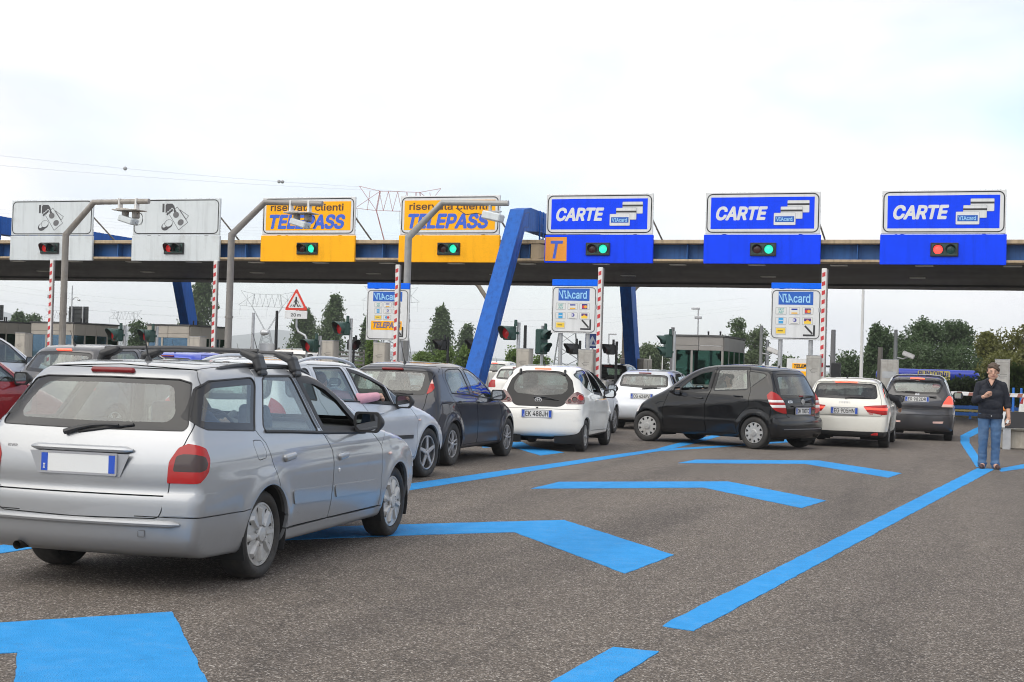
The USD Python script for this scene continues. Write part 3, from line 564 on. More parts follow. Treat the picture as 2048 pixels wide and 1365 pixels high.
class Body:
    def __init__(s, sp):
        s.sp = sp; s.L = sp['L']; out = chaikin(sp['outline'])
        s.out = out; h = 0.02; s.h = h; s.o = np.array([-0.7, -0.5]); nu, nz = int((s.L + 1.4) / h), int(3.0 / h)
        U, Z = np.meshgrid(s.o[0] + np.arange(nu) * h, s.o[1] + np.arange(nz) * h, indexing='ij'); P = np.stack([U.ravel(), Z.ravel()], 1)
        a, b = out, np.roll(out, -1, 0); d = b - a; best = np.full(len(P), 1e9)
        for i in range(len(a)):
            t = np.clip(((P - a[i]) @ d[i]) / (d[i] @ d[i] + 1e-12), 0, 1); q = P - a[i] - t[:, None] * d[i]; best = np.minimum(best, (q * q).sum(1))
        ins = shapely.contains_xy(Polygon(out), P[:, 0], P[:, 1]); sd = np.sqrt(best) * np.where(ins, -1, 1)
        s.S = spline_filter(sd.reshape(U.shape), order=3)
        s.w = PchipInterpolator(*zip(*sp['wsec'])); s.wl = (sp['wsec'][0], sp['wsec'][-1])
        s.lt = PchipInterpolator(*zip(*sp['low_taper'])); s.ut = PchipInterpolator(*zip(*sp['up_taper']))
    def F(s, p):
        sp, L = s.sp, s.L; u, v, z = p[:, 0], p[:, 1], p[:, 2]; a = np.abs(v)
        bR, bF = sp['bow']; belt = sp['belt']
        ub = u - bR * v * v * (1 - sstep(0.45, 1.4, u)) + bF * v * v * sstep(L - 1.9, L - 0.7, u)
        zb = z + sp['crown'] * v * v * sstep(0.75, 1.15, z)
        S = map_coordinates(s.S, np.stack([(ub - s.o[0]) / s.h, (zb - s.o[1]) / s.h]), order=3, prefilter=False, mode='nearest')
        g = sstep(belt - 0.08, belt + 0.3, z); uc = np.clip(u, 0, L)
        W = s.w(np.clip(z, s.wl[0][0], s.wl[1][0])) - s.lt(uc) * (1 - g) - s.ut(uc) * g
        for (wu, wz, Ra) in sp['arches']:
            rho = np.hypot(u - wu, z - wz); W = W + sp.get('flare', 0.02) * np.exp(-((rho - Ra - 0.01) / 0.075) ** 2) * sstep(0.1, 0.3, z)
        for (z0, z1, u0, u1, amp, wd) in sp.get('crease', []):
            zc = z0 + (z1 - z0) * np.clip((u - u0) / (u1 - u0), 0, 1); e = sstep(u0 - .1, u0 + .3, u) * (1 - sstep(u1 - .3, u1 + .1, u)); t = (z - zc) / wd
            W = W + amp * e * np.where(t > 0, np.exp(-t * t * 6), np.exp(-t * t * 0.8))
        B = a - W; r = sp['r'][0] + (sp['r'][1] - sp['r'][0]) * g
        x, y = S + r, B + r
        return np.hypot(np.maximum(x, 0), np.maximum(y, 0)) + np.minimum(np.maximum(x, y), 0) - r
    def grad(s, p, e=0.003):
        g = np.stack([s.F(p + d) - s.F(p - d) for d in np.eye(3) * e], 1); return g / (np.linalg.norm(g, axis=1, keepdims=True) + 1e-12)
    def skin(s, nth, du):
        L = s.L; zs = s.sp.get('spine', 0.62); u0, u1 = 0.72, L - 0.75; nu = int((u1 - u0) / du) + 1; nc = max(14, int(34 * 0.035 / du))
        th = np.arange(nth) * 2 * np.pi / nth; org, dr = [], []
        for al in np.linspace(np.pi / 2, 0, nc + 1)[1:-1]: org.append((u0, al, -1)); 
        rows = [(u0, al, -1) for al in np.linspace(np.pi / 2, 0, nc + 1)[1:-1]] + [(u, 0.0, 0) for u in np.linspace(u0, u1, nu)] + [(u1, al, 1) for al in np.linspace(0, np.pi / 2, nc + 1)[1:-1]]
        O, D = [], []
        for u, al, sg in rows:
            O.append(np.tile((u, 0, zs), (nth, 1))); D.append(np.stack([np.full(nth, sg * math.sin(al)), math.cos(al) * np.sin(th), math.cos(al) * np.cos(th)], 1))
        O = np.vstack(O + [[(u0, 0, zs)], [(u1, 0, zs)]]); D = np.vstack(D + [[(-1, 0, 0)], [(1, 0, 0)]])
        lo, hi = np.zeros(len(O)), np.full(len(O), 1.9)
        for _ in range(24):
            mid = (lo + hi) / 2; i = s.F(O + D * mid[:, None]) < 0; lo, hi = np.where(i, mid, lo), np.where(i, hi, mid)
        v = O + D * ((lo + hi) / 2)[:, None]; nr = len(rows); f = []
        I, J = np.meshgrid(np.arange(nr - 1), np.arange(nth), indexing='ij'); J2 = (J + 1) % nth
        a, b, c, d = I * nth + J, I * nth + J2, (I + 1) * nth + J2, (I + 1) * nth + J
        F = np.concatenate([np.stack([a, b, c], -1).reshape(-1, 3), np.stack([a, c, d], -1).reshape(-1, 3)])
        j = np.arange(nth); j2 = (j + 1) % nth; P0, P1 = nr * nth, nr * nth + 1; last = (nr - 1) * nth
        F = np.vstack([F, np.stack([np.full(nth, P0), j2, j], 1), np.stack([np.full(nth, P1), last + j, last + j2], 1)])
        t = trimesh.Trimesh(v, F, process=False)
        if t.volume < 0: F = F[:, ::-1]
        s.v, s.f, s.n = v, F, s.grad(v)
    def level(s, d):
        s.lv = getattr(s, 'lv', {})
        if d not in s.lv: s.lv[d] = man(s.v + s.n * d, s.f)
        return s.lv[d]
    def _edge(s, lo, hi, P, into):
        """Where the field changes sign on a straight probe from lo to hi; into: outside first."""
        for _ in range(3):
            t = np.linspace(lo, hi, 28); f = s.F(P(t)) < 0
            k = int(np.argmax(f)) if into else int(np.argmax(~f))
            k = max(k, 1); lo, hi = t[k - 1], t[k]
        return (lo + hi) / 2
    def at_rear(s, v, z): return s._edge(-0.5, 1.4, lambda t: np.stack([t, t * 0 + v, t * 0 + z], 1), True)
    def at_side(s, u, z, sg=1): return sg * s._edge(0.0, 1.3, lambda t: np.stack([t * 0 + u, sg * t, t * 0 + z], 1), False)
    def at_top(s, u, v): return s._edge(0.6, 2.2, lambda t: np.stack([t * 0 + u, t * 0 + v, t], 1), False)
    def baked(s, m, sheet=False):
        """Vertices, faces and the field's own normals, so that the cut skin reflects as one smooth surface."""
        mm = m.to_mesh(); v = np.array(mm.vert_properties[:, :3], float); f = np.array(mm.tri_verts)
        if len(f) == 0: return None
        fn = np.cross(v[f[:, 1]] - v[f[:, 0]], v[f[:, 2]] - v[f[:, 0]]); fn /= np.linalg.norm(fn, axis=1, keepdims=True) + 1e-15
        g = s.grad(v)[f]; dt = (g * fn[:, None]).sum(-1)
        if sheet: ok = dt.min(1) > 0.6; f, fn, g, dt = f[ok], fn[ok], g[ok], dt[ok]
        cn = np.where((dt > 0.72)[..., None], g, np.where((dt < -0.72)[..., None], -g, fn[:, None]))
        q = np.round(cn.reshape(-1, 3) * 120).astype(np.int64) + 128
        _, i, inv = np.unique(((f.ravel().astype(np.int64) * 257 + q[:, 0]) * 257 + q[:, 1]) * 257 + q[:, 2], return_index=True, return_inverse=True)
        return v[f.ravel()[i]], inv.reshape(-1, 3), cn.reshape(-1, 3)[i]

def wheel_parts(style, R, rr, width=0.19):
    """(tyre, rim, dark disc, extra) about the origin, axle along y, outer face towards -y at y = 0."""
    w = width
    tyre = revolve([(rr, 0.02), (rr + 0.012, 0.004), (rr + 0.03, -0.006), (R - 0.035, -0.008), (R - 0.012, 0.006), (R, 0.032), (R, w - 0.032), (R - 0.012, w - 0.006), (R - 0.03, w + 0.004), (rr, w - 0.02), (rr, 0.02)], 44, 'y')
    tread = []
    well = revolve([(0.0, 0.09), (rr - .004, 0.09), (rr - .004, 0.10), (0, 0.10)], 32, 'y')
    C = lambda x, y, r, n=10: Point(x, y).buffer(r, n)
    ring = C(0, 0, rr - 0.001, 20).difference(C(0, 0, rr - 0.020, 20)); parts = []
    pol = lambda a, r, o=0.0: (r * math.cos(a) - o * math.sin(a), r * math.sin(a) + o * math.cos(a))
    if style == 'blade8':
        base = C(0, 0, rr - .02, 20)
        holes = unary_union([C(*pol((k + .5) * math.pi / 4, rr * .80), rr * .085) for k in range(8)] + [Polygon([pol((k + .5) * math.pi / 4, rr * .52, 0), pol((k + .5) * math.pi / 4, rr * .80, rr * .06), pol((k + .5) * math.pi / 4, rr * .80, -rr * .06)]) for k in range(8)])
        parts.append(extrude(base.difference(holes).union(ring.buffer(.002)), 0.012, 'xz', 0.018))
        for k in range(8):
            a = k * math.pi / 4 + .2; q = []
            for r_, o in ((.28, .07), (.55, .15), (.86, .135), (.86, -.12), (.55, -.135), (.28, -.07), (.95, 0.02)): q.append(pol(a, r_ * rr, o * rr))
            pts = [(x, -0.004, z) for x, z in [pol(a, r_ * rr, o * rr) for r_, o in ((.3, .03), (.55, .07), (.82, .06), (.82, -.06), (.55, -.06), (.3, -.03))]] + [(x, 0.020, z) for x, z in q]
            parts.append(T(Manifold.hull_points(np.array(pts))))
        parts.append(revolve([(0, -0.006), (rr * .22, -0.004), (rr * .27, 0.01), (rr * .27, 0.02), (0, 0.02)], 24, 'y'))
        for k in range(4):
            x, z = pol(k * math.pi / 2 + .6, rr * .33); parts.append(mv(revolve([(0, -.003), (.009, -.003), (.011, .01), (0, .01)], 8, 'y'), x, 0, z))
    elif style == 'cap10':
        base = C(0, 0, rr - .004, 24); n = 10
        holes = unary_union([Polygon([pol(k * 2 * math.pi / n, rr * .70, rr * .05), pol(k * 2 * math.pi / n, rr * .90, rr * .115), pol(k * 2 * math.pi / n, rr * .90, -rr * .115), pol(k * 2 * math.pi / n, rr * .70, -rr * .05)]).buffer(.004) for k in range(n)])
        parts.append(extrude(base.difference(holes), 0.014, 'xz', 0.006))
        parts.append(revolve([(0, -0.012), (rr * .30, -0.010), (rr * .34, 0.0), (rr * .34, 0.008), (0, 0.008)], 28, 'y'))
        star = unary_union([Polygon([pol(math.pi / 2 + k * 2 * math.pi / 3, 0, .012), pol(math.pi / 2 + k * 2 * math.pi / 3, rr * .22, 0.001), pol(math.pi / 2 + k * 2 * math.pi / 3, 0, -.012)]) for k in range(3)] + [C(0, 0, rr * .25).difference(C(0, 0, rr * .225))])
        parts.append(extrude(star, 0.004, 'xz', -0.016))
    else:
        n, dbl, wd = {'five': (5, False, .17), 'twin5': (5, True, .085), 'multi': (14, False, .055), 'seven': (7, False, .12), 'twin7': (7, True, .05)}[style]
        sp = []
        for k in range(n):
            a = k * 2 * math.pi / n + math.pi / 2
            for o in ((-1, 1) if dbl else (0,)):
                oo = o * rr * (.13 if n == 5 else .075); w0, w1 = wd * rr, wd * rr * (1.15 if n < 10 else .8)
                sp.append(Polygon([pol(a, rr * .15, oo * .6 + w0 * .8), pol(a, rr * .93, oo * 1.3 + w1 * .5), pol(a, rr * .93, oo * 1.3 - w1 * .5), pol(a, rr * .15, oo * .6 - w0 * .8)]))
        face = unary_union(sp + [C(0, 0, rr * .27), ring]).buffer(0.006).buffer(-0.006)
        for k in range(5): face = face.difference(C(*pol(k * 2 * math.pi / 5, rr * .17), .008, 4))
        m1 = extrude(face, 0.016, 'xz', 0.012); m2 = extrude(face.buffer(-0.006), 0.006, 'xz', 0.006)
        parts += [m1, m2, revolve([(0, 0.000), (rr * .13, 0.001), (rr * .15, 0.008), (0, 0.008)], 16, 'y')]
    rim = cat_(parts + [revolve([(rr - .001, 0.012), (rr - .001, 0.09), (rr - .006, 0.09), (rr - .014, 0.03), (rr - .012, 0.012), (rr - .001, 0.012)], 36, 'y')])
    return tyre, rim, well
_wheel_cache = {}
def add_wheel(car, u, v, R, rr, style, mat, steer=0.0, width=0.19):
    s = 1 if v > 0 else -1
    x = sub('wheel', car, (u, v, R), (180 if s > 0 else 0) + steer)
    k = (style, R, rr, width)
    if k not in _wheel_cache: _wheel_cache[k] = wheel_parts(*k)
    ty, rim, well = _wheel_cache[k]
    a = random.uniform(0, 360)
    obj('tyre', ty, TYRE, x, 40); obj('rim', rot(rim, a if style != 'cap10' else a, (0, 1, 0)), mat, x, 35); obj('brake_disc', well, WELL, x, 30)

def seat_meshes(u, v, w=0.48, zb=0.30, H=1.12, back_lean=0.22):
    seat = hull((u + .05, v - w / 2 + .08, zb, .08), (u + .05, v + w / 2 - .08, zb, .08), (u + .50, v - w / 2 + .08, zb + .05, .07), (u + .50, v + w / 2 - .08, zb + .05, .07))
    bt = H - 0.27
    back = hull((u + .02, v - w / 2 + .08, zb + .1, .07), (u + .02, v + w / 2 - .08, zb + .1, .07), (u - back_lean * .8, v - w / 2 + .1, bt, .055), (u - back_lean * .8, v + w / 2 - .1, bt, .055))
    hr = hull((u - back_lean * .9, v - .09, bt + .13, .045), (u - back_lean * .9, v + .09, bt + .13, .045), (u - back_lean, v - .08, bt + .23, .04), (u - back_lean, v + .08, bt + .23, .04))
    stalk = [tube([(u - back_lean * .85, v + q, bt), (u - back_lean * .9, v + q, bt + .14)], .007, 6) for q in (-.05, .05)]
    return seat, cat_([back]), cat_([T(hr)] + stalk)
def steering(u, v, z, r=0.185, tilt=25):
    a = np.linspace(0, 2 * np.pi, 25)
    rim = tube([(0, r * math.cos(t), r * math.sin(t)) for t in a], .014, 8, False)
    sp = [bar((0, -r, 0), (0, r, 0), .02, .05, (0, 0, 1)), bar((0, 0, -r), (0, 0, 0), .02, .05, (0, 1, 0)), T(hull((0.02, 0, 0, .06), (0, 0, -.02, .06)))]
    m = cat_([rim] + sp + [tube([(0, 0, 0), (.35, 0, -.02)], .03, 8)])
    return mv(rot(m, -tilt, (0, 1, 0)), u, v, z)
def plate_on(car, b, label_text, z0, z1, v0=0.0, mat=PLATE_W, proud=0.012, uoff=None):
    """A long number plate: blue bands at both ends, black characters."""
    zc = (z0 + z1) / 2; u = min(b.at_rear(v0 - .2, zc), b.at_rear(v0 + .2, zc), b.at_rear(v0, zc)) - proud if uoff is None else uoff
    W, H = 0.52, z1 - z0
    tr = lambda m: mv(rot(m, -90, (0, 0, 1)), u, v0, zc)
    p = obj('number_plate', tr(bx(-W / 2, W / 2, -0.004, 0.008, -H / 2, H / 2, 0.002)), PLATE_W, car, smooth=False)
    obj('plate_frame', tr(extrude(rrect(-W / 2 - .012, -H / 2 - .012, W / 2 + .012, H / 2 + .012, .012).difference(sbox(-W / 2, -H / 2, W / 2, H / 2)), 0.016, 'xz', -0.006)), pm('plate_surround', (0.30, 0.30, 0.31), 0.5), p, smooth=False)
    for s in (-1, 1): obj('blue_band', tr(extrude(sbox(s * W / 2 - (0.045 if s > 0 else 0), -H / 2 + .002, s * W / 2 + (0 if s > 0 else .045), H / 2 - .002), 0.002, 'xz', -0.0055)), PLATE_B, p, smooth=False)
    obj('band_letter', tr(text('I', 0.028, -W / 2 + .022, -H / 2 + .018, -0.0075, 0.001, True, 0, None, 'center')), PLATE_W, p, smooth=False)
    if label_text: obj('plate_characters', tr(text(label_text, H * 0.70, 0, -H * 0.35, -0.0065, 0.002, True, 0, W - 0.115, 'center')), PLATE_K, p, smooth=False)
    return p
def rear_text(car, b, s, h, v, z, name='badge', mat=BADGE, width=None, slant=0.0, bold=True):
    m = text(s, h, 0, 0, 0, 0.009, bold, slant, width, 'center', fat=4 if bold else 1); u = b.at_rear(v, z + h / 2)
    n = b.grad(np.array([[u, v, z + h / 2]]))[0]
    m = rot(m, -90, (0, 0, 1)); m = rot(m, math.degrees(math.atan2(-n[2], -n[0])) * -1.0 if False else 0, (0, 1, 0))
    lean = math.degrees(math.asin(max(-1, min(1, n[2])))); m = rot(m, lean, (0, 1, 0)); yaw = math.degrees(math.atan2(n[1], -n[0])); m = rot(m, -yaw, (0, 0, 1))
    return obj(name, mv(m, u + n[0] * .004, v, z + n[2] * .004), mat, car, smooth=False)

_body_cache = {}
def cut_body(sp, quality):
    """All the skin parts of a car as (name, parent part or None, kind, baked mesh)."""
    b = Body(sp); b.skin(*({'hi': (190, 0.030), 'mid': (140, 0.045), 'lo': (96, 0.07)}[quality])); th = 0.024
    M0, M1 = b.level(0), b.level(-th); shell = M0 - M1; trim = b.level(-th - .004) - b.level(-th - .022); out = []
    glassM = (b.level(-0.004) - b.level(-0.009)); sealM = (b.level(0.0015) - b.level(-0.016)); L = sp['L']
    arch = None
    for (wu, wz, Ra) in sp['arches']:
        c = Manifold.cylinder(0.62, Ra, Ra, 56).rotate((90, 0, 0)).translate((wu, 0.31 + 0.0, wz)); c1 = c.translate((0, 0.90, 0)); c2 = c.translate((0, -0.90, 0))
        arch = c1 + c2 if arch is None else arch + c1 + c2
    shell = shell - arch; trim = trim - arch - mbox(-1, L + 1, -2, 2, -1, 0.42)
    gap = sp.get('gap', 0.006); cut = None
    def add_cut(p):
        nonlocal cut; cut = p if cut is None else cut + p
    lights = []; lampM = b.level(0.004) - b.level(-0.03)
    for spec in sp.get('lamps', []):
        nm, pr, ps, segs = spec['name'], spec.get('rear'), spec.get('side'), spec['segs']
        for s in (1, -1):
            reg = None
            if pr is not None:
                pts = [(s * v, z) for v, z in pr]; q = rounded(Polygon(pts), spec.get('round', .02)); reg = pr_rear(q, *spec.get('u', (-.6, 1.1)))
            if ps is not None:
                r2 = pr_side(rounded(Polygon(ps), spec.get('round', .02)), s, 0.2); reg = r2 if reg is None else reg ^ r2
            lights.append((nm, s, reg, segs)); add_cut(reg)
            if len(sp['lamps']) == 0: break
    for i, (nm, s, reg, segs) in enumerate(lights):
        lm = lampM ^ reg
        insets = [(k, pr_rear(rounded(Polygon([(s * v, z) for v, z in q[3]]), .02), -.6, 1.1) ^ pr_side(rounded(Polygon(q[4]), .02), s, .2)) for k, q in enumerate(segs) if len(q) > 3]
        for j, (z0, z1, mt, *own) in enumerate(segs):
            part = lm ^ mbox(-1, L + 1, -2, 2, z0, z1)
            for k, ir in insets: part = (part ^ ir) if k == j else (part - ir)
            out.append((nm if j == 0 else 'lamp_segment', None if j == 0 else nm + str(i), mt, part, nm + str(i) if j == 0 else None))
    wins = []
    for w in sp.get('windows', []):
        pg = rounded(Polygon(w['p']), w.get('round', .03))
        for s in (1, -1): wins.append((w.get('name', 'side_window'), pg, s, w, lambda q, s=s: pr_side(q, s)))
    if 'hatch_glass' in sp:
        w = dict(sp['hatch_glass']); wins.append(('rear_window', rounded(mirror_poly(w['p']), w.get('round', .05)), 0, w, lambda q: pr_rear(q, -.6, L * .42)))
    if 'screen' in sp:
        w = dict(sp['screen']); wins.append(('windscreen', rounded(mirror_poly(w['p']), .05), 0, w, lambda q: pr_rear(q, L * .42, L + .6)))
    for nm, pg, s, w, P in wins:
        fr = w.get('seal', 0.014); outer = P(pg.buffer(fr, quad_segs=4)); inner = P(pg); add_cut(outer)
        out.append(('window_seal', nm + str(s) + str(id(w)), 'seal', sealM ^ (outer - inner), None)); trim = trim - P(pg.buffer(-0.02))
        is_open = w.get('open') is True or (w.get('open') == s and s != 0)
        if is_open:
            out[-1] = ('window_frame', None, 'seal', sealM ^ (outer - P(pg.buffer(-w.get('open_frame', 0.03), quad_segs=4))), None)
            continue
        ft = w.get('frit', 0.0)
        if ft > 0:
            inn = pg.buffer(-ft, join_style='mitre').buffer(0)
            if 'clear' in w: inn = rounded(mirror_poly(w['clear']), .05)
            pi = P(inn)
            out.append((nm, None, w.get('glass', 'tint'), glassM ^ pi, nm + str(s) + str(id(w))))
            out.append(('window_border', nm + str(s) + str(id(w)), 'frit', glassM ^ (inner - pi), None))
        else:
            out.append((nm, None, w.get('glass', 'clear'), glassM ^ inner, nm + str(s) + str(id(w))))
    if cut is not None: shell = shell - cut
    lowd = sp.get('dark_below')
    for g_ in sp.get('grooves', []):
        ln = LineString(g_['p']).buffer(g_.get('w', .006) / 2, cap_style='flat')
        for s in ((1, -1) if g_['on'] == 'side' else (0,)):
            shell = shell - (pr_side(ln, s, .3) ^ mbox(*g_.get('u', (-1, L + 1)), -2, 2, -1, 3) if s else pr_rear(ln, *g_.get('u', (-.6, .7))))
    for g_ in sp.get('pillars', []):
        for s in (1, -1):
            R_ = pr_side(Polygon(g_['p']), s, .3); out.append(('pillar_cover', None, g_.get('kind', 'frit'), (shell ^ R_), None)); shell = shell - R_
    for g_ in sp.get('pads', []):
        for s in (1, -1):
            R_ = pr_side(rounded(Polygon(g_['side']), g_.get('round', .02)), s, .2)
            if 'rear' in g_: R_ = R_ ^ pr_rear(Polygon([(s * v, z) for v, z in g_['rear']]), -.6, 1.2)
            out.append((g_['name'], None, g_.get('kind', 'paint'), ((b.level(g_.get('proud', .008)) - M1) - arch - (cut if cut is not None else Manifold())) ^ R_, None)); shell = shell - R_
    def take(name, reg, grown, kind='paint', src=None):
        nonlocal shell
        out.append((name, None, kind, shell ^ reg, None)); shell = shell - grown
    for d in sp.get('doors', []):
        pg = rounded(Polygon(d['p']), .02)
        for s in (1, -1): take('door', pr_side(pg, s, .3), pr_side(pg.buffer(gap), s, .3))
    if 'fuel' in sp:
        pg = rounded(Polygon(sp['fuel']), .03); take('fuel_flap', pr_side(pg, -1, .3), pr_side(pg.buffer(gap * .7), -1, .3))
    if 'hatch' in sp:
        pg = rounded(mirror_poly(sp['hatch']), .04); ul = sp.get('hatch_u', 0.75); take('tailgate', pr_rear(pg, -.6, ul), pr_rear(pg.buffer(gap), -.6, ul))
    if 'rear_bumper' in sp:
        pg = rounded(Polygon(sp['rear_bumper']), .01); g2 = pg.buffer(gap); R1 = pr_side(pg, 1, -1.4, 1.4); out.append(('rear_bumper', None, sp.get('bumper_kind', 'paint'), ((b.level(sp.get('bumper_proud', 0.006)) - M1) - arch - (cut if cut is not None else Manifold())) ^ R1, None)); shell = shell - pr_side(g2, 1, -1.4, 1.4)
    if 'front_bumper' in sp:
        pg = Polygon(sp['front_bumper']); R1 = pr_side(pg, 1, -1.4, 1.4); take('front_bumper', R1, pr_side(pg.buffer(gap), 1, -1.4, 1.4))
    if 'bonnet' in sp:
        u0, u1, hw, zz = sp['bonnet']; R1 = mbox(u0, u1, -hw, hw, zz, 1.3); take('bonnet', R1, mbox(u0 - gap, u1 + gap, -hw - gap, hw + gap, zz - gap, 1.3))
    if lowd:
        R1 = mbox(-1, L + 1, -2, 2, -1, lowd); out.append(('lower_sill', None, 'plastic', shell ^ R1, None)); shell = shell - R1
    out.append(('body', None, 'paint', shell, None)); out.append(('interior_trim', None, 'trim', trim, None))
    under = (b.level(-th - .002) ^ mbox(-1, L + 1, -2, 2, -1, 0.41)) - arch
    out.append(('underbody', None, 'under', under, None))
    res = []
    for nm, par, kind, m, key in out:
        bk = b.baked(m, kind in ('clear', 'tint', 'dark')) if not m.is_empty() else None
        if bk is not None: res.append((nm, par, kind, bk, key))
    return b, res

def build_car(name, label, x, y, head, sp, colour, quality='mid', group=None, glasses=None, seats=SEAT_GREY, wheel_mat=None, extras=None, z_scale=1.0, w_scale=1.0, plate=None, key=None, driver=None, third_on=False, trim_mat=None, cat='car'):
    ck = (key or name, quality)
    if ck not in _body_cache: _body_cache[ck] = cut_body(sp, quality)
    b, parts = _body_cache[ck]; L = sp['L']
    car = thing(name, label, cat, (x, y, 0), head, group)
    kinds = {'paint': colour, 'seal': RUBBER, 'frit': FRIT, 'clear': GLASS_CLEAR, 'tint': GLASS_TINT, 'dark': GLASS_DARK, 'trim': trim_mat or TRIM, 'under': UNDER, 'plastic': PLASTIC,
             'red': LENS_TAIL, 'redon': LENS_TAIL_ON, 'smoke': LENS_TAIL_DARK, 'pale': LENS_AMBER, 'white': LENS_CLEAR}
    kinds.update(glasses or {}); sc = np.array([1, w_scale, z_scale]); made = {}
    for nm, par, kind, (v, f, n), k in sorted(parts, key=lambda t: t[1] is not None):
        p = made.get(par, car) if par else car
        o = obj_n(nm, v * sc, f, n / sc / np.linalg.norm(n / sc, axis=1, keepdims=True), kinds[kind], p)
        if k: made[k] = o
    zs = z_scale; W = lambda m: (lambda t: (t.apply_scale([1, w_scale, zs]), t)[1])(T(m).copy())
    for (u, v, R, rr) in sp['wheels']:
        for s in (1, -1): add_wheel(car, u, s * v * w_scale, R, rr, sp['wheel_style'], wheel_mat or ALLOY, sp.get('steer', 0) if u > L / 2 else 0, sp.get('tyre_w', .19))
    for (wu, wz, Ra) in sp['arches']:
        for s in (1, -1):
            a = np.linspace(-.15 * np.pi, 1.15 * np.pi, 26); y1 = (abs(b.at_side(wu, wz + Ra + .06)) - .035) * s; y0 = .30 * s
            v = np.array([(wu + (Ra + .002 + e) * math.cos(t), yy, wz + (Ra + .002 + e) * math.sin(t)) for t in a for yy, e in ((y0, 0), (y1, 0), (y1, .008), (y0, .008))]); fs = []
            for i in range(len(a) - 1):
                for j in range(4): p, q = i * 4 + j, i * 4 + (j + 1) % 4; fs += [(p, q, q + 4), (p, q + 4, p + 4)]
            obj('wheel_arch_liner', W(trimesh.Trimesh(v, fs, process=False)), UNDER, car)
    Hs = sp.get('seat_h', 1.12); fu = sp.get('seat_u', L * .40)
    for v in (.36, -.36):
        a, c, h = seat_meshes(fu, v, H=Hs); st = obj('seat', W(a), seats, car); obj('seat_back', W(c), seats, st); obj('headrest', W(h), seats, st)
    ru = sp.get('rear_seat_u', fu - .85)
    rb = [hull((ru + .1, -.52, .36, .1), (ru + .1, .52, .36, .1), (ru + .45, -.52, .36, .08), (ru + .45, .52, .36, .08)), hull((ru, -.5, .5, .07), (ru, .5, .5, .07), (ru - .2, -.46, Hs - .3, .05), (ru - .2, .46, Hs - .3, .05))]
    rs = obj('rear_seat', W(cat_(rb)), seats, car)
    for v in (-.34, .34): obj('headrest', W(hull((ru - .2, v - .09, Hs - .24, .045), (ru - .2, v + .09, Hs - .24, .045), (ru - .22, v - .08, Hs - .14, .04), (ru - .22, v + .08, Hs - .14, .04))), seats, rs)
    du = sp.get('dash_u', fu + .78); dz = sp['belt'] - .04
    obj('dashboard', W(cat_([hull((du, -.6, dz - .08, .08), (du, .6, dz - .08, .08), (du + .45, -.58, dz - .03, .06), (du + .45, .58, dz - .03, .06), (du + .3, -.58, .5, .06), (du + .3, .58, .5, .06)), hull((du - .05, .2, dz - .06, .09), (du - .05, .5, dz - .06, .09), (du + .1, .35, dz, .06))])), trim_mat or TRIM_DARK, car)
    obj('steering_wheel', W(steering(du - .14, .36, dz - .04)), PLASTIC, car)
    mi = sp.get('mirror')
    if mi:
        u, z, size = mi
        for s in (1, -1):
            vs = b.at_side(u, z - .03, s); c = vs + s * .13
            hs = hull((u + .03, c - .07 * size, z, .055), (u + .03, c + .07 * size, z + .01, .055), (u + .09, c - .05 * size, z, .045), (u + .09, c + .05 * size, z, .045), (u, c - .07 * size, z + .055, .03), (u, c + .075 * size, z + .055, .03), (u, c - .07 * size, z - .05, .03), (u, c + .07 * size, z - .05, .03))
            face = mbox(u - .3, u - .012, -2, 2, 0, 3)
            hm = obj('door_mirror', W(hs - face), colour if sp.get('mirror_paint') else PLASTIC, car, 40)
            obj('mirror_glass', W(Manifold.hull_points(np.array([(u - .0135 + q, c + a * (.083 * size), z + e) for q in (0, .004) for a, e in ((-1, -.04), (-1, .045), (-.75, .065), (.7, .068), (1, .05), (1, -.035), (.7, -.06), (-.7, -.06))]))), MIRROR, hm, False)
            obj('mirror_arm', W(hull((u + .05, vs - s * .01, z - .07, .03), (u + .12, vs - s * .01, z - .07, .025), (u + .06, c - s * .02, z - .05, .025))), PLASTIC, hm, 40)
    for (u, z) in sp.get('handles', []):
        for s in (1, -1):
            vs = b.at_side(u, z, s); hk = sp.get('handle_kind', 'bar')
            if hk == 'flap':
                dn = [((u - .10), z - .005), ((u + .085), z + .012)]
                obj('door_handle', W(hull((u - .075, vs + s * .004, z, .022), (u + .07, vs + s * .004, z + .01, .022), (u - .07, vs + s * .006, z - .012, .02), (u + .065, vs + s * .006, z, .02))), colour, car, 40)
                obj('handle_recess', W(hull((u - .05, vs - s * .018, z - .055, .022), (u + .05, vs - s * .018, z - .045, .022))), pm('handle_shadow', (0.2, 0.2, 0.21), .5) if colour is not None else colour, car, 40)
            else:
                obj('door_handle', W(cat_([hull((u - .09, vs + s * .022, z, .013), (u + .09, vs + s * .022, z + .008, .013)), hull((u - .09, vs, z, .012), (u - .09, vs + s * .02, z, .012)), hull((u + .09, vs, z + .008, .012), (u + .09, vs + s * .02, z + .008, .012))])), colour, car, 40)
    if 'third' in sp:
        z, hw, hh = sp['third']; u = b.at_rear(0, z); n = b.grad(np.array([[u, 0, z]]))[0]
        m = hull((0, -hw, 0, hh), (0, hw, 0, hh)); t = W(mv(m, u + hh - .008 - (.004 if 'third_out' not in sp else sp['third_out']), 0, z)); obj('third_brake_lamp', t, LENS_BRAKE_ON if third_on else LENS_BRAKE, car, 40)
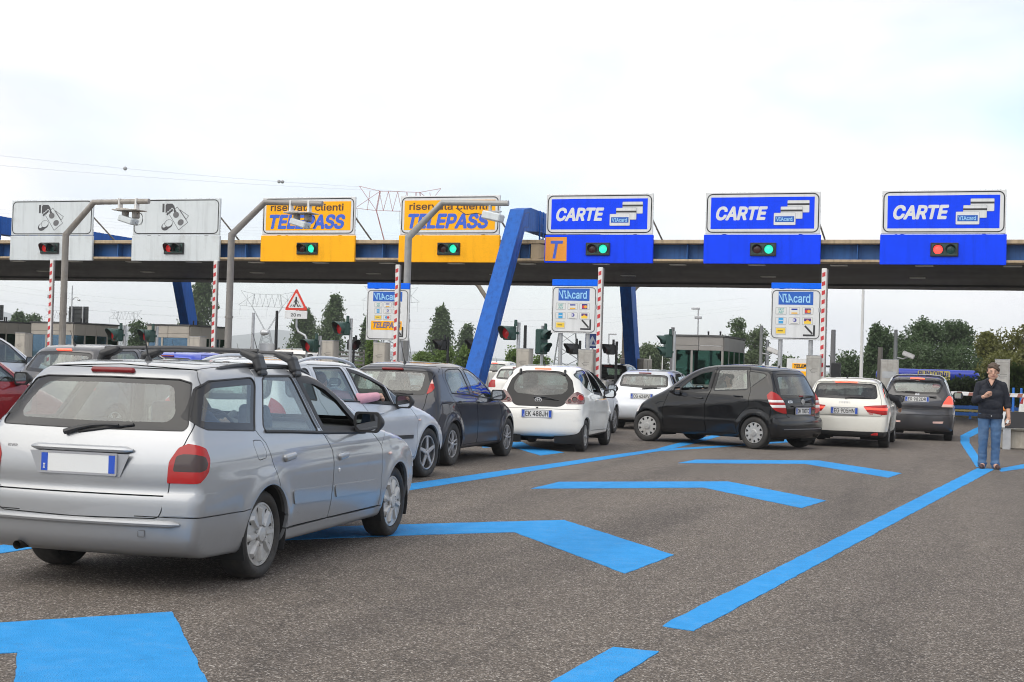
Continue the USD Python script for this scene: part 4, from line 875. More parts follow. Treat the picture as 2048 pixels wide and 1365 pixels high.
    if 'wiper' in sp:
        (v0, z0), (v1, z1), wl = sp['wiper']; pts = []
        for q in np.linspace(0, 1, 5):
            v, z = v0 + (v1 - v0) * q, z0 + (z1 - z0) * q + .02 * math.sin(math.pi * q); pts.append((b.at_rear(v, z) - .022, v, z))
        wi = obj('rear_wiper', W(tube(pts, [.018, .016, .012, .010, .008], 8)), PLASTIC, car)
        q0, q1 = .25, 1.25; bl = [(b.at_rear(v0 + (v1 - v0) * q, z0 + (z1 - z0) * q) - .008, v0 + (v1 - v0) * q, z0 + (z1 - z0) * q - .008) for q in np.linspace(q0, q1, 5)]
        obj('wiper_blade', W(tube(bl, .010, 6)), RUBBER, wi)
    if 'antenna' in sp:
        u, v, ln, lean = sp['antenna']; z = b.at_top(u, v)
        obj('aerial', W(cat_([tube([(u, v, z - .01), (u - .01, v, z + .03)], [.032, .012], 10), tube([(u - .01, v, z + .025), (u - .01 - ln * math.sin(lean), v, z + .025 + ln * math.cos(lean))], [.006, .003], 6)])), PLASTIC, car)
    if plate is not None:
        z0, z1 = sp['plate']; plate_on(car, b, plate, z0 * zs, z1 * zs)
    if extras: extras(car, b, W)
    return car, b
# ------------------------------------------------------------------ car shapes
XS = dict(L=4.369, belt=0.97, crown=0.05, bow=(0.12, 0.36), r=(0.042, 0.10), flare=0.018, gap=0.007,
    outline=[(.30, .20), (.10, .24), (.02, .31), (0, .40), (0, .50), (.005, .60), (.032, .645), (.028, .72), (.036, .80), (.062, .90), (.10, 1.0), (.145, 1.07), (.30, 1.275), (.40, 1.385), (.47, 1.418), (.62, 1.435), (.95, 1.452), (1.5, 1.458), (1.9, 1.445), (2.2, 1.395), (2.5, 1.285), (2.8, 1.155), (3.1, 1.02), (3.28, .955), (3.45, .925), (3.85, .865), (4.1, .785), (4.27, .67), (4.35, .54), (4.365, .42), (4.33, .29), (4.15, .21), (3.9, .19)],
    wsec=[(.15, .76), (.25, .80), (.45, .842), (.6, .85), (.8, .842), (.9, .818), (.97, .785), (1.05, .752), (1.2, .70), (1.35, .645), (1.45, .59), (1.6, .5)],
    low_taper=[(0, .055), (.35, .02), (.8, 0), (3.2, 0), (3.8, .03), (4.369, .13)], up_taper=[(0, .05), (.5, .02), (1.2, 0), (2.2, 0), (3.2, .03), (4.4, .10)],
    arches=[(.98, .31, .325), (3.52, .31, .325)], wheels=[(.98, .81, .298, .212), (3.52, .81, .298, .212)], wheel_style='blade8', tyre_w=.19,
    crease=[(.70, .74, .3, 4.2, .008, .10)],
    windows=[dict(p=[(.22, 1.08), (.38, 1.275), (.50, 1.322), (1.13, 1.347), (.90, 1.0), (.30, 1.027), (.22, 1.051)], frit=.045, glass='tint', name='quarter_window', round=.035, seal=.008),
             dict(p=[(1.05, 1.02), (1.24, 1.325), (1.30, 1.352), (1.72, 1.352), (1.91, .965), (1.88, .948), (1.06, .992)], glass='clear', name='rear_side_window', round=.02),
             dict(p=[(1.82, 1.352), (2.08, 1.343), (2.28, 1.300), (2.47, 1.21), (2.70, 1.045), (2.79, .935), (2.76, .915), (2.02, .945)], open=-1, open_frame=.045, name='front_side_window', round=.015)],
    hatch_glass=dict(p=[(0, 1.335), (.48, 1.33), (.565, 1.31), (.655, 1.045), (.64, 1.02), (0, 1.015)], frit=.06, clear=[(0, 1.30), (.42, 1.295), (.47, 1.28), (.56, 1.09), (.54, 1.065), (0, 1.06)], glass='tint', seal=.006, round=.02),
    screen=dict(p=[(0, 1.36), (.55, 1.35), (.70, .98), (0, .97)], frit=.05, glass='clear'),
    doors=[dict(p=[(1.16, 1.405), (1.13, 1.34), (.90, 1.01), (.99, .91), (1.05, .767), (1.13, .59), (1.22, .474), (1.30, .40), (1.33, .30), (2.075, .30), (2.085, .55), (2.08, .80), (1.975, .935), (1.80, 1.345), (1.74, 1.405)]),
           dict(p=[(1.752, 1.405), (1.812, 1.345), (1.987, .935), (2.092, .80), (2.097, .55), (2.087, .30), (3.12, .29), (3.12, .60), (3.11, .79), (2.95, .905), (2.80, .945), (2.50, 1.23), (2.32, 1.315), (2.10, 1.385), (1.95, 1.40)])],
    fuel=[(.79, .935), (.93, .93), (.97, .82), (.83, .805)],
    hatch=[(0, 1.415), (.54, 1.39), (.62, 1.28), (.69, 1.03), (.665, .93), (.615, .86), (.60, .63), (.56, .485), (0, .475)], hatch_u=.62,
    grooves=[dict(on='rear', p=[(-.605, .618), (.605, .618)], w=.009), dict(on='side', p=[(-.2, .492), (.62, .488), (.72, .50)], w=.006, u=(.02, .70)), dict(on='side', p=[(1.30, .305), (3.18, .295)], w=.008), dict(on='rear', p=[(-.545, 1.395), (.545, 1.395)], w=.006, u=(-.2, .8)),
             dict(on='side', p=[(1.13, 1.418), (.72, 1.412), (.55, 1.40)], w=.004), dict(on='side', p=[(3.12, .80), (3.25, .90), (3.30, .96)], w=.006)],
    pillars=[dict(p=[(1.745, 1.352), (1.80, 1.352), (1.975, .975), (1.93, .975)])],
    pads=[dict(name='bumper_corner', side=[(-.3, .645), (.30, .632), (.55, .605), (.62, .555), (.57, .498), (-.3, .502)], rear=[(.585, .4), (.585, .7), (1.2, .7), (1.2, .4)], round=.03, proud=.009)],
    lamps=[dict(name='tail_lamp', rear=[(.595, .685), (.595, .83), (.64, .915), (.72, .955), (.95, .955), (.95, .68)], side=[(-.3, .97), (.10, .957), (.20, .912), (.215, .85), (.19, .77), (.11, .70), (-.1, .685), (-.3, .68)], segs=[(.6, 1.0, 'red'), (.6, 1.0, 'smoke', [(.625, .765), (.635, .865), (.70, .885), (.95, .885), (.95, .765)], [(-.3, .885), (.12, .878), (.175, .86), (.185, .82), (.165, .785), (.12, .77), (-.3, .768)])], round=.02),
           dict(name='head_lamp', side=[(4.05, .56), (4.6, .50), (4.6, .72), (4.02, .74), (3.98, .66)], segs=[(.4, .9, 'white')], round=.02)],
    mirror=(2.60, 1.0, 1.05), handles=[(1.31, .80), (2.27, .755)], handle_kind='flap', third=(1.378, .14, .019), third_out=.02,
    wiper=((.14, .985), (-.22, 1.04), .5), antenna=(.78, -.03, .20, .35), plate=(.74, .855), seat_u=1.95, rear_seat_u=1.12, seat_h=1.14, dash_u=2.66)
ME = dict(L=3.84, belt=1.03, crown=0.055, bow=(0.16, 0.42), r=(0.06, 0.11), flare=0.022, gap=0.009, spine=.66,
    outline=[(.25, .2), (.08, .24), (.01, .31), (0, .42), (0, .52), (.03, .60), (.07, .645), (.06, .80), (.08, .97), (.14, 1.1), (.27, 1.35), (.35, 1.48), (.43, 1.545), (.62, 1.585), (.95, 1.615), (1.3, 1.622), (1.7, 1.605), (2.05, 1.55), (2.45, 1.385), (2.85, 1.16), (3.05, 1.06), (3.3, .96), (3.55, .84), (3.73, .68), (3.81, .52), (3.83, .38), (3.76, .26), (3.5, .2)],
    wsec=[(.15, .80), (.3, .84), (.5, .87), (.75, .88), (.95, .868), (1.03, .845), (1.1, .815), (1.3, .748), (1.5, .68), (1.6, .62), (1.75, .5)],
    low_taper=[(0, .06), (.4, .02), (.8, 0), (2.7, 0), (3.3, .03), (3.84, .14)], up_taper=[(0, .09), (.5, .045), (1.2, 0), (2.0, 0), (3.0, .05), (3.84, .1)],
    arches=[(.6, .315, .345), (3.168, .315, .345)], wheels=[(.6, .865, .312, .20), (3.168, .865, .312, .20)], wheel_style='cap10', tyre_w=.19,
    crease=[(.96, .72, .4, 2.9, .014, .10), (.50, .50, .8, 2.8, .010, .08)], steer=14,
    windows=[dict(p=[(2.42, 1.06), (2.40, 1.13), (2.16, 1.345), (1.95, 1.445), (1.66, 1.50), (1.70, 1.085), (2.35, 1.03)], open=1, open_frame=.035, name='front_side_window', round=.02, glass='clear'),
             dict(p=[(1.54, 1.498), (.92, 1.510), (.82, 1.145), (1.57, 1.095)], glass='tint', name='rear_side_window', round=.02, seal=.02),
             dict(p=[(.86, 1.485), (.55, 1.455), (.47, 1.415), (.76, 1.18)], glass='dark', name='quarter_window', round=.02)],
    hatch_glass=dict(p=[(0, 1.455), (.46, 1.44), (.54, 1.41), (.65, 1.06), (.62, 1.005), (0, 1.0)], frit=.05, glass='tint', seal=.008), screen=dict(p=[(0, 1.5), (.58, 1.48), (.72, 1.08), (0, 1.06)], frit=.05),
    doors=[dict(p=[(1.62, 1.545), (1.66, 1.08), (1.745, .83), (1.745, .28), (2.76, .28), (2.76, .72), (2.62, 1.06), (2.44, 1.19), (2.18, 1.385), (1.97, 1.49)]),
           dict(p=[(1.59, 1.545), (1.64, 1.08), (1.728, .83), (1.728, .28), (1.0, .28), (1.02, .54), (.89, .69), (.73, .83), (.74, 1.11), (.87, 1.55)])],
    hatch=[(0, 1.52), (.56, 1.49), (.66, 1.12), (.60, .98), (.53, .88), (.50, .66), (.40, .60), (0, .59)], hatch_u=.6,
    rear_bumper=[(-.4, .19), (.62, .19), (.62, .35), (.24, .50), (.20, .60), (.05, .62), (-.4, .60)], bumper_proud=.012,
    lamps=[dict(name='tail_lamp', rear=[(.78, 1.13), (.66, 1.05), (.56, .90), (.50, .67), (.62, .665), (.95, .72), (.95, 1.13)], side=[(-.4, 1.13), (.30, 1.12), (.36, 1.04), (.26, .86), (.12, .70), (-.1, .66), (-.4, .66)], segs=[(.6, .81, 'red'), (.81, .86, 'white'), (.86, .91, 'red'), (.91, .955, 'white'), (.955, 1.2, 'red')], round=.02),
           dict(name='head_lamp', side=[(3.42, .60), (4.0, .55), (4.0, .80), (3.50, .84), (3.36, .74)], segs=[(.4, .95, 'white')], round=.02)],
    mirror=(2.36, 1.05, 1.0), mirror_paint=True, handles=[(1.90, .93), (.98, 1.0)], third=(1.03, .055, .013), wiper=((0, 1.0), (-.42, 1.03), .5), antenna=(.62, .0, .05, .3), plate=(.69, .805), seat_u=1.5, rear_seat_u=.72, seat_h=1.30, dash_u=2.30)
AY = dict(L=3.405, belt=1.02, crown=0.06, bow=(0.17, 0.40), r=(0.07, 0.12), flare=0.022, gap=0.008,
    outline=[(.25, .24), (.07, .27), (.0, .34), (0, .50), (.015, .66), (.05, .76), (.10, .88), (.18, 1.06), (.32, 1.30), (.38, 1.40), (.47, 1.45), (.62, 1.475), (1.0, 1.50), (1.4, 1.495), (1.72, 1.445), (2.05, 1.30), (2.45, 1.07), (2.66, .97), (2.95, .88), (3.2, .74), (3.36, .56), (3.39, .40), (3.3, .27), (3.0, .21)],
    wsec=[(.15, .74), (.25, .775), (.5, .802), (.8, .80), (.95, .78), (1.05, .745), (1.2, .70), (1.4, .615), (1.5, .55), (1.65, .45)],
    low_taper=[(0, .05), (.3, .02), (.7, 0), (2.5, 0), (3.0, .03), (3.405, .13)], up_taper=[(0, .10), (.5, .04), (1.1, 0), (1.8, 0), (2.6, .05), (3.4, .1)],
    arches=[(.42, .285, .315), (2.76, .285, .315)], wheels=[(.42, .795, .28, .185), (2.76, .795, .28, .185)], wheel_style='seven', tyre_w=.165, crease=[(.72, .62, .3, 3.0, .010, .10)],
    windows=[dict(p=[(.40, 1.32), (.62, 1.392), (1.06, 1.415), (1.19, 1.01), (.66, 1.12)], glass='dark', name='rear_side_window', round=.03),
             dict(p=[(1.17, 1.41), (1.45, 1.37), (1.73, 1.286), (2.03, 1.10), (2.06, .96), (1.27, 1.005)], open=-1, open_frame=.03, name='front_side_window', round=.02)],
    hatch_glass=dict(p=[(0, 1.395), (.30, 1.385), (.43, 1.35), (.545, 1.23), (.605, 1.04), (.52, .885), (.42, .79), (.34, .775), (0, .775)], frit=.05, clear=[(0, 1.36), (.28, 1.35), (.41, 1.30), (.48, 1.18), (.48, 1.06), (.40, .99), (0, .96)], glass='dark', seal=.004), screen=dict(p=[(0, 1.40), (.52, 1.38), (.68, 1.0), (0, .98)], frit=.05),
    doors=[dict(p=[(1.12, 1.445), (1.22, 1.02), (1.10, .6), (.86, .355), (2.46, .32), (2.44, .60), (2.46, .84), (2.26, .99), (2.05, 1.14), (1.76, 1.33), (1.46, 1.42)])],
    lamps=[dict(name='tail_lamp', rear=[(.46, .845), (.52, .93), (.59, 1.01), (.66, 1.045), (.76, .99), (.95, .95), (.95, .84), (.70, .825), (.50, .825)], side=[(-.4, 1.08), (.30, 1.07), (.34, .98), (.33, .87), (.25, .82), (-.4, .80)], segs=[(.7, 1.2, 'red')], round=.03),
           dict(name='reflector', rear=[(.62, .545), (.9, .555), (.9, .465), (.66, .475)], side=[(-.3, .56), (.22, .555), (.22, .47), (-.3, .47)], segs=[(.4, .6, 'paint')], round=.02)],
    rear_bumper=[(-.4, .2), (.14, .2), (.16, .30), (.16, .73), (-.4, .73)], bumper_proud=.008,
    mirror=(2.10, .99, 1.0), handles=[(1.36, .88)], third=(1.425, .135, .016), third_out=.02, wiper=((.08, .93), (-.27, .905), .4), antenna=(.75, .05, .30, .5), plate=(.585, .705), seat_u=1.25, rear_seat_u=.60, seat_h=1.18, dash_u=1.98, dark_below=.27)
PU = dict(L=4.03, belt=1.02, crown=0.055, bow=(0.14, 0.40), r=(0.06, 0.12), flare=0.025, gap=0.008,
    outline=[(.25, .22), (.06, .26), (0, .34), (0, .55), (.03, .67), (.06, .82), (.09, .96), (.16, 1.06), (.32, 1.30), (.36, 1.39), (.42, 1.425), (.60, 1.45), (.85, 1.475), (1.3, 1.49), (1.7, 1.475), (2.0, 1.41), (2.3, 1.275), (2.7, 1.05), (2.95, .95), (3.3, .87), (3.7, .75), (3.94, .58), (4.01, .42), (3.94, .28), (3.7, .21)],
    wsec=[(.15, .76), (.25, .80), (.45, .835), (.7, .842), (.9, .828), (1.0, .80), (1.1, .765), (1.25, .70), (1.4, .625), (1.5, .56), (1.65, .45)],
    low_taper=[(0, .06), (.35, .02), (.8, 0), (2.9, 0), (3.5, .03), (4.03, .14)], up_taper=[(0, .09), (.5, .04), (1.1, 0), (2, 0), (3, .05), (4, .1)],
    arches=[(.70, .315, .345), (3.21, .315, .345)], wheels=[(.70, .83, .312, .20), (3.21, .83, .312, .20)], wheel_style='twin5', tyre_w=.19, crease=[(.93, .84, .5, 3.3, .012, .09)],
    windows=[dict(p=[(.72, 1.05), (.72, 1.25), (.80, 1.345), (.97, 1.382), (1.42, 1.391), (1.47, 1.025)], glass='clear', name='rear_side_window', round=.04),
             dict(p=[(1.57, 1.392), (1.86, 1.373), (2.10, 1.26), (2.27, 1.15), (2.47, .98), (2.45, .94), (1.62, 1.005)], glass='clear', name='front_side_window', round=.03)],
    hatch_glass=dict(p=[(0, 1.36), (.55, 1.35), (.60, 1.32), (.585, 1.05), (.55, 1.02), (0, 1.01)], frit=.05, clear=[(0, 1.33), (.46, 1.325), (.50, 1.30), (.50, 1.10), (.47, 1.075), (0, 1.07)], glass='tint', seal=.004), screen=dict(p=[(0, 1.40), (.55, 1.38), (.70, 1.0), (0, .98)], frit=.05),
    doors=[dict(p=[(.80, 1.405), (.66, 1.305), (.63, 1.055), (.72, .928), (.91, .797), (1.03, .666), (1.12, .45), (1.17, .285), (1.755, .285), (1.72, .60), (1.66, .95), (1.51, 1.41)]), dict(p=[(1.525, 1.41), (1.675, .95), (1.735, .60), (1.77, .285), (2.82, .28), (2.83, .75), (2.64, .92), (2.29, 1.19), (2.02, 1.35), (1.90, 1.40)])],
    hatch=[(0, 1.43), (.56, 1.415), (.615, 1.33), (.60, 1.02), (.60, .90), (.52, .62), (0, .60)], hatch_u=.7, fuel=[(.53, .90), (.66, .89), (.68, .78), (.55, .77)],
    lamps=[dict(name='tail_lamp', rear=[(.59, 1.0), (.62, 1.36), (.66, 1.38), (.95, 1.38), (.95, 1.0)], side=[(-.3, 1.01), (.20, 1.035), (.30, 1.13), (.37, 1.25), (.40, 1.37), (.36, 1.39), (-.3, 1.40)], segs=[(.9, 1.18, 'red'), (1.18, 1.27, 'pale'), (1.27, 1.5, 'red')], round=.015)],
    mirror=(2.33, 1.0, .95), handles=[(1.0, .92), (1.80, .90)], third=(1.375, .15, .018), third_out=.02, wiper=((.1, 1.0), (-.3, 1.03), .4), antenna=(.75, -.02, .36, .55), plate=(.55, .665), seat_u=1.55, rear_seat_u=.85, seat_h=1.2, dash_u=2.35)
PE = dict(L=4.43, belt=0.99, crown=0.055, bow=(0.14, 0.40), r=(0.06, 0.12), flare=0.02, gap=0.007,
    outline=[(.25, .22), (.05, .27), (0, .4), (0, .6), (.05, .7), (.08, .95), (.18, 1.13), (.38, 1.38), (.46, 1.43), (.65, 1.455), (1.0, 1.475), (1.5, 1.48), (1.9, 1.46), (2.2, 1.40), (2.6, 1.25), (3.0, 1.06), (3.2, .975), (3.5, .915), (3.8, .85), (4.1, .75), (4.33, .60), (4.41, .45), (4.35, .29), (4.1, .2)],
    wsec=[(.15, .79), (.25, .83), (.45, .87), (.7, .88), (.85, .865), (.95, .835), (1.05, .79), (1.2, .735), (1.4, .655), (1.5, .60), (1.65, .5)],
    low_taper=[(0, .06), (.35, .02), (.8, 0), (3.2, 0), (3.8, .03), (4.43, .14)], up_taper=[(0, .06), (.5, .03), (1.2, 0), (2.2, 0), (3.3, .04), (4.4, .1)],
    arches=[(.85, .325, .355), (3.56, .325, .355)], wheels=[(.85, .855, .32, .222), (3.56, .855, .32, .222)], wheel_style='five', tyre_w=.2, crease=[(.80, .80, .3, 4.2, .010, .10)],
    windows=[dict(p=[(.32, 1.08), (.47, 1.32), (.86, 1.372), (.86, 1.03)], glass='dark', name='quarter_window', round=.02), dict(p=[(1.0, 1.10), (1.0, 1.38), (1.60, 1.384), (1.76, 1.005), (1.20, 1.02)], glass='tint', name='rear_side_window', round=.02),
             dict(p=[(1.74, 1.38), (1.99, 1.337), (2.31, 1.259), (2.54, 1.189), (2.60, .955), (1.90, .991)], open=-1, open_frame=.03, name='front_side_window', round=.012), dict(p=[(2.61, 1.17), (2.89, 1.012), (2.83, .955), (2.65, .955)], glass='clear', name='corner_window', round=.012)],
    hatch_glass=dict(p=[(0, 1.38), (.50, 1.37), (.60, 1.05), (0, 1.03)], frit=.05, glass='tint'), screen=dict(p=[(0, 1.40), (.55, 1.39), (.72, 1.0), (0, .98)], frit=.05),
    doors=[dict(p=[(.93, 1.415), (.92, 1.0), (1.05, .8), (1.2, .5), (1.2, .29), (1.99, .29), (2.02, .6), (1.97, .84), (1.85, .95), (1.67, 1.41)]), dict(p=[(1.685, 1.41), (1.865, .95), (1.985, .84), (2.035, .6), (2.005, .29), (3.17, .29), (3.19, .75), (3.0, .93), (2.6, 1.23), (2.32, 1.305), (2.0, 1.385)])],
    lamps=[dict(name='tail_lamp', rear=[(.62, .80), (.62, 1.1), (.95, 1.1), (.95, .80)], side=[(-.3, 1.1), (.2, 1.1), (.2, .8), (-.3, .8)], segs=[(.5, 1.3, 'red')]), dict(name='head_lamp', side=[(3.95, .62), (4.6, .56), (4.6, .76), (4.0, .80)], segs=[(.4, .9, 'white')])],
    mirror=(2.64, .99, 1.0), handles=[(1.45, .90), (2.16, .85)], third=(1.36, .15, .016), third_out=.02, plate=(.72, .83), antenna=(.9, 0, .3, .5), seat_u=1.75, rear_seat_u=.95, seat_h=1.2, dash_u=2.6)
AU = dict(L=3.954, belt=0.99, crown=0.06, bow=(0.13, 0.40), r=(0.06, 0.11), flare=0.022, gap=0.008,
    outline=[(.22, .2), (.05, .23), (0, .32), (0, .58), (.02, .635), (.0, .70), (.02, .84), (.07, .93), (.16, 1.03), (.42, 1.29), (.38, 1.345), (.47, 1.385), (.62, 1.40), (.9, 1.42), (1.4, 1.425), (1.8, 1.395), (2.2, 1.265), (2.7, 1.03), (2.9, .94), (3.3, .87), (3.7, .75), (3.92, .56), (3.945, .40), (3.85, .25), (3.6, .2)],
    wsec=[(.15, .77), (.25, .82), (.5, .862), (.7, .868), (.85, .855), (.95, .82), (1.05, .775), (1.2, .71), (1.35, .645), (1.45, .57), (1.6, .45)],
    low_taper=[(0, .06), (.35, .02), (.8, 0), (2.9, 0), (3.5, .03), (3.954, .14)], up_taper=[(0, .07), (.5, .03), (1.1, 0), (2, 0), (3, .05), (4, .1)],
    arches=[(.70, .315, .34), (3.169, .315, .34)], wheels=[(.70, .855, .308, .225), (3.169, .855, .308, .225)], wheel_style='seven', tyre_w=.2, crease=[(.86, .78, .3, 3.7, .014, .08)],
    windows=[dict(p=[(.62, 1.10), (.75, 1.30), (1.35, 1.34), (1.40, 1.0), (.80, 1.02)], glass='dark', name='rear_side_window', round=.04), dict(p=[(1.45, 1.34), (1.80, 1.31), (2.15, 1.18), (2.46, .99), (1.50, .99)], open=-1, open_frame=.03, name='front_side_window', round=.03)],
    hatch_glass=dict(p=[(0, 1.30), (.50, 1.29), (.585, 1.265), (.635, 1.03), (.60, 1.0), (0, .99)], frit=.05, glass='dark', seal=.006), screen=dict(p=[(0, 1.34), (.55, 1.32), (.70, 1.0), (0, .98)], frit=.05),
    doors=[dict(p=[(1.40, 1.375), (1.42, .98), (1.36, .6), (1.20, .29), (2.78, .29), (2.78, .78), (2.55, .97), (2.18, 1.23), (1.82, 1.355)])],
    lamps=[dict(name='tail_lamp', rear=[(.37, .845), (.60, .87), (.95, .89), (.95, .67), (.78, .675), (.46, .725)], side=[(-.3, .9), (.24, .885), (.27, .80), (.20, .69), (-.3, .66)], segs=[(.6, .775, 'red'), (.775, .82, 'redon'), (.82, 1.0, 'red')], round=.012)],
    hatch=[(0, 1.34), (.60, 1.31), (.70, 1.0), (.72, .90), (.74, .66), (0, .645)], hatch_u=.6, dark_below=.335, mirror=(2.45, .98, 1.0), handles=[(1.58, .84)], third=(1.322, .21, .012), third_out=.02, wiper=((0, 1.0), (-.4, 1.02), .4), antenna=(.6, 0, .06, .4), plate=(.685, .805), seat_u=1.5, rear_seat_u=.85, seat_h=1.12, dash_u=2.35)
YP = dict(L=3.842, belt=1.02, crown=0.06, bow=(0.16, 0.40), r=(0.06, 0.12), flare=0.022, gap=0.008,
    outline=[(.22, .2), (.06, .23), (0, .32), (0, .58), (.02, .66), (.03, .74), (.02, .82), (.05, .95), (.11, 1.05), (.30, 1.32), (.24, 1.405), (.31, 1.46), (.5, 1.49), (.75, 1.52), (1.1, 1.54), (1.5, 1.53), (1.88, 1.445), (2.2, 1.30), (2.65, 1.05), (2.9, .96), (3.3, .88), (3.65, .75), (3.81, .55), (3.82, .38), (3.7, .25), (3.4, .2)],
    wsec=[(.15, .76), (.25, .80), (.5, .832), (.7, .838), (.85, .83), (1.0, .80), (1.1, .76), (1.3, .69), (1.45, .62), (1.55, .55), (1.7, .45)],
    low_taper=[(0, .06), (.35, .02), (.8, 0), (2.8, 0), (3.3, .03), (3.842, .14)], up_taper=[(0, .09), (.5, .05), (1.1, 0), (2, 0), (3, .05), (4, .1)],
    arches=[(.62, .30, .33), (3.01, .30, .33)], wheels=[(.62, .80, .296, .20), (3.01, .80, .296, .20)], wheel_style='seven', tyre_w=.185, crease=[(.80, .70, .3, 3.4, .010, .09)],
    windows=[dict(p=[(.62, 1.15), (.78, 1.36), (1.35, 1.41), (1.40, 1.05), (.80, 1.08)], glass='dark', name='rear_side_window', round=.04), dict(p=[(1.45, 1.41), (1.80, 1.38), (2.15, 1.22), (2.46, 1.02), (1.50, 1.03)], glass='dark', name='front_side_window', round=.03)],
    hatch_glass=dict(p=[(0, 1.375), (.48, 1.365), (.575, 1.285), (.50, 1.10), (.45, 1.085), (0, 1.08)], frit=.04, glass='tint', seal=.006), screen=dict(p=[(0, 1.42), (.55, 1.40), (.70, 1.02), (0, 1.0)], frit=.05),
    doors=[dict(p=[(1.40, 1.44), (1.42, 1.0), (1.40, .29), (2.60, .29), (2.60, .80), (2.45, 1.0), (2.18, 1.26), (1.82, 1.42)])],
    lamps=[dict(name='tail_lamp', rear=[(.54, .785), (.60, .90), (.69, 1.035), (.95, 1.04), (.95, .785)], side=[(-.3, 1.05), (.24, 1.04), (.30, .95), (.22, .79), (-.3, .78)], segs=[(.6, .85, 'pale'), (.85, 1.1, 'redon')], round=.012), dict(name='fog_lamp', rear=[(.36, .405), (.36, .45), (.60, .46), (.58, .405)], side=[(-.3, .5), (.3, .5), (.3, .3), (-.3, .3)], segs=[(.3, .6, 'pale')], round=.01)],
    hatch=[(0, 1.42), (.58, 1.38), (.66, 1.10), (.56, .90), (.53, .735), (0, .715)], hatch_u=.6, rear_bumper=[(-.4, .19), (.30, .19), (.30, .59), (-.4, .58)], bumper_proud=.012,
    mirror=(2.36, 1.03, 1.0), handles=[(1.58, .90)], third=(1.432, .15, .014), third_out=.02, wiper=((-.02, 1.09), (.28, 1.12), .3), antenna=(.55, 0, .06, .4), plate=(.90, 1.005), seat_u=1.45, rear_seat_u=.8, seat_h=1.2, dash_u=2.3)
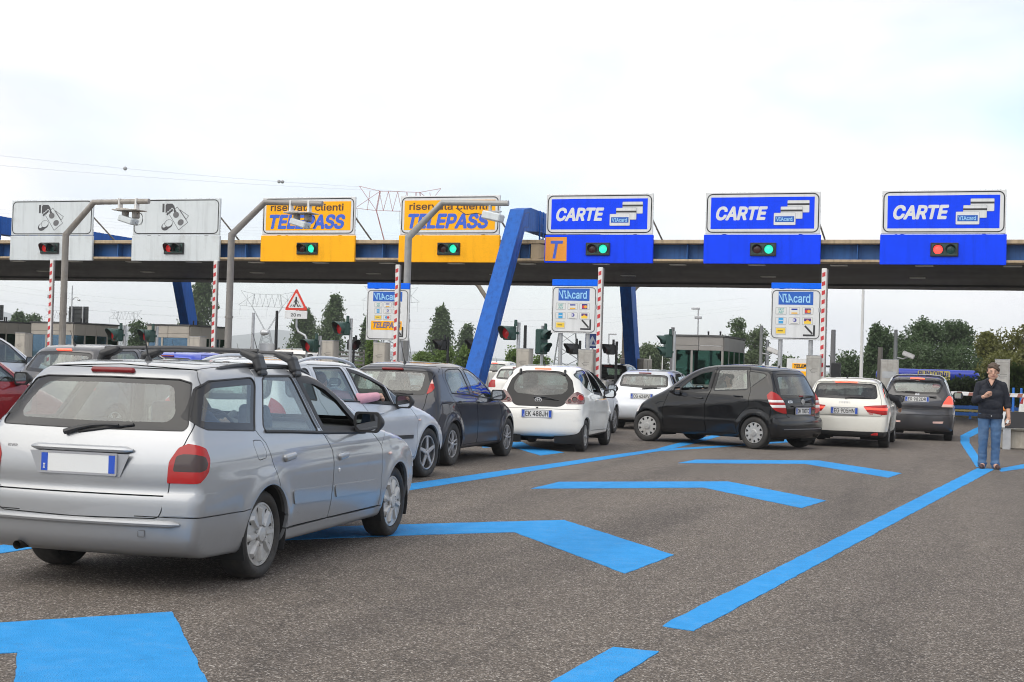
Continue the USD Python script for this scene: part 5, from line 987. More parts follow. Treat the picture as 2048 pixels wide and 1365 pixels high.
def hatch_spec(L=4.0, H=1.48, W=1.72, wb=2.5, ro=.68, tail='side', wagon=False, van=False, style='five'):
    """An everyday hatchback, estate or small van for the cars that show only in part."""
    k = H / 1.48; f = L / 4.0; w = W / 1.72
    rear_top = .30 if wagon else .38
    out = [(.25, .22), (.06, .26), (0, .34), (0, .56), (.03, .68), (.06, .84), (.09, .97), (.15, 1.06), (rear_top, 1.33), (rear_top + .06, 1.40), (.55, 1.445), (.85, 1.47), (1.3, 1.485), (1.75, 1.47), (2.05, 1.40), (2.35, 1.27), (2.75, 1.05), (2.97, .95), (3.3, .875), (3.68, .75), (3.92, .58), (3.985, .42), (3.9, .28), (3.65, .21)]
    if van: out[17:20] = [(3.05, 1.02), (3.35, .95)]
    out = [(u * f, z * (k if z > .9 else 1 + (k - 1) * z / .9)) for u, z in out]
    zz = lambda z: z * (k if z > .9 else 1 + (k - 1) * z / .9)
    ws = [(.15, .76), (.25, .81), (.5, .85), (.7, .855), (.88, .842), (.98, .81), (1.1, .765), (1.25, .70), (1.4, .625), (1.5, .56), (1.65, .45)]
    ut = [(0, .06), (.5, .03), (1.1, 0), (2 * f, 0), (3 * f, .05), (4 * f + .1, .1)]
    P = lambda pts: [(u * f, zz(z)) for u, z in pts]
    fw = ro + wb
    lamp = {'side': dict(name='tail_lamp', rear=[(.56, .80), (.60, 1.02), (.95, 1.02), (.95, .80)], side=[(-.3, 1.03), (.24, 1.02), (.22, .80), (-.3, .79)], segs=[(.6, 1.2, 'red')], round=.02),
            'high': dict(name='tail_lamp', rear=[(.60, .99), (.60, 1.40), (.95, 1.40), (.95, .99)], side=[(-.3, .99), (.12, .99), (.38, 1.39), (-.3, 1.42)], segs=[(.6, 1.6, 'red')], round=.01)}[tail]
    lamp = dict(lamp); lamp['rear'] = [(v * w, zz(z)) for v, z in lamp['rear']]; lamp['side'] = [(u, zz(z)) for u, z in lamp['side']]; lamp['segs'] = [(.6, 2.0, 'red')]
    wins = [dict(p=P([(.62, 1.06), (.68, 1.28), (.90, 1.375), (1.40, 1.39), (1.44, 1.03)]), glass='tint', name='rear_side_window', round=.04), dict(p=P([(1.54, 1.39), (1.86, 1.37), (2.12, 1.26), (2.50, 1.0), (1.58, 1.02)]), glass='clear', name='front_side_window', round=.03)]
    if wagon or van: wins.insert(0, dict(p=P([(.28, 1.08), (.42, 1.33), (.58, 1.36), (.55, 1.06)]), glass='dark', name='quarter_window', round=.03))
    return dict(L=L, belt=zz(1.01), crown=.055, bow=(.14, .40), r=(.06, .12), flare=.02, gap=.012, outline=out, wsec=[(zz(z), v * w) for z, v in ws],
        low_taper=[(0, .06), (.35, .02), (.8, 0), (2.9 * f, 0), (3.5 * f, .03), (L, .14)], up_taper=ut, arches=[(ro, .315, .345), (fw, .315, .345)], wheels=[(ro, .835 * w, .31, .205), (fw, .835 * w, .31, .205)], wheel_style=style,
        windows=wins, hatch_glass=dict(p=[(0, zz(1.355)), (.50 * w, zz(1.34)), (.56 * w, zz(1.30)), (.60 * w, zz(1.06)), (0, zz(1.03))], frit=.05, glass='tint', seal=.006), screen=dict(p=[(0, zz(1.40)), (.55, zz(1.38)), (.70 * w, zz(1.0)), (0, zz(.98))], frit=.05),
        doors=[dict(p=P([(.80, 1.41), (.62, 1.29), (.58, 1.05), (.72, .9), (1.02, .62), (1.17, .29), (1.745, .29), (1.70, .6), (1.64, .95), (1.49, 1.42)])), dict(p=P([(1.505, 1.42), (1.655, .95), (1.715, .6), (1.76, .29), (2.80, .29), (2.80, .76), (2.64, .95), (2.16, 1.30), (1.90, 1.40)]))],
        lamps=[lamp], mirror=(2.42 * f, zz(1.03), 1.0), handles=[(1.0 * f, zz(.9)), (1.80 * f, zz(.88))], third=(zz(1.385), .14, .015), third_out=.02, wiper=((0, zz(1.0)), (-.35, zz(1.03)), .4), plate=(.68, .79), antenna=(.7, 0, .25, .5), seat_u=1.5 * f, rear_seat_u=.85 * f, seat_h=1.2 * k, dash_u=2.36 * f)

# ------------------------------------------------------------------ the cars in the picture
P_SILVER = paint('paint_silver', (0.33, 0.34, 0.352), metal=0.8, rough=0.40, amount=0.10, flake=.12)
P_SILVER2 = paint('paint_pale_silver', (0.50, 0.52, 0.55), metal=0.45, rough=0.36, amount=0.08, flake=.1)
P_BLACK = paint('paint_black', (0.004, 0.004, 0.0045), rough=0.4, amount=0.008, dirt=(.10, .09, .08))
P_DKBLUE = paint('paint_blue_black', (0.012, 0.014, 0.022), metal=.2, rough=0.35, amount=0.05, dirt=(.10, .09, .08))
P_CHAR = paint('paint_charcoal', (0.020, 0.019, 0.022), metal=.3, rough=0.35, amount=0.05, dirt=(.10, .09, .08))
P_GREY = paint('paint_dark_grey', (0.06, 0.058, 0.062), metal=.4, rough=0.35, amount=0.08)
P_WHITE = paint('paint_white', (0.72, 0.71, 0.67), rough=0.35, amount=0.10, dirt=(.36, .31, .24))
P_CREAM = paint('paint_warm_white', (0.68, 0.665, 0.60), rough=0.35, amount=0.10, dirt=(.34, .29, .22))
P_RED = paint('paint_red', (0.22, 0.010, 0.014), metal=.2, rough=0.3, amount=0.06)
P_BLUE = paint('paint_blue', (0.03, 0.06, 0.42), metal=.2, rough=0.3, amount=0.05)

def ex_xsara(car, b, W):
    RACK = pm('rack_black', (0.022, 0.022, 0.023), 0.42, var=.15); RACKBAR = pm('rack_bar_grey', (0.06, 0.06, 0.062), 0.5, metal=.3)
    for v in (-.565, .565):
        pts = [(u, v, b.at_top(u, v) + .012 * min(1, 4 * min(u - .70, 2.28 - u)) - .004) for u in np.linspace(.70, 2.28, 22)]
        obj('roof_rail', tube(pts, [.004] + [.015] * 20 + [.004], 8), PLASTIC, car)
    rk = obj('roof_rack', cat_([tube([(u, -.60, b.at_top(u, -.56) + .105), (u, 0, b.at_top(u, 0) + .085), (u, .60, b.at_top(u, .56) + .100)], .014, 10) for u in (1.26, 1.84)]), RACKBAR, car)
    for u in (1.26, 1.84):
        for s in (-1, 1):
            z = b.at_top(u, s * .58)
            foot = cat_([hull((u - .035, s * .625, z + .0, .03), (u + .035, s * .625, z + .0, .03), (u - .03, s * .60, z + .07, .03), (u + .03, s * .60, z + .07, .03)), hull((u - .03, s * .60, z + .07, .032), (u + .03, s * .60, z + .07, .032), (u - .02, s * .50, z + .105, .026), (u + .02, s * .50, z + .105, .026)), hull((u - .045, s * .64, z - .035, .018), (u + .045, s * .64, z - .035, .018), (u, s * .62, z, .03))])
            obj('rack_foot', foot, RACK, rk, 45)
    for z0, z1, v in ((.425, .470, .70),):
        pts = [(b.at_rear(q, .448) - .010, q, .448 + .002 * math.cos(q)) for q in np.linspace(-v, v, 25)]; obj('bumper_strip', tube(pts, [.006] + [.022] * 23 + [.006], 10), P_SILVER, car)
    for u0, u1 in ((1.36, 2.06), (2.12, 3.03)):
        for s in (-1, 1):
            m = b.level(0.009) ^ pr_side(rounded(Polygon([(u0, .565 - (u0 - 1.36) * .027), (u1, .565 - (u1 - 1.36) * .027), (u1, .455 - (u1 - 1.36) * .018), (u0 + .05, .462 - (u0 - 1.36) * .018)]), .018), s, .5); m = m - b.level(-.004)
            v, f, n = b.baked(m); obj_n('door_rubbing_strip', v, f, n, P_SILVER, car)
    # tailgate handle bar above the plate, and the plate's hollow
    zc = .885
    pts = [(b.at_rear(q, zc) - .012, q, zc + .004) for q in np.linspace(-.36, .36, 15)]; obj('tailgate_grip', tube(pts, [.008] + [.024] * 13 + [.008], 10), P_SILVER, car)
    obj('plate_hollow', extrude(Polygon([(-.35, .865), (.35, .865), (.29, .725), (-.29, .725)]), .004, 'yz', b.at_rear(0, .79) - .0035), pm('hollow_grey', (.30, .305, .315), .5), car, smooth=False)
    BD = pm('badge_dark', (.16, .16, .165), .3, metal=.5); rear_text(car, b, 'CITROËN', .034, .52, .905, width=.21, slant=.15, mat=BD); rear_text(car, b, 'RIVER', .016, .52, .877, width=.075, bold=False, mat=BD); rear_text(car, b, 'Xsara', .046, -.47, .885, width=.21, slant=.35, mat=BD)
    for s in (-1, 1):
        obj('side_indicator', hull((3.27, b.at_side(3.27, .72, s), .72, .012), (3.31, b.at_side(3.31, .72, s), .72, .012)), LENS_AMBER, car)
    obj('door_lock', hull((2.19, b.at_side(2.19, .66, -1), .66, .010), (2.19, b.at_side(2.19, .645, -1), .645, .009)), BADGE, car)
    e = .31; obj('exhaust_pipe', rot(revolve([(.028, 0), (.028, .30), (.024, .30), (.024, .01), (.028, 0)], 16), 90, (0, 1, 0)).apply_translation((.04, .43, .26)), pm('exhaust_dark', (.05, .045, .04), .5, metal=.6), car)
    tow = rrect(-.475, .365, -.43, .405, .004); obj('towing_cover', extrude(tow.exterior.buffer(.0018), .004, 'yz', b.at_rear(-.45, .385) - .004), pm('cover_line', (.12, .12, .125), .5), car, smooth=False)
    for v, z, l in ((-.66, .60, .05), (-.70, .585, .035), (-.62, .432, .03), (.45, .452, .04)):
        u = b.at_rear(v, z); obj('paint_scratch', bar((u - .013 if z < .5 else u - .001, v - l / 2, z), (u - .013 if z < .5 else u - .001, v + l / 2, z + .006), .004, .006), RUBBER, car, smooth=False)
    # things in the cabin that the panes let through
    obj('parcel_shelf', bx(.30, .95, -.58, .58, .90, .915, .005), TRIM_DARK, car, smooth=False)
    obj('sun_visor', bx(2.28, 2.42, .15, .55, 1.30, 1.315, .004), TRIM, car, smooth=False)
xsara, xb = build_car('silver_estate_car', 'silver estate car with roof rack bars, the largest car, in the left foreground', -2.685, 8.59, 74.64, XS, P_SILVER, 'hi', seats=SEAT_BLUE, extras=ex_xsara, plate='', wheel_mat=HUBCAP)

def strip_belt(car, b, pts, r=.011):
    for s in (1, -1): obj('window_moulding', tube([(u, b.at_side(u, z, s) + s * .002, z) for u, z in pts], r, 6), RUBBER, car)
strip_belt(xsara, xb, [(1.04, .985), (1.45, .968), (1.90, .945), (2.3, .93), (2.80, .912)], .013)

def ex_merc(car, b, W):
    rear_text(car, b, 'A150', .045, .40, .90, width=.14)
    u = b.at_rear(0, .90); C = Point(0, 0); st = unary_union([Polygon([(.008 * math.sin(a), -.008 * math.cos(a)), (.042 * math.cos(a), .042 * math.sin(a)), (-.008 * math.sin(a), .008 * math.cos(a))]) for a in (math.pi / 2, math.pi * 7 / 6, -math.pi / 6)] + [C.buffer(.048).difference(C.buffer(.040))])
    obj('emblem', extrude(st, .006, 'yz', u - .012).apply_translation((0, 0, .925)), BADGE, car, smooth=False)
    obj('plate_lip', bx(b.at_rear(0, .84) - .03, b.at_rear(0, .84) + .01, -.36, .36, .825, .85, .008), P_BLACK, car, smooth=False)
    obj('exhaust_pipe', rot(revolve([(.03, 0), (.03, .2), (.026, .2), (.026, .01), (.03, 0)], 14), 90, (0, 1, 0)).apply_translation((.0, -.45, .27)), pm('exhaust_dark', (.05, .045, .04), .5, metal=.6), car)
    obj('bumper_strip', tube([(b.at_rear(v, .40) - .012, v, .40) for v in np.linspace(-.66, .66, 15)], .010, 8), pm('strip_grey', (.08, .08, .085), .35), car)
merc, mb = build_car('black_hatchback', 'black compact car standing crosswise with its driver window open, white hubcap wheels', 5.699, 26.644, 136.61, ME, P_BLACK, 'mid', plate='DH 780TC', extras=ex_merc, wheel_mat=HUBCAP, glasses={'white': LENS_CLEAR})

def ex_aygo(car, b, W):
    for s in (-1, 1): obj('hatch_hinge', hull((b.at_rear(s * .40, 1.39) - .012, s * .40, 1.40, .022), (b.at_rear(s * .40, 1.35) - .014, s * .40, 1.335, .022)), PLASTIC, car)
    u = b.at_rear(0, .885) - .008; e = lambda a, c, x=0, z=0: affinity.translate(affinity.scale(Point(0, 0).buffer(1, 20), a, c), x, z)
    ringf = lambda a, c, t, x=0, z=0: e(a, c, x, z).difference(e(a - t, c - t, x, z))
    obj('emblem', extrude(unary_union([ringf(.062, .042, .009), ringf(.022, .040, .008), ringf(.045, .018, .007, 0, .018)]), .006, 'yz', u).apply_translation((0, 0, .885)), BADGE, car, smooth=False)
    rear_text(car, b, 'AYGO', .030, -.52, .765, width=.15); rear_text(car, b, 'AYGO', .02, .55, .775, width=.06)
    obj('hatch_lock', hull((b.at_rear(0, .745) - .002, 0, .745, .016), (b.at_rear(0, .745) - .002, .01, .745, .016)), PLASTIC, car)
    for v, z, r, m in ((.72, .935, .055, LENS_TAIL), (.625, .905, .05, LENS_TAIL_DARK), (.545, .875, .034, LENS_TAIL_DARK)):
        for s in (1, -1):
            uu = b.at_rear(s * v, z); n = b.grad(np.array([[uu, s * v, z]]))[0]
            d = revolve([(r, 0), (r, .012), (r * .86, .018), (r * .80, .012), (0, .010), (0, 0), (r, 0)], 22); M = trimesh.geometry.align_vectors([0, 0, 1], n); d.apply_transform(M); l = obj('round_lamp', d.apply_translation((uu + n[0] * .0, s * v + n[1] * .0, z)), m, car)
            q = revolve([(r * 1.06, 0), (r * 1.06, .016), (r * .97, .019), (r * .97, 0), (r * 1.06, 0)], 22); q.apply_transform(M); obj('lamp_ring', q.apply_translation((uu, s * v, z)), pm('lamp_ring_pink', (.55, .25, .24), .2, metal=.4), l)
    obj('exhaust_box', hull((.35, -.2, .25, .06), (.35, .25, .25, .06)), UNDER, car)
aygo, ab = build_car('white_hatchback', 'small white hatchback with round tail lamps and a black glass tailgate', .464, 23.964, 76.11, AY, P_WHITE, 'mid', plate='EK 488JH', extras=ex_aygo, wheel_mat=HUBCAP, third_on=True, glasses={'frit': pm('dark_hatch_glass', (.012, .012, .013), .12, spec=.25), 'red': pm('lamp_pod', (.10, .035, .035), .15, coat=1.0)})

punto, pb = build_car('dark_hatchback', 'dark blue-black hatchback with tall red tail lamps and a roof aerial', -1.814, 19.569, 71.9, PU, P_DKBLUE, 'mid', plate='', wheel_mat=ALLOY)
strip_belt(punto, pb, [(.72, 1.045), (1.45, 1.015), (1.62, .998), (2.45, .935)], .010)

def ex_peu(car, b, W):
    for v in (-.60, .60):
        pts = [(u, v, b.at_top(u, v) + .085 * math.sin(math.pi * (u - .55) / 1.5) ** .5 - .01) for u in np.linspace(.55, 2.05, 20)]; obj('roof_rail', tube(pts, [.012] + [.019] * 18 + [.012], 8), P_SILVER2, car)
    for s in (1, -1):
        m = (b.level(.012) - b.level(-.004)) ^ pr_side(rounded(Polygon([(1.2, .60), (3.08, .565), (3.08, .52), (1.2, .55)]), .008), s, .5); v, f, n = b.baked(m); obj_n('door_rubbing_strip', v, f, n, PLASTIC, car)
        obj('side_indicator', hull((3.22, b.at_side(3.22, .75, s), .75, .012), (3.25, b.at_side(3.25, .75, s), .75, .012)), LENS_AMBER, car)
peu, peb = build_car('silver_estate_car', 'pale silver estate car with arched roof rails, a pink-sleeved arm in its window', -3.22, 14.90, 67, PE, P_SILVER2, 'mid', plate='', wheel_mat=ALLOY, extras=ex_peu, key='peu')
strip_belt(peu, peb, [(1.20, 1.015), (1.76, 1.0), (1.90, .985), (2.60, .95), (2.83, .95)], .010)

def ex_audi(car, b, W):
    C = lambda x: Point(x, 0).buffer(.034, 16).difference(Point(x, 0).buffer(.028, 16))
    obj('emblem', extrude(unary_union([C(x) for x in (-.075, -.025, .025, .075)]), .006, 'yz', b.at_rear(0, .905) - .008).apply_translation((0, 0, .905)), BADGE, car, smooth=False)
    rear_text(car, b, 'TDI', .028, -.52, .685, width=.09, mat=RED_PAINT)
    for s in (1, -1): obj('low_reflector', bx(b.at_rear(s * .6, .29) - .008, b.at_rear(s * .6, .29) + .004, s * .6 - .07, s * .6 + .07, .262, .318, .004), LENS_TAIL, car, smooth=False)
audi, aub = build_car('white_hatchback', 'warm white three-door hatchback braking, a black-sleeved arm hanging from its window', 6.777, 28.027, 71.86, AU, P_CREAM, 'mid', plate='EG 905HN', extras=ex_audi, third_on=True, wheel_mat=ALLOY, key='audi')

def ex_ypsi(car, b, W):
    rear_text(car, b, 'Ypsilon', .035, .42, 1.03, width=.16, slant=.3)
    obj('emblem', extrude(Polygon([(-.045, .04), (.045, .04), (.05, .01), (.0, -.05), (-.05, .01)]), .008, 'yz', b.at_rear(0, 1.06) - .010).apply_translation((0, 0, 1.045)), BADGE, car, smooth=False)
    obj('handle_bar', bx(b.at_rear(0, 1.015) - .02, b.at_rear(0, 1.015) + .01, -.44, .44, 1.008, 1.03, .006), P_CHAR, car, smooth=False)
ypsi, yb = build_car('dark_hatchback', 'charcoal hatchback with lit tail lamps, rightmost car beside the standing man', 9.418, 32.009, 72.62, YP, P_CHAR, 'mid', plate='ER 982DR', extras=ex_ypsi, third_on=True, wheel_mat=ALLOY, key='ypsi')

def ex_ford(car, b, W):
    C = affinity.scale(Point(0, 0).buffer(1, 20), .06, .025); obj('emblem', extrude(C, .008, 'yz', b.at_rear(0, .965) - .008).apply_translation((0, 0, .965)), BADGE, car, smooth=False)
FO = hatch_spec(4.44, 1.46, 1.71, 2.615, .95, 'high', True, style='seven'); FO['plate'] = (.755, .865)
ford, fb = build_car('silver_estate_car', 'silver estate car with tall red lamps beside its rear window, number plate CG 424', 3.12, 33.0, 72, FO, P_SILVER2, 'mid', plate='CG 424RV', extras=ex_ford, key='ford')

HB = hatch_spec(); EST = hatch_spec(4.45, 1.50, 1.74, 2.6, .95, 'side', True); VAN = hatch_spec(4.5, 1.84, 1.80, 2.7, .75, 'high', False, True); TALL = hatch_spec(4.2, 1.62, 1.76, 2.55, .72)
MULTI = hatch_spec(4.2, 1.46, 1.74, 2.55, .7, style='multi')
others = [
    ('silver_hatchback', 'pale silver hatchback with many-spoked wheels, just beyond the white hatchback with round lamps', .57, 28.4, 72, MULTI, P_SILVER2, 'multi', {}),
    ('white_hatchback', 'white hatchback seen between the blue-black hatchback and the round-lamped white one', .06, 40.0, 72, HB, P_WHITE, 'hb', {}),
    ('white_car', 'far white car with a dark rear window, at the foot of the blue portal leg', -.95, 67.0, 72, TALL, P_WHITE, 'tall', {'third_on': True}),
    ('grey_car', 'pale grey car roof beyond the blue-black hatchback, under the card sign with TELEPASS', -4.13, 44.0, 72, HB, P_SILVER2, 'hb', {}),
    ('white_minivan', 'white minivan roof beyond the roof rack of the large silver estate', -6.3, 37.6, 72, VAN, P_WHITE, 'van', {'z_scale': .95}),
    ('silver_estate_car', 'silver estate with roof rails, seen under the roof rack of the largest car', -5.1, 24.2, 72, EST, P_SILVER2, 'est', {}),
    ('blue_hatchback', 'bright blue hatchback roof seen under the roof rack of the largest car', -7.2, 28.0, 72, HB, P_BLUE, 'hb', {'z_scale': 1.05}),
    ('dark_grey_hatchback', 'dark grey hatchback with red brake lamp, beyond the red car on the left', -7.55, 22.4, 68, TALL, P_GREY, 'tall', {'third_on': True}),
    ('red_car', 'dark red car cut by the left edge of the picture', -7.96, 15.44, 70, TALL, P_RED, 'tall', {}),
    ('silver_van', 'silver van with a long windscreen at the far left edge', -10.9, 24.0, 72, VAN, P_SILVER2, 'van', {}),
    ('black_car', 'black car far ahead between the two card signs', 3.4, 50.0, 72, TALL, P_BLACK, 'tall', {}),
    ('white_car', 'white car cut by the right edge, behind the black and white chevron board', 14.2, 37.6, 14, HB, P_WHITE, 'hb', {}),
]
for nm, lab, x, y, h, sp, col, key, kw in others:
    build_car(nm, lab, x, y, h, sp, col, 'lo', key=key, plate=None, **kw)
# ------------------------------------------------------------------ islands and what stands on them
DB = 33.0
def pg(px, py, d): return plaza(px, py, d)
for k, (g0, g1, lab) in enumerate([(-27.0, -24.7, 'below the leftmost barrier'), (-21.6, -19.3, 'below the barrier between cash and TELEPASS signs'), (-16.3, -13.9, 'below the barrier before the second TELEPASS sign'), (-10.9, -8.5, 'below the barrier before the CARTE sign with the orange T'), (-5.5, -3.1, 'below the rightmost upright barrier')]):
    isl = Polygon([(g0, 0.9), (g0 + .5, 0), (g1 - .5, 0), (g1, 0.9), (g1, 29), (g0, 29)])
    t = pthing('toll_island', f'raised concrete traffic island {lab}', 'traffic island', 0, 32.3)
    obj('kerb', extrude(isl.difference(isl.buffer(-.14)), .15, 'xy', .001), CONCRETE, t, smooth=False); obj('island_top', extrude(isl.buffer(-.143), .135, 'xy', .001), pm('island_paving', (.22, .20, .18), .9, var=.2, vscale=2), t, smooth=False)

def barrier(px, top, lab, d=DB, wd=.115):
    g, zt = pg(px, top, d); zb = 1.08
    t = pthing('barrier_gate', lab, 'barrier', g, d, 0, 'upright toll barriers')
    obj('drive_cabinet', bx(-.20, .20, .06, .42, .13, 1.15, .02), STAINLESS, t, smooth=False)
    arm = obj('arm', bx(-wd / 2, wd / 2, -.03, .03, zb, zt, .01), WHITE_PAINT, t, smooth=False)
    n = 13; s = (zt - zb - .1) / n
    for k in range(n):
        z = zb + .1 + k * s
        obj('stripe', extrude(Polygon([(-wd / 2 + .012, z), (wd / 2 - .030, z + .03), (wd / 2 - .030, z + .03 + s * .46), (-wd / 2 + .012, z + s * .46)]), .003, 'xz', -.034), RED_PAINT, arm, smooth=False)
    obj('backing_rail', bx(wd / 2 + .002, wd / 2 + .03, -.02, .025, zb, zt - .02), pm('rail_dark', (.16, .15, .15), .5), arm, smooth=False)
    obj('bumper_ring', tube([(-wd / 2 - .03, .0, (zb + zt) / 2 + .4), (-wd / 2 - .03, .0, (zb + zt) / 2 + .5)], .03, 8), GALV, arm)
barrier(104.5, 520, 'upright red and white barrier arm at the far left, before the first cash sign')
barrier(432, 522, 'upright red and white barrier arm between the cash signs and the TELEPASS signs')
barrier(796, 530, 'upright red and white barrier arm crossing the card sign with the TELEPASS band')
barrier(1201.5, 535, 'upright red and white barrier arm right of the middle card sign')
barrier(1649, 537, 'upright red and white barrier arm right of the rightmost card sign')

def antenna_pole(pts, d, lab, r, mat, kind):
    P = [pg(x, y, d) for x, y in pts]; g0 = P[0][0]
    t = pthing('antenna_pole', lab, 'pole', g0, d)
    L = [(0, 0, 0.12)] + [(g - g0, 0, z) for g, z in P[1:]]
    L[1] = (0.0, 0, L[1][2])
    obj('pole', tube(L, [r * 1.1, r, r * .85, r * .8], 16), mat, t, 30); obj('base_flange', bx(-.3, .3, -.3, .3, .10, .15, .01), GALV, t, smooth=False)
    (x2, _, z2), (x3, _, z3) = L[2], L[3]; xc = x3 - .62
    obj('clamp', revolve([(r * 1.25, -.03), (r * 1.25, .03), (r, .03), (r, -.03)], 14).apply_translation((0, 0, 2.6)), mat, t)
    if kind == 'tray':
        u = obj('reader_unit', cat_([bx(xc - .45, xc + .38, -.30, .30, z3 - .28, z3 - .25, .01), bx(xc - .38, xc - .05, -.2, .25, z3 - .235, z3 - .21, .01)]), pm('reader_white', (.55, .52, .48), .5, dirt=(.3, .27, .22)), t, smooth=False)
        obj('reader_box', mv(rot(bx(-.25, .25, -.20, .20, -.09, .09, .03), 16, (0, 1, 0)), xc - .03, -.05, z3 - .56), GREY_SIGN, u, smooth=False)
        obj('reader_bracket', bx(xc - .24, xc - .10, -.1, .1, z3 - .47, z3 - .28, .02), GREY_POLE, u, smooth=False); obj('reader_bracket', bx(xc + .10, xc + .24, -.1, .16, z3 - .50, z3 - .28, .03), GREY_POLE, u, smooth=False)
        for q in (-.35, .22): obj('pipe_clamp', bx(xc + q - .03, xc + q + .03, -r, r, z3 - .26, z3 + r * .95, .01), WHITE_PAINT, u, smooth=False)
        a = np.linspace(0, 9, 40); obj('cable_loop', tube(np.c_[xc + .30 + .11 * np.sin(a) , .0 + .04 * np.cos(a * .7), z3 - .52 + .18 * np.cos(a)], .007, 5), PLASTIC, u)
    else:
        u = obj('reader_box', mv(rot(bx(-.26, .26, -.22, .22, -.11, .11, .03), 12, (0, 1, 0)), x3 - .42, -.02, z3 - .36), GREY_SIGN, t, smooth=False)
        obj('reader_bracket', [bx(x3 - .62, x3 - .2, -.06, .06, z3 - .24, z3 - .20, .01), bx(x3 - .55, x3 - .48, -.05, .05, z3 - .20, z3 + .05, .01)], GALV, u, smooth=False)
        obj('cable', tube([(x3 - 1.5, 0, z3 - .12), (x3 - 1.2, 0, z3 - .30), (x3 - .9, 0, z3 - .26), (x3 - .6, 0, z3 - .34)], .012, 6), PLASTIC, u)
    return t
antenna_pole([(124, 690), (130.5, 470), (188, 405), (298, 403)], 35, 'cranked brown-grey pole with reader unit across the first cash sign', .095, GREY_POLE, 'tray')
antenna_pole([(456, 690), (463, 470), (530, 405), (645, 408)], 35, 'cranked grey pole with reader unit across the first TELEPASS sign', .095, pm('grey_steel_b', (.24, .225, .21), .45, metal=.2, var=.1), 'tray')
antenna_pole([(812, 640), (818, 475), (885, 406), (1017, 407)], 35, 'cranked light grey pole with small reader across the second TELEPASS sign', .095, pm('grey_steel_c', (.30, .30, .29), .42, metal=.25, var=.1), 'box')
for (pts, d, lab) in (([(973, 716), (978, 602), (957, 572), (940, 555)], 64, 'cranked brown pole behind the canopy, left of the blue portal leg'), ([(1247, 745), (1250, 600), (1273, 574), (1292, 556)], 62, 'cranked grey pole behind the canopy, touching the blue rear leg')):
    P = [pg(x, y, d) for x, y in pts]; g0 = P[0][0]; t = pthing('cranked_pole', lab, 'pole', g0, d)
    obj('pole', tube([(0, 0, 0)] + [(g - g0 if i else 0, 0, z) for i, (g, z) in enumerate(P[1:])], .11, 14), pm('brown_steel', (.19, .165, .13), .5, metal=.2, var=.12), t, 30)
    obj('pole_base', bx(-.2, .2, -.2, .2, 0, .5, .02), CONCRETE, t, smooth=False)

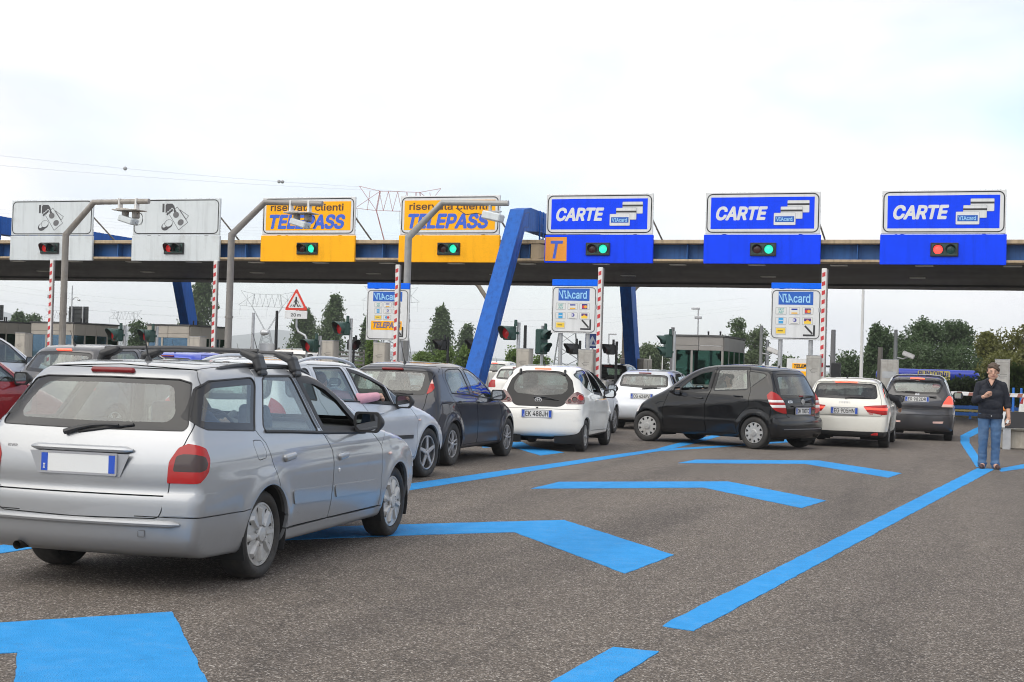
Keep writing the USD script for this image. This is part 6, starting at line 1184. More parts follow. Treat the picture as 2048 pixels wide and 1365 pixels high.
def card_sign(x0, x1, top, mid, bot, tele, lab, d=34.0):
    (g0, zt), (g1, _) = pg(x0, top, d), pg(x1, top, d); zm = pg((x0 + x1) / 2, mid, d)[1]; zb = pg((x0 + x1) / 2, bot, d)[1]; gc = (g0 + g1) / 2; w = (g1 - g0) / 2
    t = pthing('card_sign', lab, 'sign', gc, d, 0, None)
    obj('header_panel', bx(-w, w, -.04, .03, zm + .01, zt, .006), SIGN_BLUE2, t, smooth=False)
    H = zm - zb; z = lambda f: zm - f * H
    l0, l1, r0, rp = (.05, .24, .31, .122) if tele else (.05, .31, .43, .20)
    obj('white_panel', bx(-w, w, -.04, .03, zb, zm, .006), WHITE_SIGN, t, smooth=False); Y = -.043
    bd = rrect(-w + .025, zb + .025, w - .025, zm - .025, .11); obj('border_line', extrude(bd.difference(bd.buffer(-.018)), .003, 'xz', Y), BLACK_SIGN, t, smooth=False)
    lg = obj('logo_field', extrude(sbox(-w * .70, z(l1), w * .68, z(l0)), .003, 'xz', Y), LOGO_BLUE, t, smooth=False)
    hh = (l1 - l0) * .62 * H
    obj('logo_lettering', text('VIA', hh, -w * .60, z(l1 - .19 * (l1 - l0)), Y - .003, .002, True, -.28, w * .50), LOGO_PALE, lg, smooth=False); obj('logo_lettering', text('card', hh * .98, -w * .10, z(l1 - .19 * (l1 - l0)), Y - .003, .002, True, 0, w * .66), LOGO_PALE, lg, smooth=False)
    cw, chh = (.21 if tele else .25) * 2 * w, (.09 if tele else .14) * H
    rows = [[('t', (.10, .45, .42)), ('v', None), ('m', None)], [('a', (.05, .36, .68)), ('d', None), ('s', None)], [('y', None)] + ([('o', None)] if tele else [])]
    for r_, row in enumerate(rows):
        for c_, (k, col) in enumerate(row):
            x = -w * (.62 if tele else .80) + c_ * (.44 if tele else .53) * w; zz = z(r0 + r_ * rp)
            e = rrect(x, zz - chh / 2, x + cw * .86, zz + chh / 2, .012)
            f = obj('card_picture', extrude(e, .002, 'xz', Y), PLATE_W, t, smooth=False); obj('card_edge', extrude(e.difference(e.buffer(-.006)), .001, 'xz', Y - .0012), pm('thin_grey_print', (.2, .2, .2), .5), f, smooth=False)
            cx = x + cw * .43; P_ = lambda nm, rgb: pm(nm, rgb, .45); q = chh
            B = lambda a0, b0, a1, b1, m, o=.0015: obj('card_print', extrude(sbox(cx + a0 * q, zz + b0 * q, cx + a1 * q, zz + b1 * q), .001, 'xz', Y - o), m, f, smooth=False)
            if k == 't': obj('card_print', text('FAST', q * .36, cx, zz + .02 * q, Y - .002, .001, True, .15, q * .78, 'center'), P_('print_teal', (.05, .36, .34)), f, smooth=False); obj('card_print', text('PAY', q * .36, cx, zz - .42 * q, Y - .002, .001, True, .15, q * .70, 'center'), P_('print_teal', (.05, .36, .34)), f, smooth=False)
            elif k == 'v': B(-.42, .12, .42, .32, P_('print_navy', (.01, .03, .30))); B(-.42, -.42, .42, -.22, P_('print_gold', (.75, .42, .05)))
            elif k == 'm':
                B(-.42, -.38, .42, .38, P_('print_navy2', (.04, .04, .2)))
                for s, m in ((-1, P_('print_red', (.6, .04, .03))), (1, P_('print_orange', (.75, .35, .04)))): obj('card_print', extrude(Point(cx + s * .16 * q, zz - .05 * q).buffer(.24 * q, 8), .001, 'xz', Y - .003 - .0006 * s), m, f, smooth=False)
            elif k == 'a': B(-.34, -.40, .34, .42, P_('print_sky', (.04, .32, .62))); B(-.28, -.04, .28, .06, PLATE_W, .003)
            elif k == 'd': obj('card_print', extrude(Point(cx + .05 * q, zz + .12 * q).buffer(.28 * q, 10), .001, 'xz', Y - .0015), P_('print_indigo', (.05, .05, .28)), f, smooth=False); obj('card_print', extrude(Point(cx - .06 * q, zz + .12 * q).buffer(.19 * q, 10), .001, 'xz', Y - .003), P_('print_pale', (.5, .5, .6)), f, smooth=False); B(-.5, -.40, .5, -.33, P_('thin_grey_print', (.2, .2, .2)))
            elif k == 's': B(-.48, .0, .48, .38, P_('print_violet', (.10, .04, .16))); B(-.48, -.38, .48, .0, P_('print_yellow', (.80, .55, .05)), .002); obj('card_print', extrude(Point(cx, zz).buffer(.2 * q, 8).intersection(sbox(-9, zz, 9, 9)), .001, 'xz', Y - .003), P_('print_orange', (.75, .35, .04)), f, smooth=False)
            elif k == 'y': obj('card_print', extrude(e.buffer(-.02), .001, 'xz', Y - .0015), P_('print_yellow', (.80, .55, .05)), f, smooth=False); B(-.42, -.06, .32, .10, P_('print_olive', (.22, .16, .03)), .003)
            elif k == 'o':
                for s, m in ((-1, P_('print_sky', (.04, .32, .62))), (1, P_('print_red', (.6, .04, .03)))): obj('card_print', extrude(Point(cx + s * .22 * q, zz).buffer(.3 * q, 8), .001, 'xz', Y - .002 - .0006 * s), m, f, smooth=False)
    if tele:
        f = obj('yellow_band', extrude(sbox(-w * .76, z(.80), w * .70, z(.625)), .003, 'xz', Y), SIGN_YELLOW, t, smooth=False); obj('lettering', italic('TELEPASS', .105 * H, -w * .70, z(.755), w * 1.32, Y - .003), pm('violet_print', (.16, .13, .22), .5), f, smooth=False)
    ax, az, q = w * .74, zb + .09, .20
    arrow = unary_union([LineString([(ax - q * 1.1, az + q * 1.25), (ax - .04, az + .06)]).buffer(.022, cap_style='flat'), LineString([(ax, az + q * 1.35), (ax, az)]).buffer(.022, cap_style='flat'), LineString([(ax - q * 1.3, az + .022), (ax + .022, az + .022)]).buffer(.022, cap_style='flat')])
    obj('arrow', extrude(arrow, .003, 'xz', Y), BLACK_SIGN, t, smooth=False)
    for s in (-.55, .55): obj('post', cyl((s * w * 1.1, .07, .12), (s * w * 1.1, .07, zt - .05), .055, sides=12), GALV, t)
    for f_ in (.25, .75): obj('rear_rail', bx(-w * .9, w * .9, .031, .06, z(f_) - .03, z(f_) + .03), GALV, t, smooth=False)
card_sign(736, 820, 566, 579, 681, True, 'white card sign with yellow TELEPASS band, left of the blue portal leg')
card_sign(1105.5, 1195.5, 559, 573, 667, False, 'white card sign without yellow band, nearest the blue portal leg')
card_sign(1543.5, 1644, 566, 579, 680, False, 'white card sign without yellow band, nearest the right edge')

def cabinet(px, top, d, lab, w=.17, h0=.12, dep=.17, slot=False):
    g, z = pg(px, top, d); t = pthing('pay_column', lab, 'column', g, d, 0, None)
    obj('casing', bx(-w, w, -dep, dep, h0, z, .008), STAINLESS if px > 1100 else CABINET, t, smooth=False)
    obj('cap', bx(-w - .006, w + .006, -dep - .006, dep + .006, z, z + .012), GALV, t, smooth=False)
    e = unary_union([LineString([(-.07, .02), (-.02, .05), (.09, .05)]).buffer(.006), LineString([(-.07, .0), (.09, .0)]).buffer(.004), LineString([(-.05, -.03), (.04, -.03)]).buffer(.006), LineString([(-.09, .03), (-.05, -.01)]).buffer(.007)])
    obj('printed_mark', extrude(affinity.translate(e, 0, z - .36), .002, 'xz', -dep - .003), pm('mark_grey', (.2, .19, .175), .5), t, smooth=False)
    obj('door_seam', extrude(sbox(-w + .02, h0 + .1, w - .02, z - .06).exterior.buffer(.003), .002, 'xz', -dep - .002), pm('seam_grey', (.18, .17, .16), .5), t, smooth=False)
    if slot: obj('slot_frame', extrude(rrect(-w * .8, z - .5, w * .8, z - .32, .02), .01, 'xz', -dep - .011), GALV, t, smooth=False)
cabinet(48, 667, DB, 'beige-grey pay column left of the leftmost barrier'); cabinet(396, 674, DB, 'beige-grey pay column left of the barrier between cash and TELEPASS signs'); cabinet(661, 682, DB, 'beige-grey pay column under the raised red signal lamp')
cabinet(764, 686, DB, 'beige-grey pay column under the card sign with TELEPASS band'); cabinet(1050, 698, DB, 'beige-grey pay column right of the blue portal leg'); cabinet(1175, 700, DB, 'stainless pay column under the middle card sign', .19)
cabinet(1629, 712, DB, 'tall stainless pay column under the rightmost card sign', .17); cabinet(1780, 720, 39, 'wide stainless column with a slot behind the charcoal hatchback', .23, .12, .2, True); cabinet(2005, 720, 31.4, 'tall stainless column behind the standing man', .15, .0)

def hood_mesh(r, ln, n=20):
    a = np.linspace(-.30 * np.pi, 1.30 * np.pi, n); v, f = [], []
    for th in a:
        dd = ln * (.42 + .58 * max(0, math.sin(th)) ** .8)
        for rr_, y in ((r, .02), (r, -dd), (r + .008, -dd), (r + .008, .02)): v.append((rr_ * math.cos(th), y, rr_ * math.sin(th)))
    for i in range(n - 1):
        for j in range(4): p, q = i * 4 + j, i * 4 + (j + 1) % 4; f += [(p, q, q + 4), (p, q + 4, p + 4)]
    return trimesh.Trimesh(v, f, process=False)
def signal(px, py, d, yaw, lab, n=1, r=.165, lit='dim', mat=None, pole_px=None, hood=.25, off=.16, plate=False):
    mat = mat or SIG_GREEN; g, z = pg(px, py, d); t = pthing('traffic_signal', lab, 'traffic light', g, d, 0, None, yaw); zt = z + .17 + .34 * (n - 1)
    h = obj('housing', bx(-.17, .17, 0, .20, z - .18, zt, .03), mat, t, smooth=False)
    for k in range(n):
        zz = z + .34 * k
        obj('hood', hood_mesh(r, hood).apply_translation((0, 0, zz)), mat, h, 40)
        m = {'dim': LENS_RED_DIM, 'off': LENS_RED_OFF, 'green': LENS_GREEN_OFF}[lit]
        obj('lamp', mv(rot(revolve([(0, .03), (.08, .024), (r * .93, 0), (0, 0)], 22), 90, (1, 0, 0)), 0, -.002, zz), m, h, 40)
    obj('cap', cyl((off, .12, zt), (off, .12, zt + .16), .045, .04, 10), mat, t)
    obj('post', cyl((off, .24, .12), (off, .24, zt + .1), .045, sides=12), GALV if mat is SIG_GREEN else SIG_BLACK, t); obj('arm', bx(-.02, off + .04, .17, .25, z - .03, z + .03, .01), mat, t, smooth=False)
signal(228, 670, DB, -26, 'dark green single red signal before the cash booth, left of the twin signal'); signal(292, 672, DB, -26, 'dark green single red signal just right of its twin before the cash booths'); signal(618, 692, DB, -24, 'dark green single red signal below the triangular warning sign')
signal(681, 657, DB, -24, 'dark green red signal raised on a white post right of the warning sign', off=.14); signal(1014, 666, DB, -24, 'dark green red signal standing before the blue portal leg', off=.18)
signal(708, 690, 43, 60, 'small black signal seen from the side, left of the card sign with TELEPASS', mat=SIG_BLACK, lit='off'); signal(879, 690, 43, -48, 'black signal among the bushes left of the far poplar', mat=SIG_BLACK, lit='off'); signal(944, 690, 43, -48, 'black signal at the left of the blue portal leg', mat=SIG_BLACK, lit='off')
signal(1088, 696, 36, 62, 'green two-lamp signal facing right, between the portal leg and middle card sign', 2, .13, 'green'); signal(1142, 698, 43, -50, 'black signal under the middle card sign, left of its right post', mat=SIG_BLACK, lit='off'); signal(1216, 699, 45, -50, 'black signal just right of the middle barrier arm', mat=SIG_BLACK, lit='off')
signal(1329, 704, 40, -62, 'green two-lamp signal facing left, beside the glazed booth', 2, .13, 'green')

# the warning sign on its bent post
g, z = pg(592.5, 621, 34); t = pthing('warning_sign', 'red-edged triangular pedestrian crossing sign with a 20 m plate', 'sign', g, 34)
tri = lambda s: Polygon([(-s / 2, 0), (s / 2, 0), (0, s * .866)]).buffer(-.03).buffer(.03)
obj('red_triangle', extrude(tri(.70), .02, 'xz', -.02).apply_translation((0, 0, z)), RED_SIGN, t, smooth=False); obj('white_triangle', extrude(affinity.translate(tri(.50), 0, .062), .003, 'xz', -.0235).apply_translation((0, 0, z)), WHITE_SIGN, t, smooth=False)
fig = unary_union([Point(0, .345).buffer(.024), LineString([(0, .31), (-.005, .21)]).buffer(.026), LineString([(0, .21), (.05, .13), (.075, .10)]).buffer(.015), LineString([(-.005, .21), (-.045, .10)]).buffer(.015), LineString([(0, .295), (.06, .23), (.07, .20)]).buffer(.010), LineString([(-.005, .29), (-.055, .235), (-.06, .20)]).buffer(.010)] + [Polygon([(x * 1.0, .155), (x + .022, .155), (x * 1.45 + .03, .095), (x * 1.45 - .0, .095)]) for x in (-.13, -.075, .03, .085)])
obj('pictogram', extrude(fig, .003, 'xz', -.027).apply_translation((0, 0, z)), BLACK_SIGN, t, smooth=False)
obj('distance_plate', bx(-.34, .34, -.02, 0, z - .235, z - .015, .004), WHITE_SIGN, t, smooth=False); obj('lettering', text('20 m', .085, 0, z - .17, -.024, .003, True, 0, .30, 'center'), BLACK_SIGN, t, smooth=False)
gx, gz = pg(622, 690, 34); obj('bent_post', tube([(.0, .04, z + .4), (0, .04, z - .45), (.06, .04, z - .58), (.27, .04, z - .68), (.33, .04, z - .80), (.33, .04, .12)], .028, 12), GALV, t)

# slatted screen behind the islands, booths
g0, z0 = pg(392, 689, 47); g1, z1 = pg(700, 712, 47)
t = pthing('slatted_screen', 'long grey slatted screen behind the cash and TELEPASS lanes', 'fence', (g0 + g1) / 2, 47.5); w = (g1 - g0) / 2 + .3
SLAT = pm('slat_grey', (.27, .26, .24), .55, var=.12, vscale=1.5, metal=.2)
for k in range(9):
    for x0, x1 in ((-w, -w / 3 - .02), (-w / 3 + .02, w / 3 - .02), (w / 3 + .02, w)): obj('slat', rot(bx(x0, x1, -.045, .045, -.012, .012), 35, (1, 0, 0)).apply_translation((0, 0, .55 + k * .15)), SLAT, t, smooth=False)
for x in np.linspace(-w, w, 7): obj('post', bx(x - .03, x + .03, .05, .11, .1, 1.86), SLAT, t, smooth=False)
def booth(px0, px1, d, lab, length, pane, tone):
    (g0, _), (g1, _) = pg(px0, 650, d), pg(px1, 650, d); w = (g1 - g0) / 2; gc = (g0 + g1) / 2; t = pthing('toll_booth', lab, 'booth', gc, d)
    FR = pm('booth_frame_' + tone, {'light': (.46, .42, .36), 'dark': (.27, .255, .235)}[tone], .45, metal=.15, var=.08, vscale=2); Hh = 2.60
    obj('plinth', bx(-w, w, 0, length, .13, 1.0, .01), FR, t, smooth=False); obj('roof', bx(-w - .06, w + .06, -.06, length + .06, Hh - .03, Hh + .03, .01), pm('booth_roof', (.10, .10, .10), .6), t, smooth=False); obj('floor_box', bx(-w + .08, w - .08, .08, length - .08, 1.001, 1.05), DARK_IN, t, smooth=False)
    obj('back_wall', bx(-w + .02, w - .02, length - .06, length - .02, 1.06, 2.2), DARK_IN, t, smooth=False); obj('desk', bx(-w + .1, w * .3, .3, length * .6, 1.06, 1.25, .02), DARK_IN, t, smooth=False)
    nx, ny = 2, 4
    for i in range(nx): a, b = -w + 2 * w * i / nx, -w + 2 * w * (i + 1) / nx; obj('cornice_panel', bx(a + .008, b - .008, -.02, .03, 2.28, Hh - .034, .006), FR, t, smooth=False); obj('cornice_panel', bx(a + .008, b - .008, -.012, .03, 2.12, 2.272, .006), FR, t, smooth=False)
    for i in range(ny):
        a, b = length * i / ny, length * (i + 1) / ny
        for s in (1, -1): obj('cornice_panel', bx(s * w - .02, s * w + .02, a + .008 if i else .034, b - .008, 2.12, Hh - .034, .006), FR, t, smooth=False)
    for x in (-w + .03, -w * .28, w - .03): obj('mullion', bx(x - .035, x + .035, -.005, .05, 1.0, 2.115), FR, t, smooth=False)
    for s in (1, -1):
        for i in range(1, ny + 1): obj('mullion', bx(s * w - .03, s * w + .012, length * i / ny - .035, length * i / ny + .035, 1.001, 2.115), FR, t, smooth=False)
    for a, b in ((-w + .066, -w * .28 - .036), (-w * .28 + .036, w - .066)): obj('window_pane', bx(a, b, .02, .026, 1.002, 2.112), pane, t, smooth=False)
    for s in (1, -1):
        for i in range(ny): obj('window_pane', bx(s * w - .012, s * w - .006, length * i / ny + .04, length * (i + 1) / ny - .04, 1.002, 2.112), pane if i % 2 == 0 else PANE_GREEN, t, smooth=False)
    obj('roof_stub', cyl((w * .4, length * .5, Hh + .03), (w * .4, length * .5, Hh + .22), .03, sides=8), SIG_BLACK, t); obj('roof_stub', cyl((-w * .4, length * .8, Hh + .03), (-w * .4, length * .8, Hh + .25), .03, sides=8), SIG_BLACK, t)
booth(-95, -12, 46, 'glazed toll booth cut by the left edge', 3.0, PANE_GREEN, 'light'); booth(63, 147, 46, 'glazed toll booth with blue panes left of the cranked pole', 3.0, PANE_BLUE, 'light'); booth(295, 379, 46, 'glazed toll booth with blue panes under the second cash sign', 3.0, PANE_BLUE, 'light'); booth(1350, 1448, 45, 'dark glazed toll booth with green panes beyond the black hatchback', 4.4, PANE_GREEN, 'dark')

# concrete nose with its chevron board, right
g0, _ = pg(1989, 880, 31.0); t = pthing('island_nose', 'concrete block at the right edge carrying the black and white chevron board', 'concrete block', g0, 31.0)
obj('block', bx(.10, 3.2, .02, 2.6, 0, .40, .03), CONCRETE, t, smooth=False); obj('cap_slab', bx(.06, 3.2, -.02, 2.62, .40, .44, .01), pm('pale_concrete', (.42, .40, .34), .8, var=.15, vscale=4), t, smooth=False); obj('metal_post', bx(.16, .32, -.10, -.04, 0, .45), GALV, t, smooth=False)
bt = pthing('chevron_board', 'black and white chevron board behind the hand of the standing man', 'sign', g0 + .10, 30.9)
obj('board', bx(0, 2.6, -.03, 0, .452, .80, .006), BLACK_SIGN, bt, smooth=False)
for k in range(5):
    x = .06 + k * .52 if k else .0
    pts = [(x + .30, .46), (x + .14, .626), (x + .30, .792), (x + .52, .792), (x + .36, .626), (x + .52, .46)] if k else [(.03, .46), (.01, .626), (.05, .792), (.12, .792), (.08, .626), (.10, .46)]
    obj('white_chevron', extrude(Polygon(pts), .003, 'xz', -.0345), WHITE_SIGN, bt, smooth=False)
obj('side_return', bx(-.14, -.004, -.02, .01, .46, .80, .006), GALV, bt, smooth=False)
ob = pthing('orange_beacon', 'orange lamp on top of the chevron board', 'lamp', g0 + .18, 31.0, .80); obj('lamp', bx(-.10, .12, -.06, .06, 0.0, .10, .03), pm('orange_plastic', (.75, .22, .03), .35), ob, smooth=False); obj('lamp_base', bx(-.06, .08, -.05, .05, -.06, -.002), GREY_POLE, ob, smooth=False)

# closed barrier, blue frame, low rail, the blue-fronted service point
g0, z0 = pg(1868, 786, 38); t = pthing('barrier_gate', 'closed horizontal barrier arm behind the standing man', 'barrier', g0, 38)
obj('drive_cabinet', bx(-.22, .22, -.15, .2, 0, z0 + .14, .03), SIG_BLACK, t, smooth=False); arm = obj('arm', bx(.1, 3.0, -.03, .03, z0 - .05, z0 + .05, .01), WHITE_PAINT, t, smooth=False)
for k in range(9): obj('stripe', extrude(Polygon([(.25 + k * .3, z0 - .045), (.37 + k * .3, z0 - .045), (.40 + k * .3, z0 + .045), (.28 + k * .3, z0 + .045)]), .002, 'xz', -.033), pm('faded_red', (.30, .12, .09), .5), arm, smooth=False)
obj('red_light', hull((0, -.1, z0 + .17, .05), (.1, -.1, z0 + .17, .05)), LENS_TAIL, t)
BLUE_ST = pm('blue_steel', (.02, .14, .50), .4, var=.1); DEEP = pm('deep_blue_panel', (.008, .03, .26), .4, var=.15, vscale=1.0)
g0, z1 = pg(2027, 776, 44); t = pthing('blue_gantry', 'bright blue steel frame at the right edge, above the chevron board', 'frame', g0, 44)
for x in (0, .22, .52, .95): obj('upright', bx(x - .035, x + .035, -.04, .04, 0, z1, .01), BLUE_ST, t, smooth=False)
obj('panel', bx(.27, 1.6, .05, .35, .35, z1 - .1, .15), DEEP, t, smooth=False); obj('cross_rail', bx(-.03, 1.6, -.035, .03, z1 - .25, z1 - .2), BLUE_ST, t, smooth=False)
g0, _ = pg(1905, 825, 52); t = pthing('low_rail', 'low blue and yellow rail under the shrubs behind the man', 'rail', g0, 52)
for z in (.18, .42): obj('rail', bx(-.4, 3.4, -.03, .03, z - .06, z + .06, .01), BLUE_ST, t, smooth=False)
obj('yellow_band', bx(-.4, 3.4, -.045, -.032, .27, .34), pm('faded_yellow', (.55, .45, .16), .6), t, smooth=False)
for x in np.arange(-.3, 3.4, .9): obj('post', bx(x - .04, x + .04, .031, .1, 0, .5), BLUE_ST, t, smooth=False)
(g0, zt), (g1, zb) = pg(1750, 736, 62), pg(1962, 768, 62); t = pthing('service_point', 'blue barrel-fronted service point with a yellow PUNTO blu sign', 'building', g0, 62); w = g1 - g0; zc, rr = (zt + zb) / 2, (zt - zb) / 2
obj('barrel_front', T(hull((rr, .6, zc, rr), (w - rr * 1.2, .6, zc, rr), (w - .3, .6, zc - rr * .3, rr * .6))), pm('service_blue', (.012, .04, .42), .35, var=.06, vscale=.7), t, 40)
obj('wall', bx(.3, w - .6, .4, 3.4, 0, zc - rr * .5, .02), pm('pale_wall', (.45, .44, .42), .7, var=.08), t, smooth=False); obj('white_line', bx(.3, w - .8, -.12, .0, zb - .03, zb + .01), WHITE_PAINT, t, smooth=False)
s0 = (1836 - 1750) / 212.0 * w; s1 = (1901 - 1750) / 212.0 * w; yb = .6 - rr - .03
f = obj('sign_panel', extrude(rrect(s0, zc - rr * .78, s1, zc + rr * .80, .08), .04, 'xz', yb - .05), pm('pale_yellow', (.72, .62, .22), .45), t, smooth=False)
NAVY = pm('print_navy', (.01, .03, .30), .45)
obj('lettering', text('PUNTO', rr * .72, s0 + .06, zc - rr * .02, yb - .055, .004, True, 0, (s1 - s0) * .58), NAVY, f, smooth=False); obj('lettering', text('blu', rr * .72, s0 + .06 + (s1 - s0) * .60, zc - rr * .02, yb - .055, .004, True, 0, (s1 - s0) * .30), NAVY, f, smooth=False)
obj('small_lettering', text('autostrade', rr * .30, s1 + .25, zc - rr * .55, yb + .0, .004, True, 0, 1.15), WHITE_SIGN, t, smooth=False)
(g0, zt), (g1, zb) = pg(1574, 717, 44), pg(1634, 754, 44); t = pthing('service_board', 'small white board with a yellow TELEPASS band, behind the stainless column', 'sign', g0, 44); w = g1 - g0
obj('board', bx(0, w, -.02, .02, zb, zt, .005), WHITE_SIGN, t, smooth=False); f = obj('yellow_band', extrude(sbox(w * .18, zt - .32, w * .96, zt - .15), .003, 'xz', -.0235), SIGN_YELLOW, t, smooth=False)
obj('lettering', italic('TELEPASS', .10, w * .22, zt - .285, w * .68, -.027), BLACK_SIGN, f, smooth=False); obj('lower_band', extrude(sbox(0.01, zb + .01, w - .01, zb + .16), .003, 'xz', -.0235), SIGN_YELLOW, t, smooth=False)
for x in (.15, w - .15): obj('post', cyl((x, .05, 0), (x, .05, zt), .03), GALV, t)

# blue crossing signs, speed sign, sign backs, masts, cameras
def crossing_sign(x0, x1, y0, y1, d, lab):
    (g0, zt), (g1, zb) = pg(x0, y0, d), pg(x1, y1, d); w = g1 - g0; t = pthing('crossing_sign', lab, 'sign', g0, d)
    obj('panel', bx(0, w, -.015, .015, zb, zt, .004), pm('dark_sign_blue', (.01, .03, .14), .45), t, smooth=False); h = zt - zb
    tr_ = Polygon([(w * .12, zb + h * .14), (w * .88, zb + h * .14), (w * .5, zb + h * .88)]); obj('triangle_line', extrude(tr_.difference(tr_.buffer(-.05)).union(LineString([(w * .5, zb + h * .6), (w * .38, zb + h * .2)]).buffer(.03)), .003, 'xz', -.0185), pm('sign_pale', (.35, .38, .42), .5), t, smooth=False)
    obj('post', cyl((w / 2, .05, 0), (w / 2, .05, zt), .03), GALV, t)
crossing_sign(963, 990, 665, 692, 47, 'dark blue crossing sign half behind the blue portal leg'); crossing_sign(1171, 1199, 668, 697, 46, 'dark blue crossing sign behind the right post of the middle card sign')
g, z = pg(1256, 706, 66); t = pthing('speed_sign', 'round red-edged speed limit sign reading 30', 'sign', g, 66)
C = Point(0, 0).buffer(.23, 24); obj('red_ring', extrude(C.difference(C.buffer(-.05)), .02, 'xz', -.02).apply_translation((0, 0, z)), RED_SIGN, t, smooth=False); obj('white_disc', extrude(C.buffer(-.05), .015, 'xz', -.018).apply_translation((0, 0, z)), WHITE_SIGN, t, smooth=False); obj('lettering', text('30', .18, 0, z - .09, -.023, .004, True, 0, .24, 'center'), BLACK_SIGN, t, smooth=False); obj('post', cyl((0, .03, 0), (0, .03, z + .2), .05), BLUE_ST, t)
barrier(1261, 671, 'far upright red and white barrier behind the speed limit sign', 67, .12)
for x0, x1, y0, y1, lab in ((138, 176, 613, 649, 'dark back of a road sign above the blue-paned booth'), (-22, 6, 610, 641, 'dark back of a road sign at the far left edge')):
    (g0, zt), (g1, zb) = pg(x0, y0, 64), pg(x1, y1, 64); w = g1 - g0; t = pthing('sign_back', lab, 'sign', g0, 64); obj('panel', bx(0, w, 0, .03, zb, zt, .01), pm('sign_back_grey', (.045, .05, .052), .6), t, smooth=False)
    for f_ in (.2, .75): obj('post', bx(w * f_ - .04, w * f_ + .04, -.09, -.002, 0, zt), GALV, t, smooth=False)
    for k in range(4): obj('rear_rail', bx(.02, w - .02, -.03, -.001, zb + (k + .5) * (zt - zb) / 4 - .02, zb + (k + .5) * (zt - zb) / 4 + .02), pm('sign_back_grey', (.045, .05, .052), .6), t, smooth=False)
def mast(px, y0, d, r, lab, mat=GALV, head=None, cat='mast'):
    g, z = pg(px, y0, d); t = pthing('mast', lab, cat, g, d); obj('pole', cyl((0, 0, 0), (0, 0, z), r * 1.3, r * .8, 10), mat, t)
    if head == 'hook': obj('lamp_head', cat_([tube([(0, 0, z - 1.2), (.25, 0, z - .95), (.55, 0, z - .95), (.7, 0, z - 1.1)], .03, 8), T(hull((.7, 0, z - 1.15, .09), (.6, 0, z - 1.12, .09)))]), GALV, t)
    elif head == 'twin': obj('lamp_head', cat_([bx(-.5, .1, -.08, .08, z - .1, z + .05, .03), bx(-.25, .25, -.1, .1, z - .75, z - .55, .04)]), GALV, t)
    elif head == 'flood': obj('lamp_head', cat_([bx(-.6, .6, -.1, .1, z, z + .2, .04)]), GALV, t)
    elif head == 'arm': obj('lamp_head', bx(-.05, .55, -.06, .06, z - .05, z + .06, .02), GALV, t, smooth=False)
    elif head == 'camera':
        obj('camera_arm', tube([(0, 0, z - .9), (.25, -.05, z - .95), (.38, -.1, z - .9)], .025, 8), GALV, t); obj('camera_body', mv(rot(T(bx(-.20, .20, -.08, .08, -.08, .08, .03)), 22, (0, 1, 0)), .42, -.15, z - .82), WHITE_PAINT, t, smooth=False); obj('camera_front', mv(rot(cyl((.19, 0, 0), (.215, 0, 0), .055), 22, (0, 1, 0)), .42, -.15, z - .82), PLASTIC, t)
    elif head == 'box': obj('control_box', bx(-.03, .22, -.12, .08, z * .5, z * .5 + .45, .02), SIG_BLACK, t, smooth=False); obj('bracket', bx(-.75, -.04, -.02, .02, z * .62, z * .62 + .05), SIG_BLACK, t, smooth=False)
    elif head == 'dish':
        a = np.linspace(-1.0, 1.0, 12); v = np.array([(.55 + .28 * math.sin(s), -.35 + .30 * math.cos(s), zz) for s in a for zz in (z * .46, z * .46 + .62)]); f = []
        for i in range(11): p = 2 * i; f += [(p, p + 2, p + 3), (p, p + 3, p + 1)]
        m_ = trimesh.Trimesh(v, f, process=False); m2 = m_.copy(); m2.vertices = m2.vertices + (0, .015, 0); m2.invert(); obj('reflector', cat_([m_, m2]), GALV, t); obj('reflector_arm', cat_([bx(0, .62, -.05, .0, z * .44, z * .44 + .06, .01), T(hull((.1, -.1, z * .42, .09), (.3, -.1, z * .42, .07)))]), SIG_BLACK, t, smooth=False); obj('lamp_dome', hull((.38, -.1, z * .80, .09), (.5, -.1, z * .80, .06)), GALV, t)
mast(145, 572, 95, .06, 'slim lamp post above the dark sign back at the left', head='hook'); mast(1397, 617, 95, .06, 'slim post with two floodlights above the dark booth', head='twin'); mast(1727, 560, 72, .075, 'tall pale floodlight mast rising past the canopy edge on the right', pm('mast_white', (.58, .58, .57), .5), 'flood')
mast(1218, 669, 95, .05, 'slim lamp post right of the middle card sign', head='arm'); mast(1300, 712, 100, .04, 'slim white flagpole left of the dark booth', WHITE_PAINT); mast(1325, 713, 100, .04, 'slim white flagpole nearest the green two-lamp signal', WHITE_PAINT); mast(1277, 727, 110, .05, 'small lamp post in front of the willow-like trees', head='arm')
mast(1523, 652, 46, .06, 'camera post right of the dark booth', pm('post_grey', (.25, .26, .26), .5), 'camera'); mast(1792, 660, 47, .07, 'camera post in front of the dark trees on the right', pm('post_grey', (.25, .26, .26), .5), 'camera'); mast(1667, 660, 38, .075, 'dark grey post with a control box right of the rightmost card sign', pm('post_dark', (.13, .13, .135), .5), 'box'); mast(1346, 655, 43, .07, 'dark post at the left corner of the dark booth', pm('post_dark', (.13, .13, .135), .5)); mast(1761, 695, 40, .08, 'dark brown post left of the wide stainless column', pm('post_brown', (.10, .09, .08), .5))
mast(507, 626, 34, .05, 'pale post with a curved grey reflector right of the second cranked pole', GALV, 'dish'); mast(554, 622, 45, .06, 'dark post left of the warning sign', SIG_BLACK); mast(1051, 651, 34, .05, 'dark post behind the portal leg', SIG_BLACK); mast(1535, 680, 48, .07, 'grey post behind the rightmost card sign')
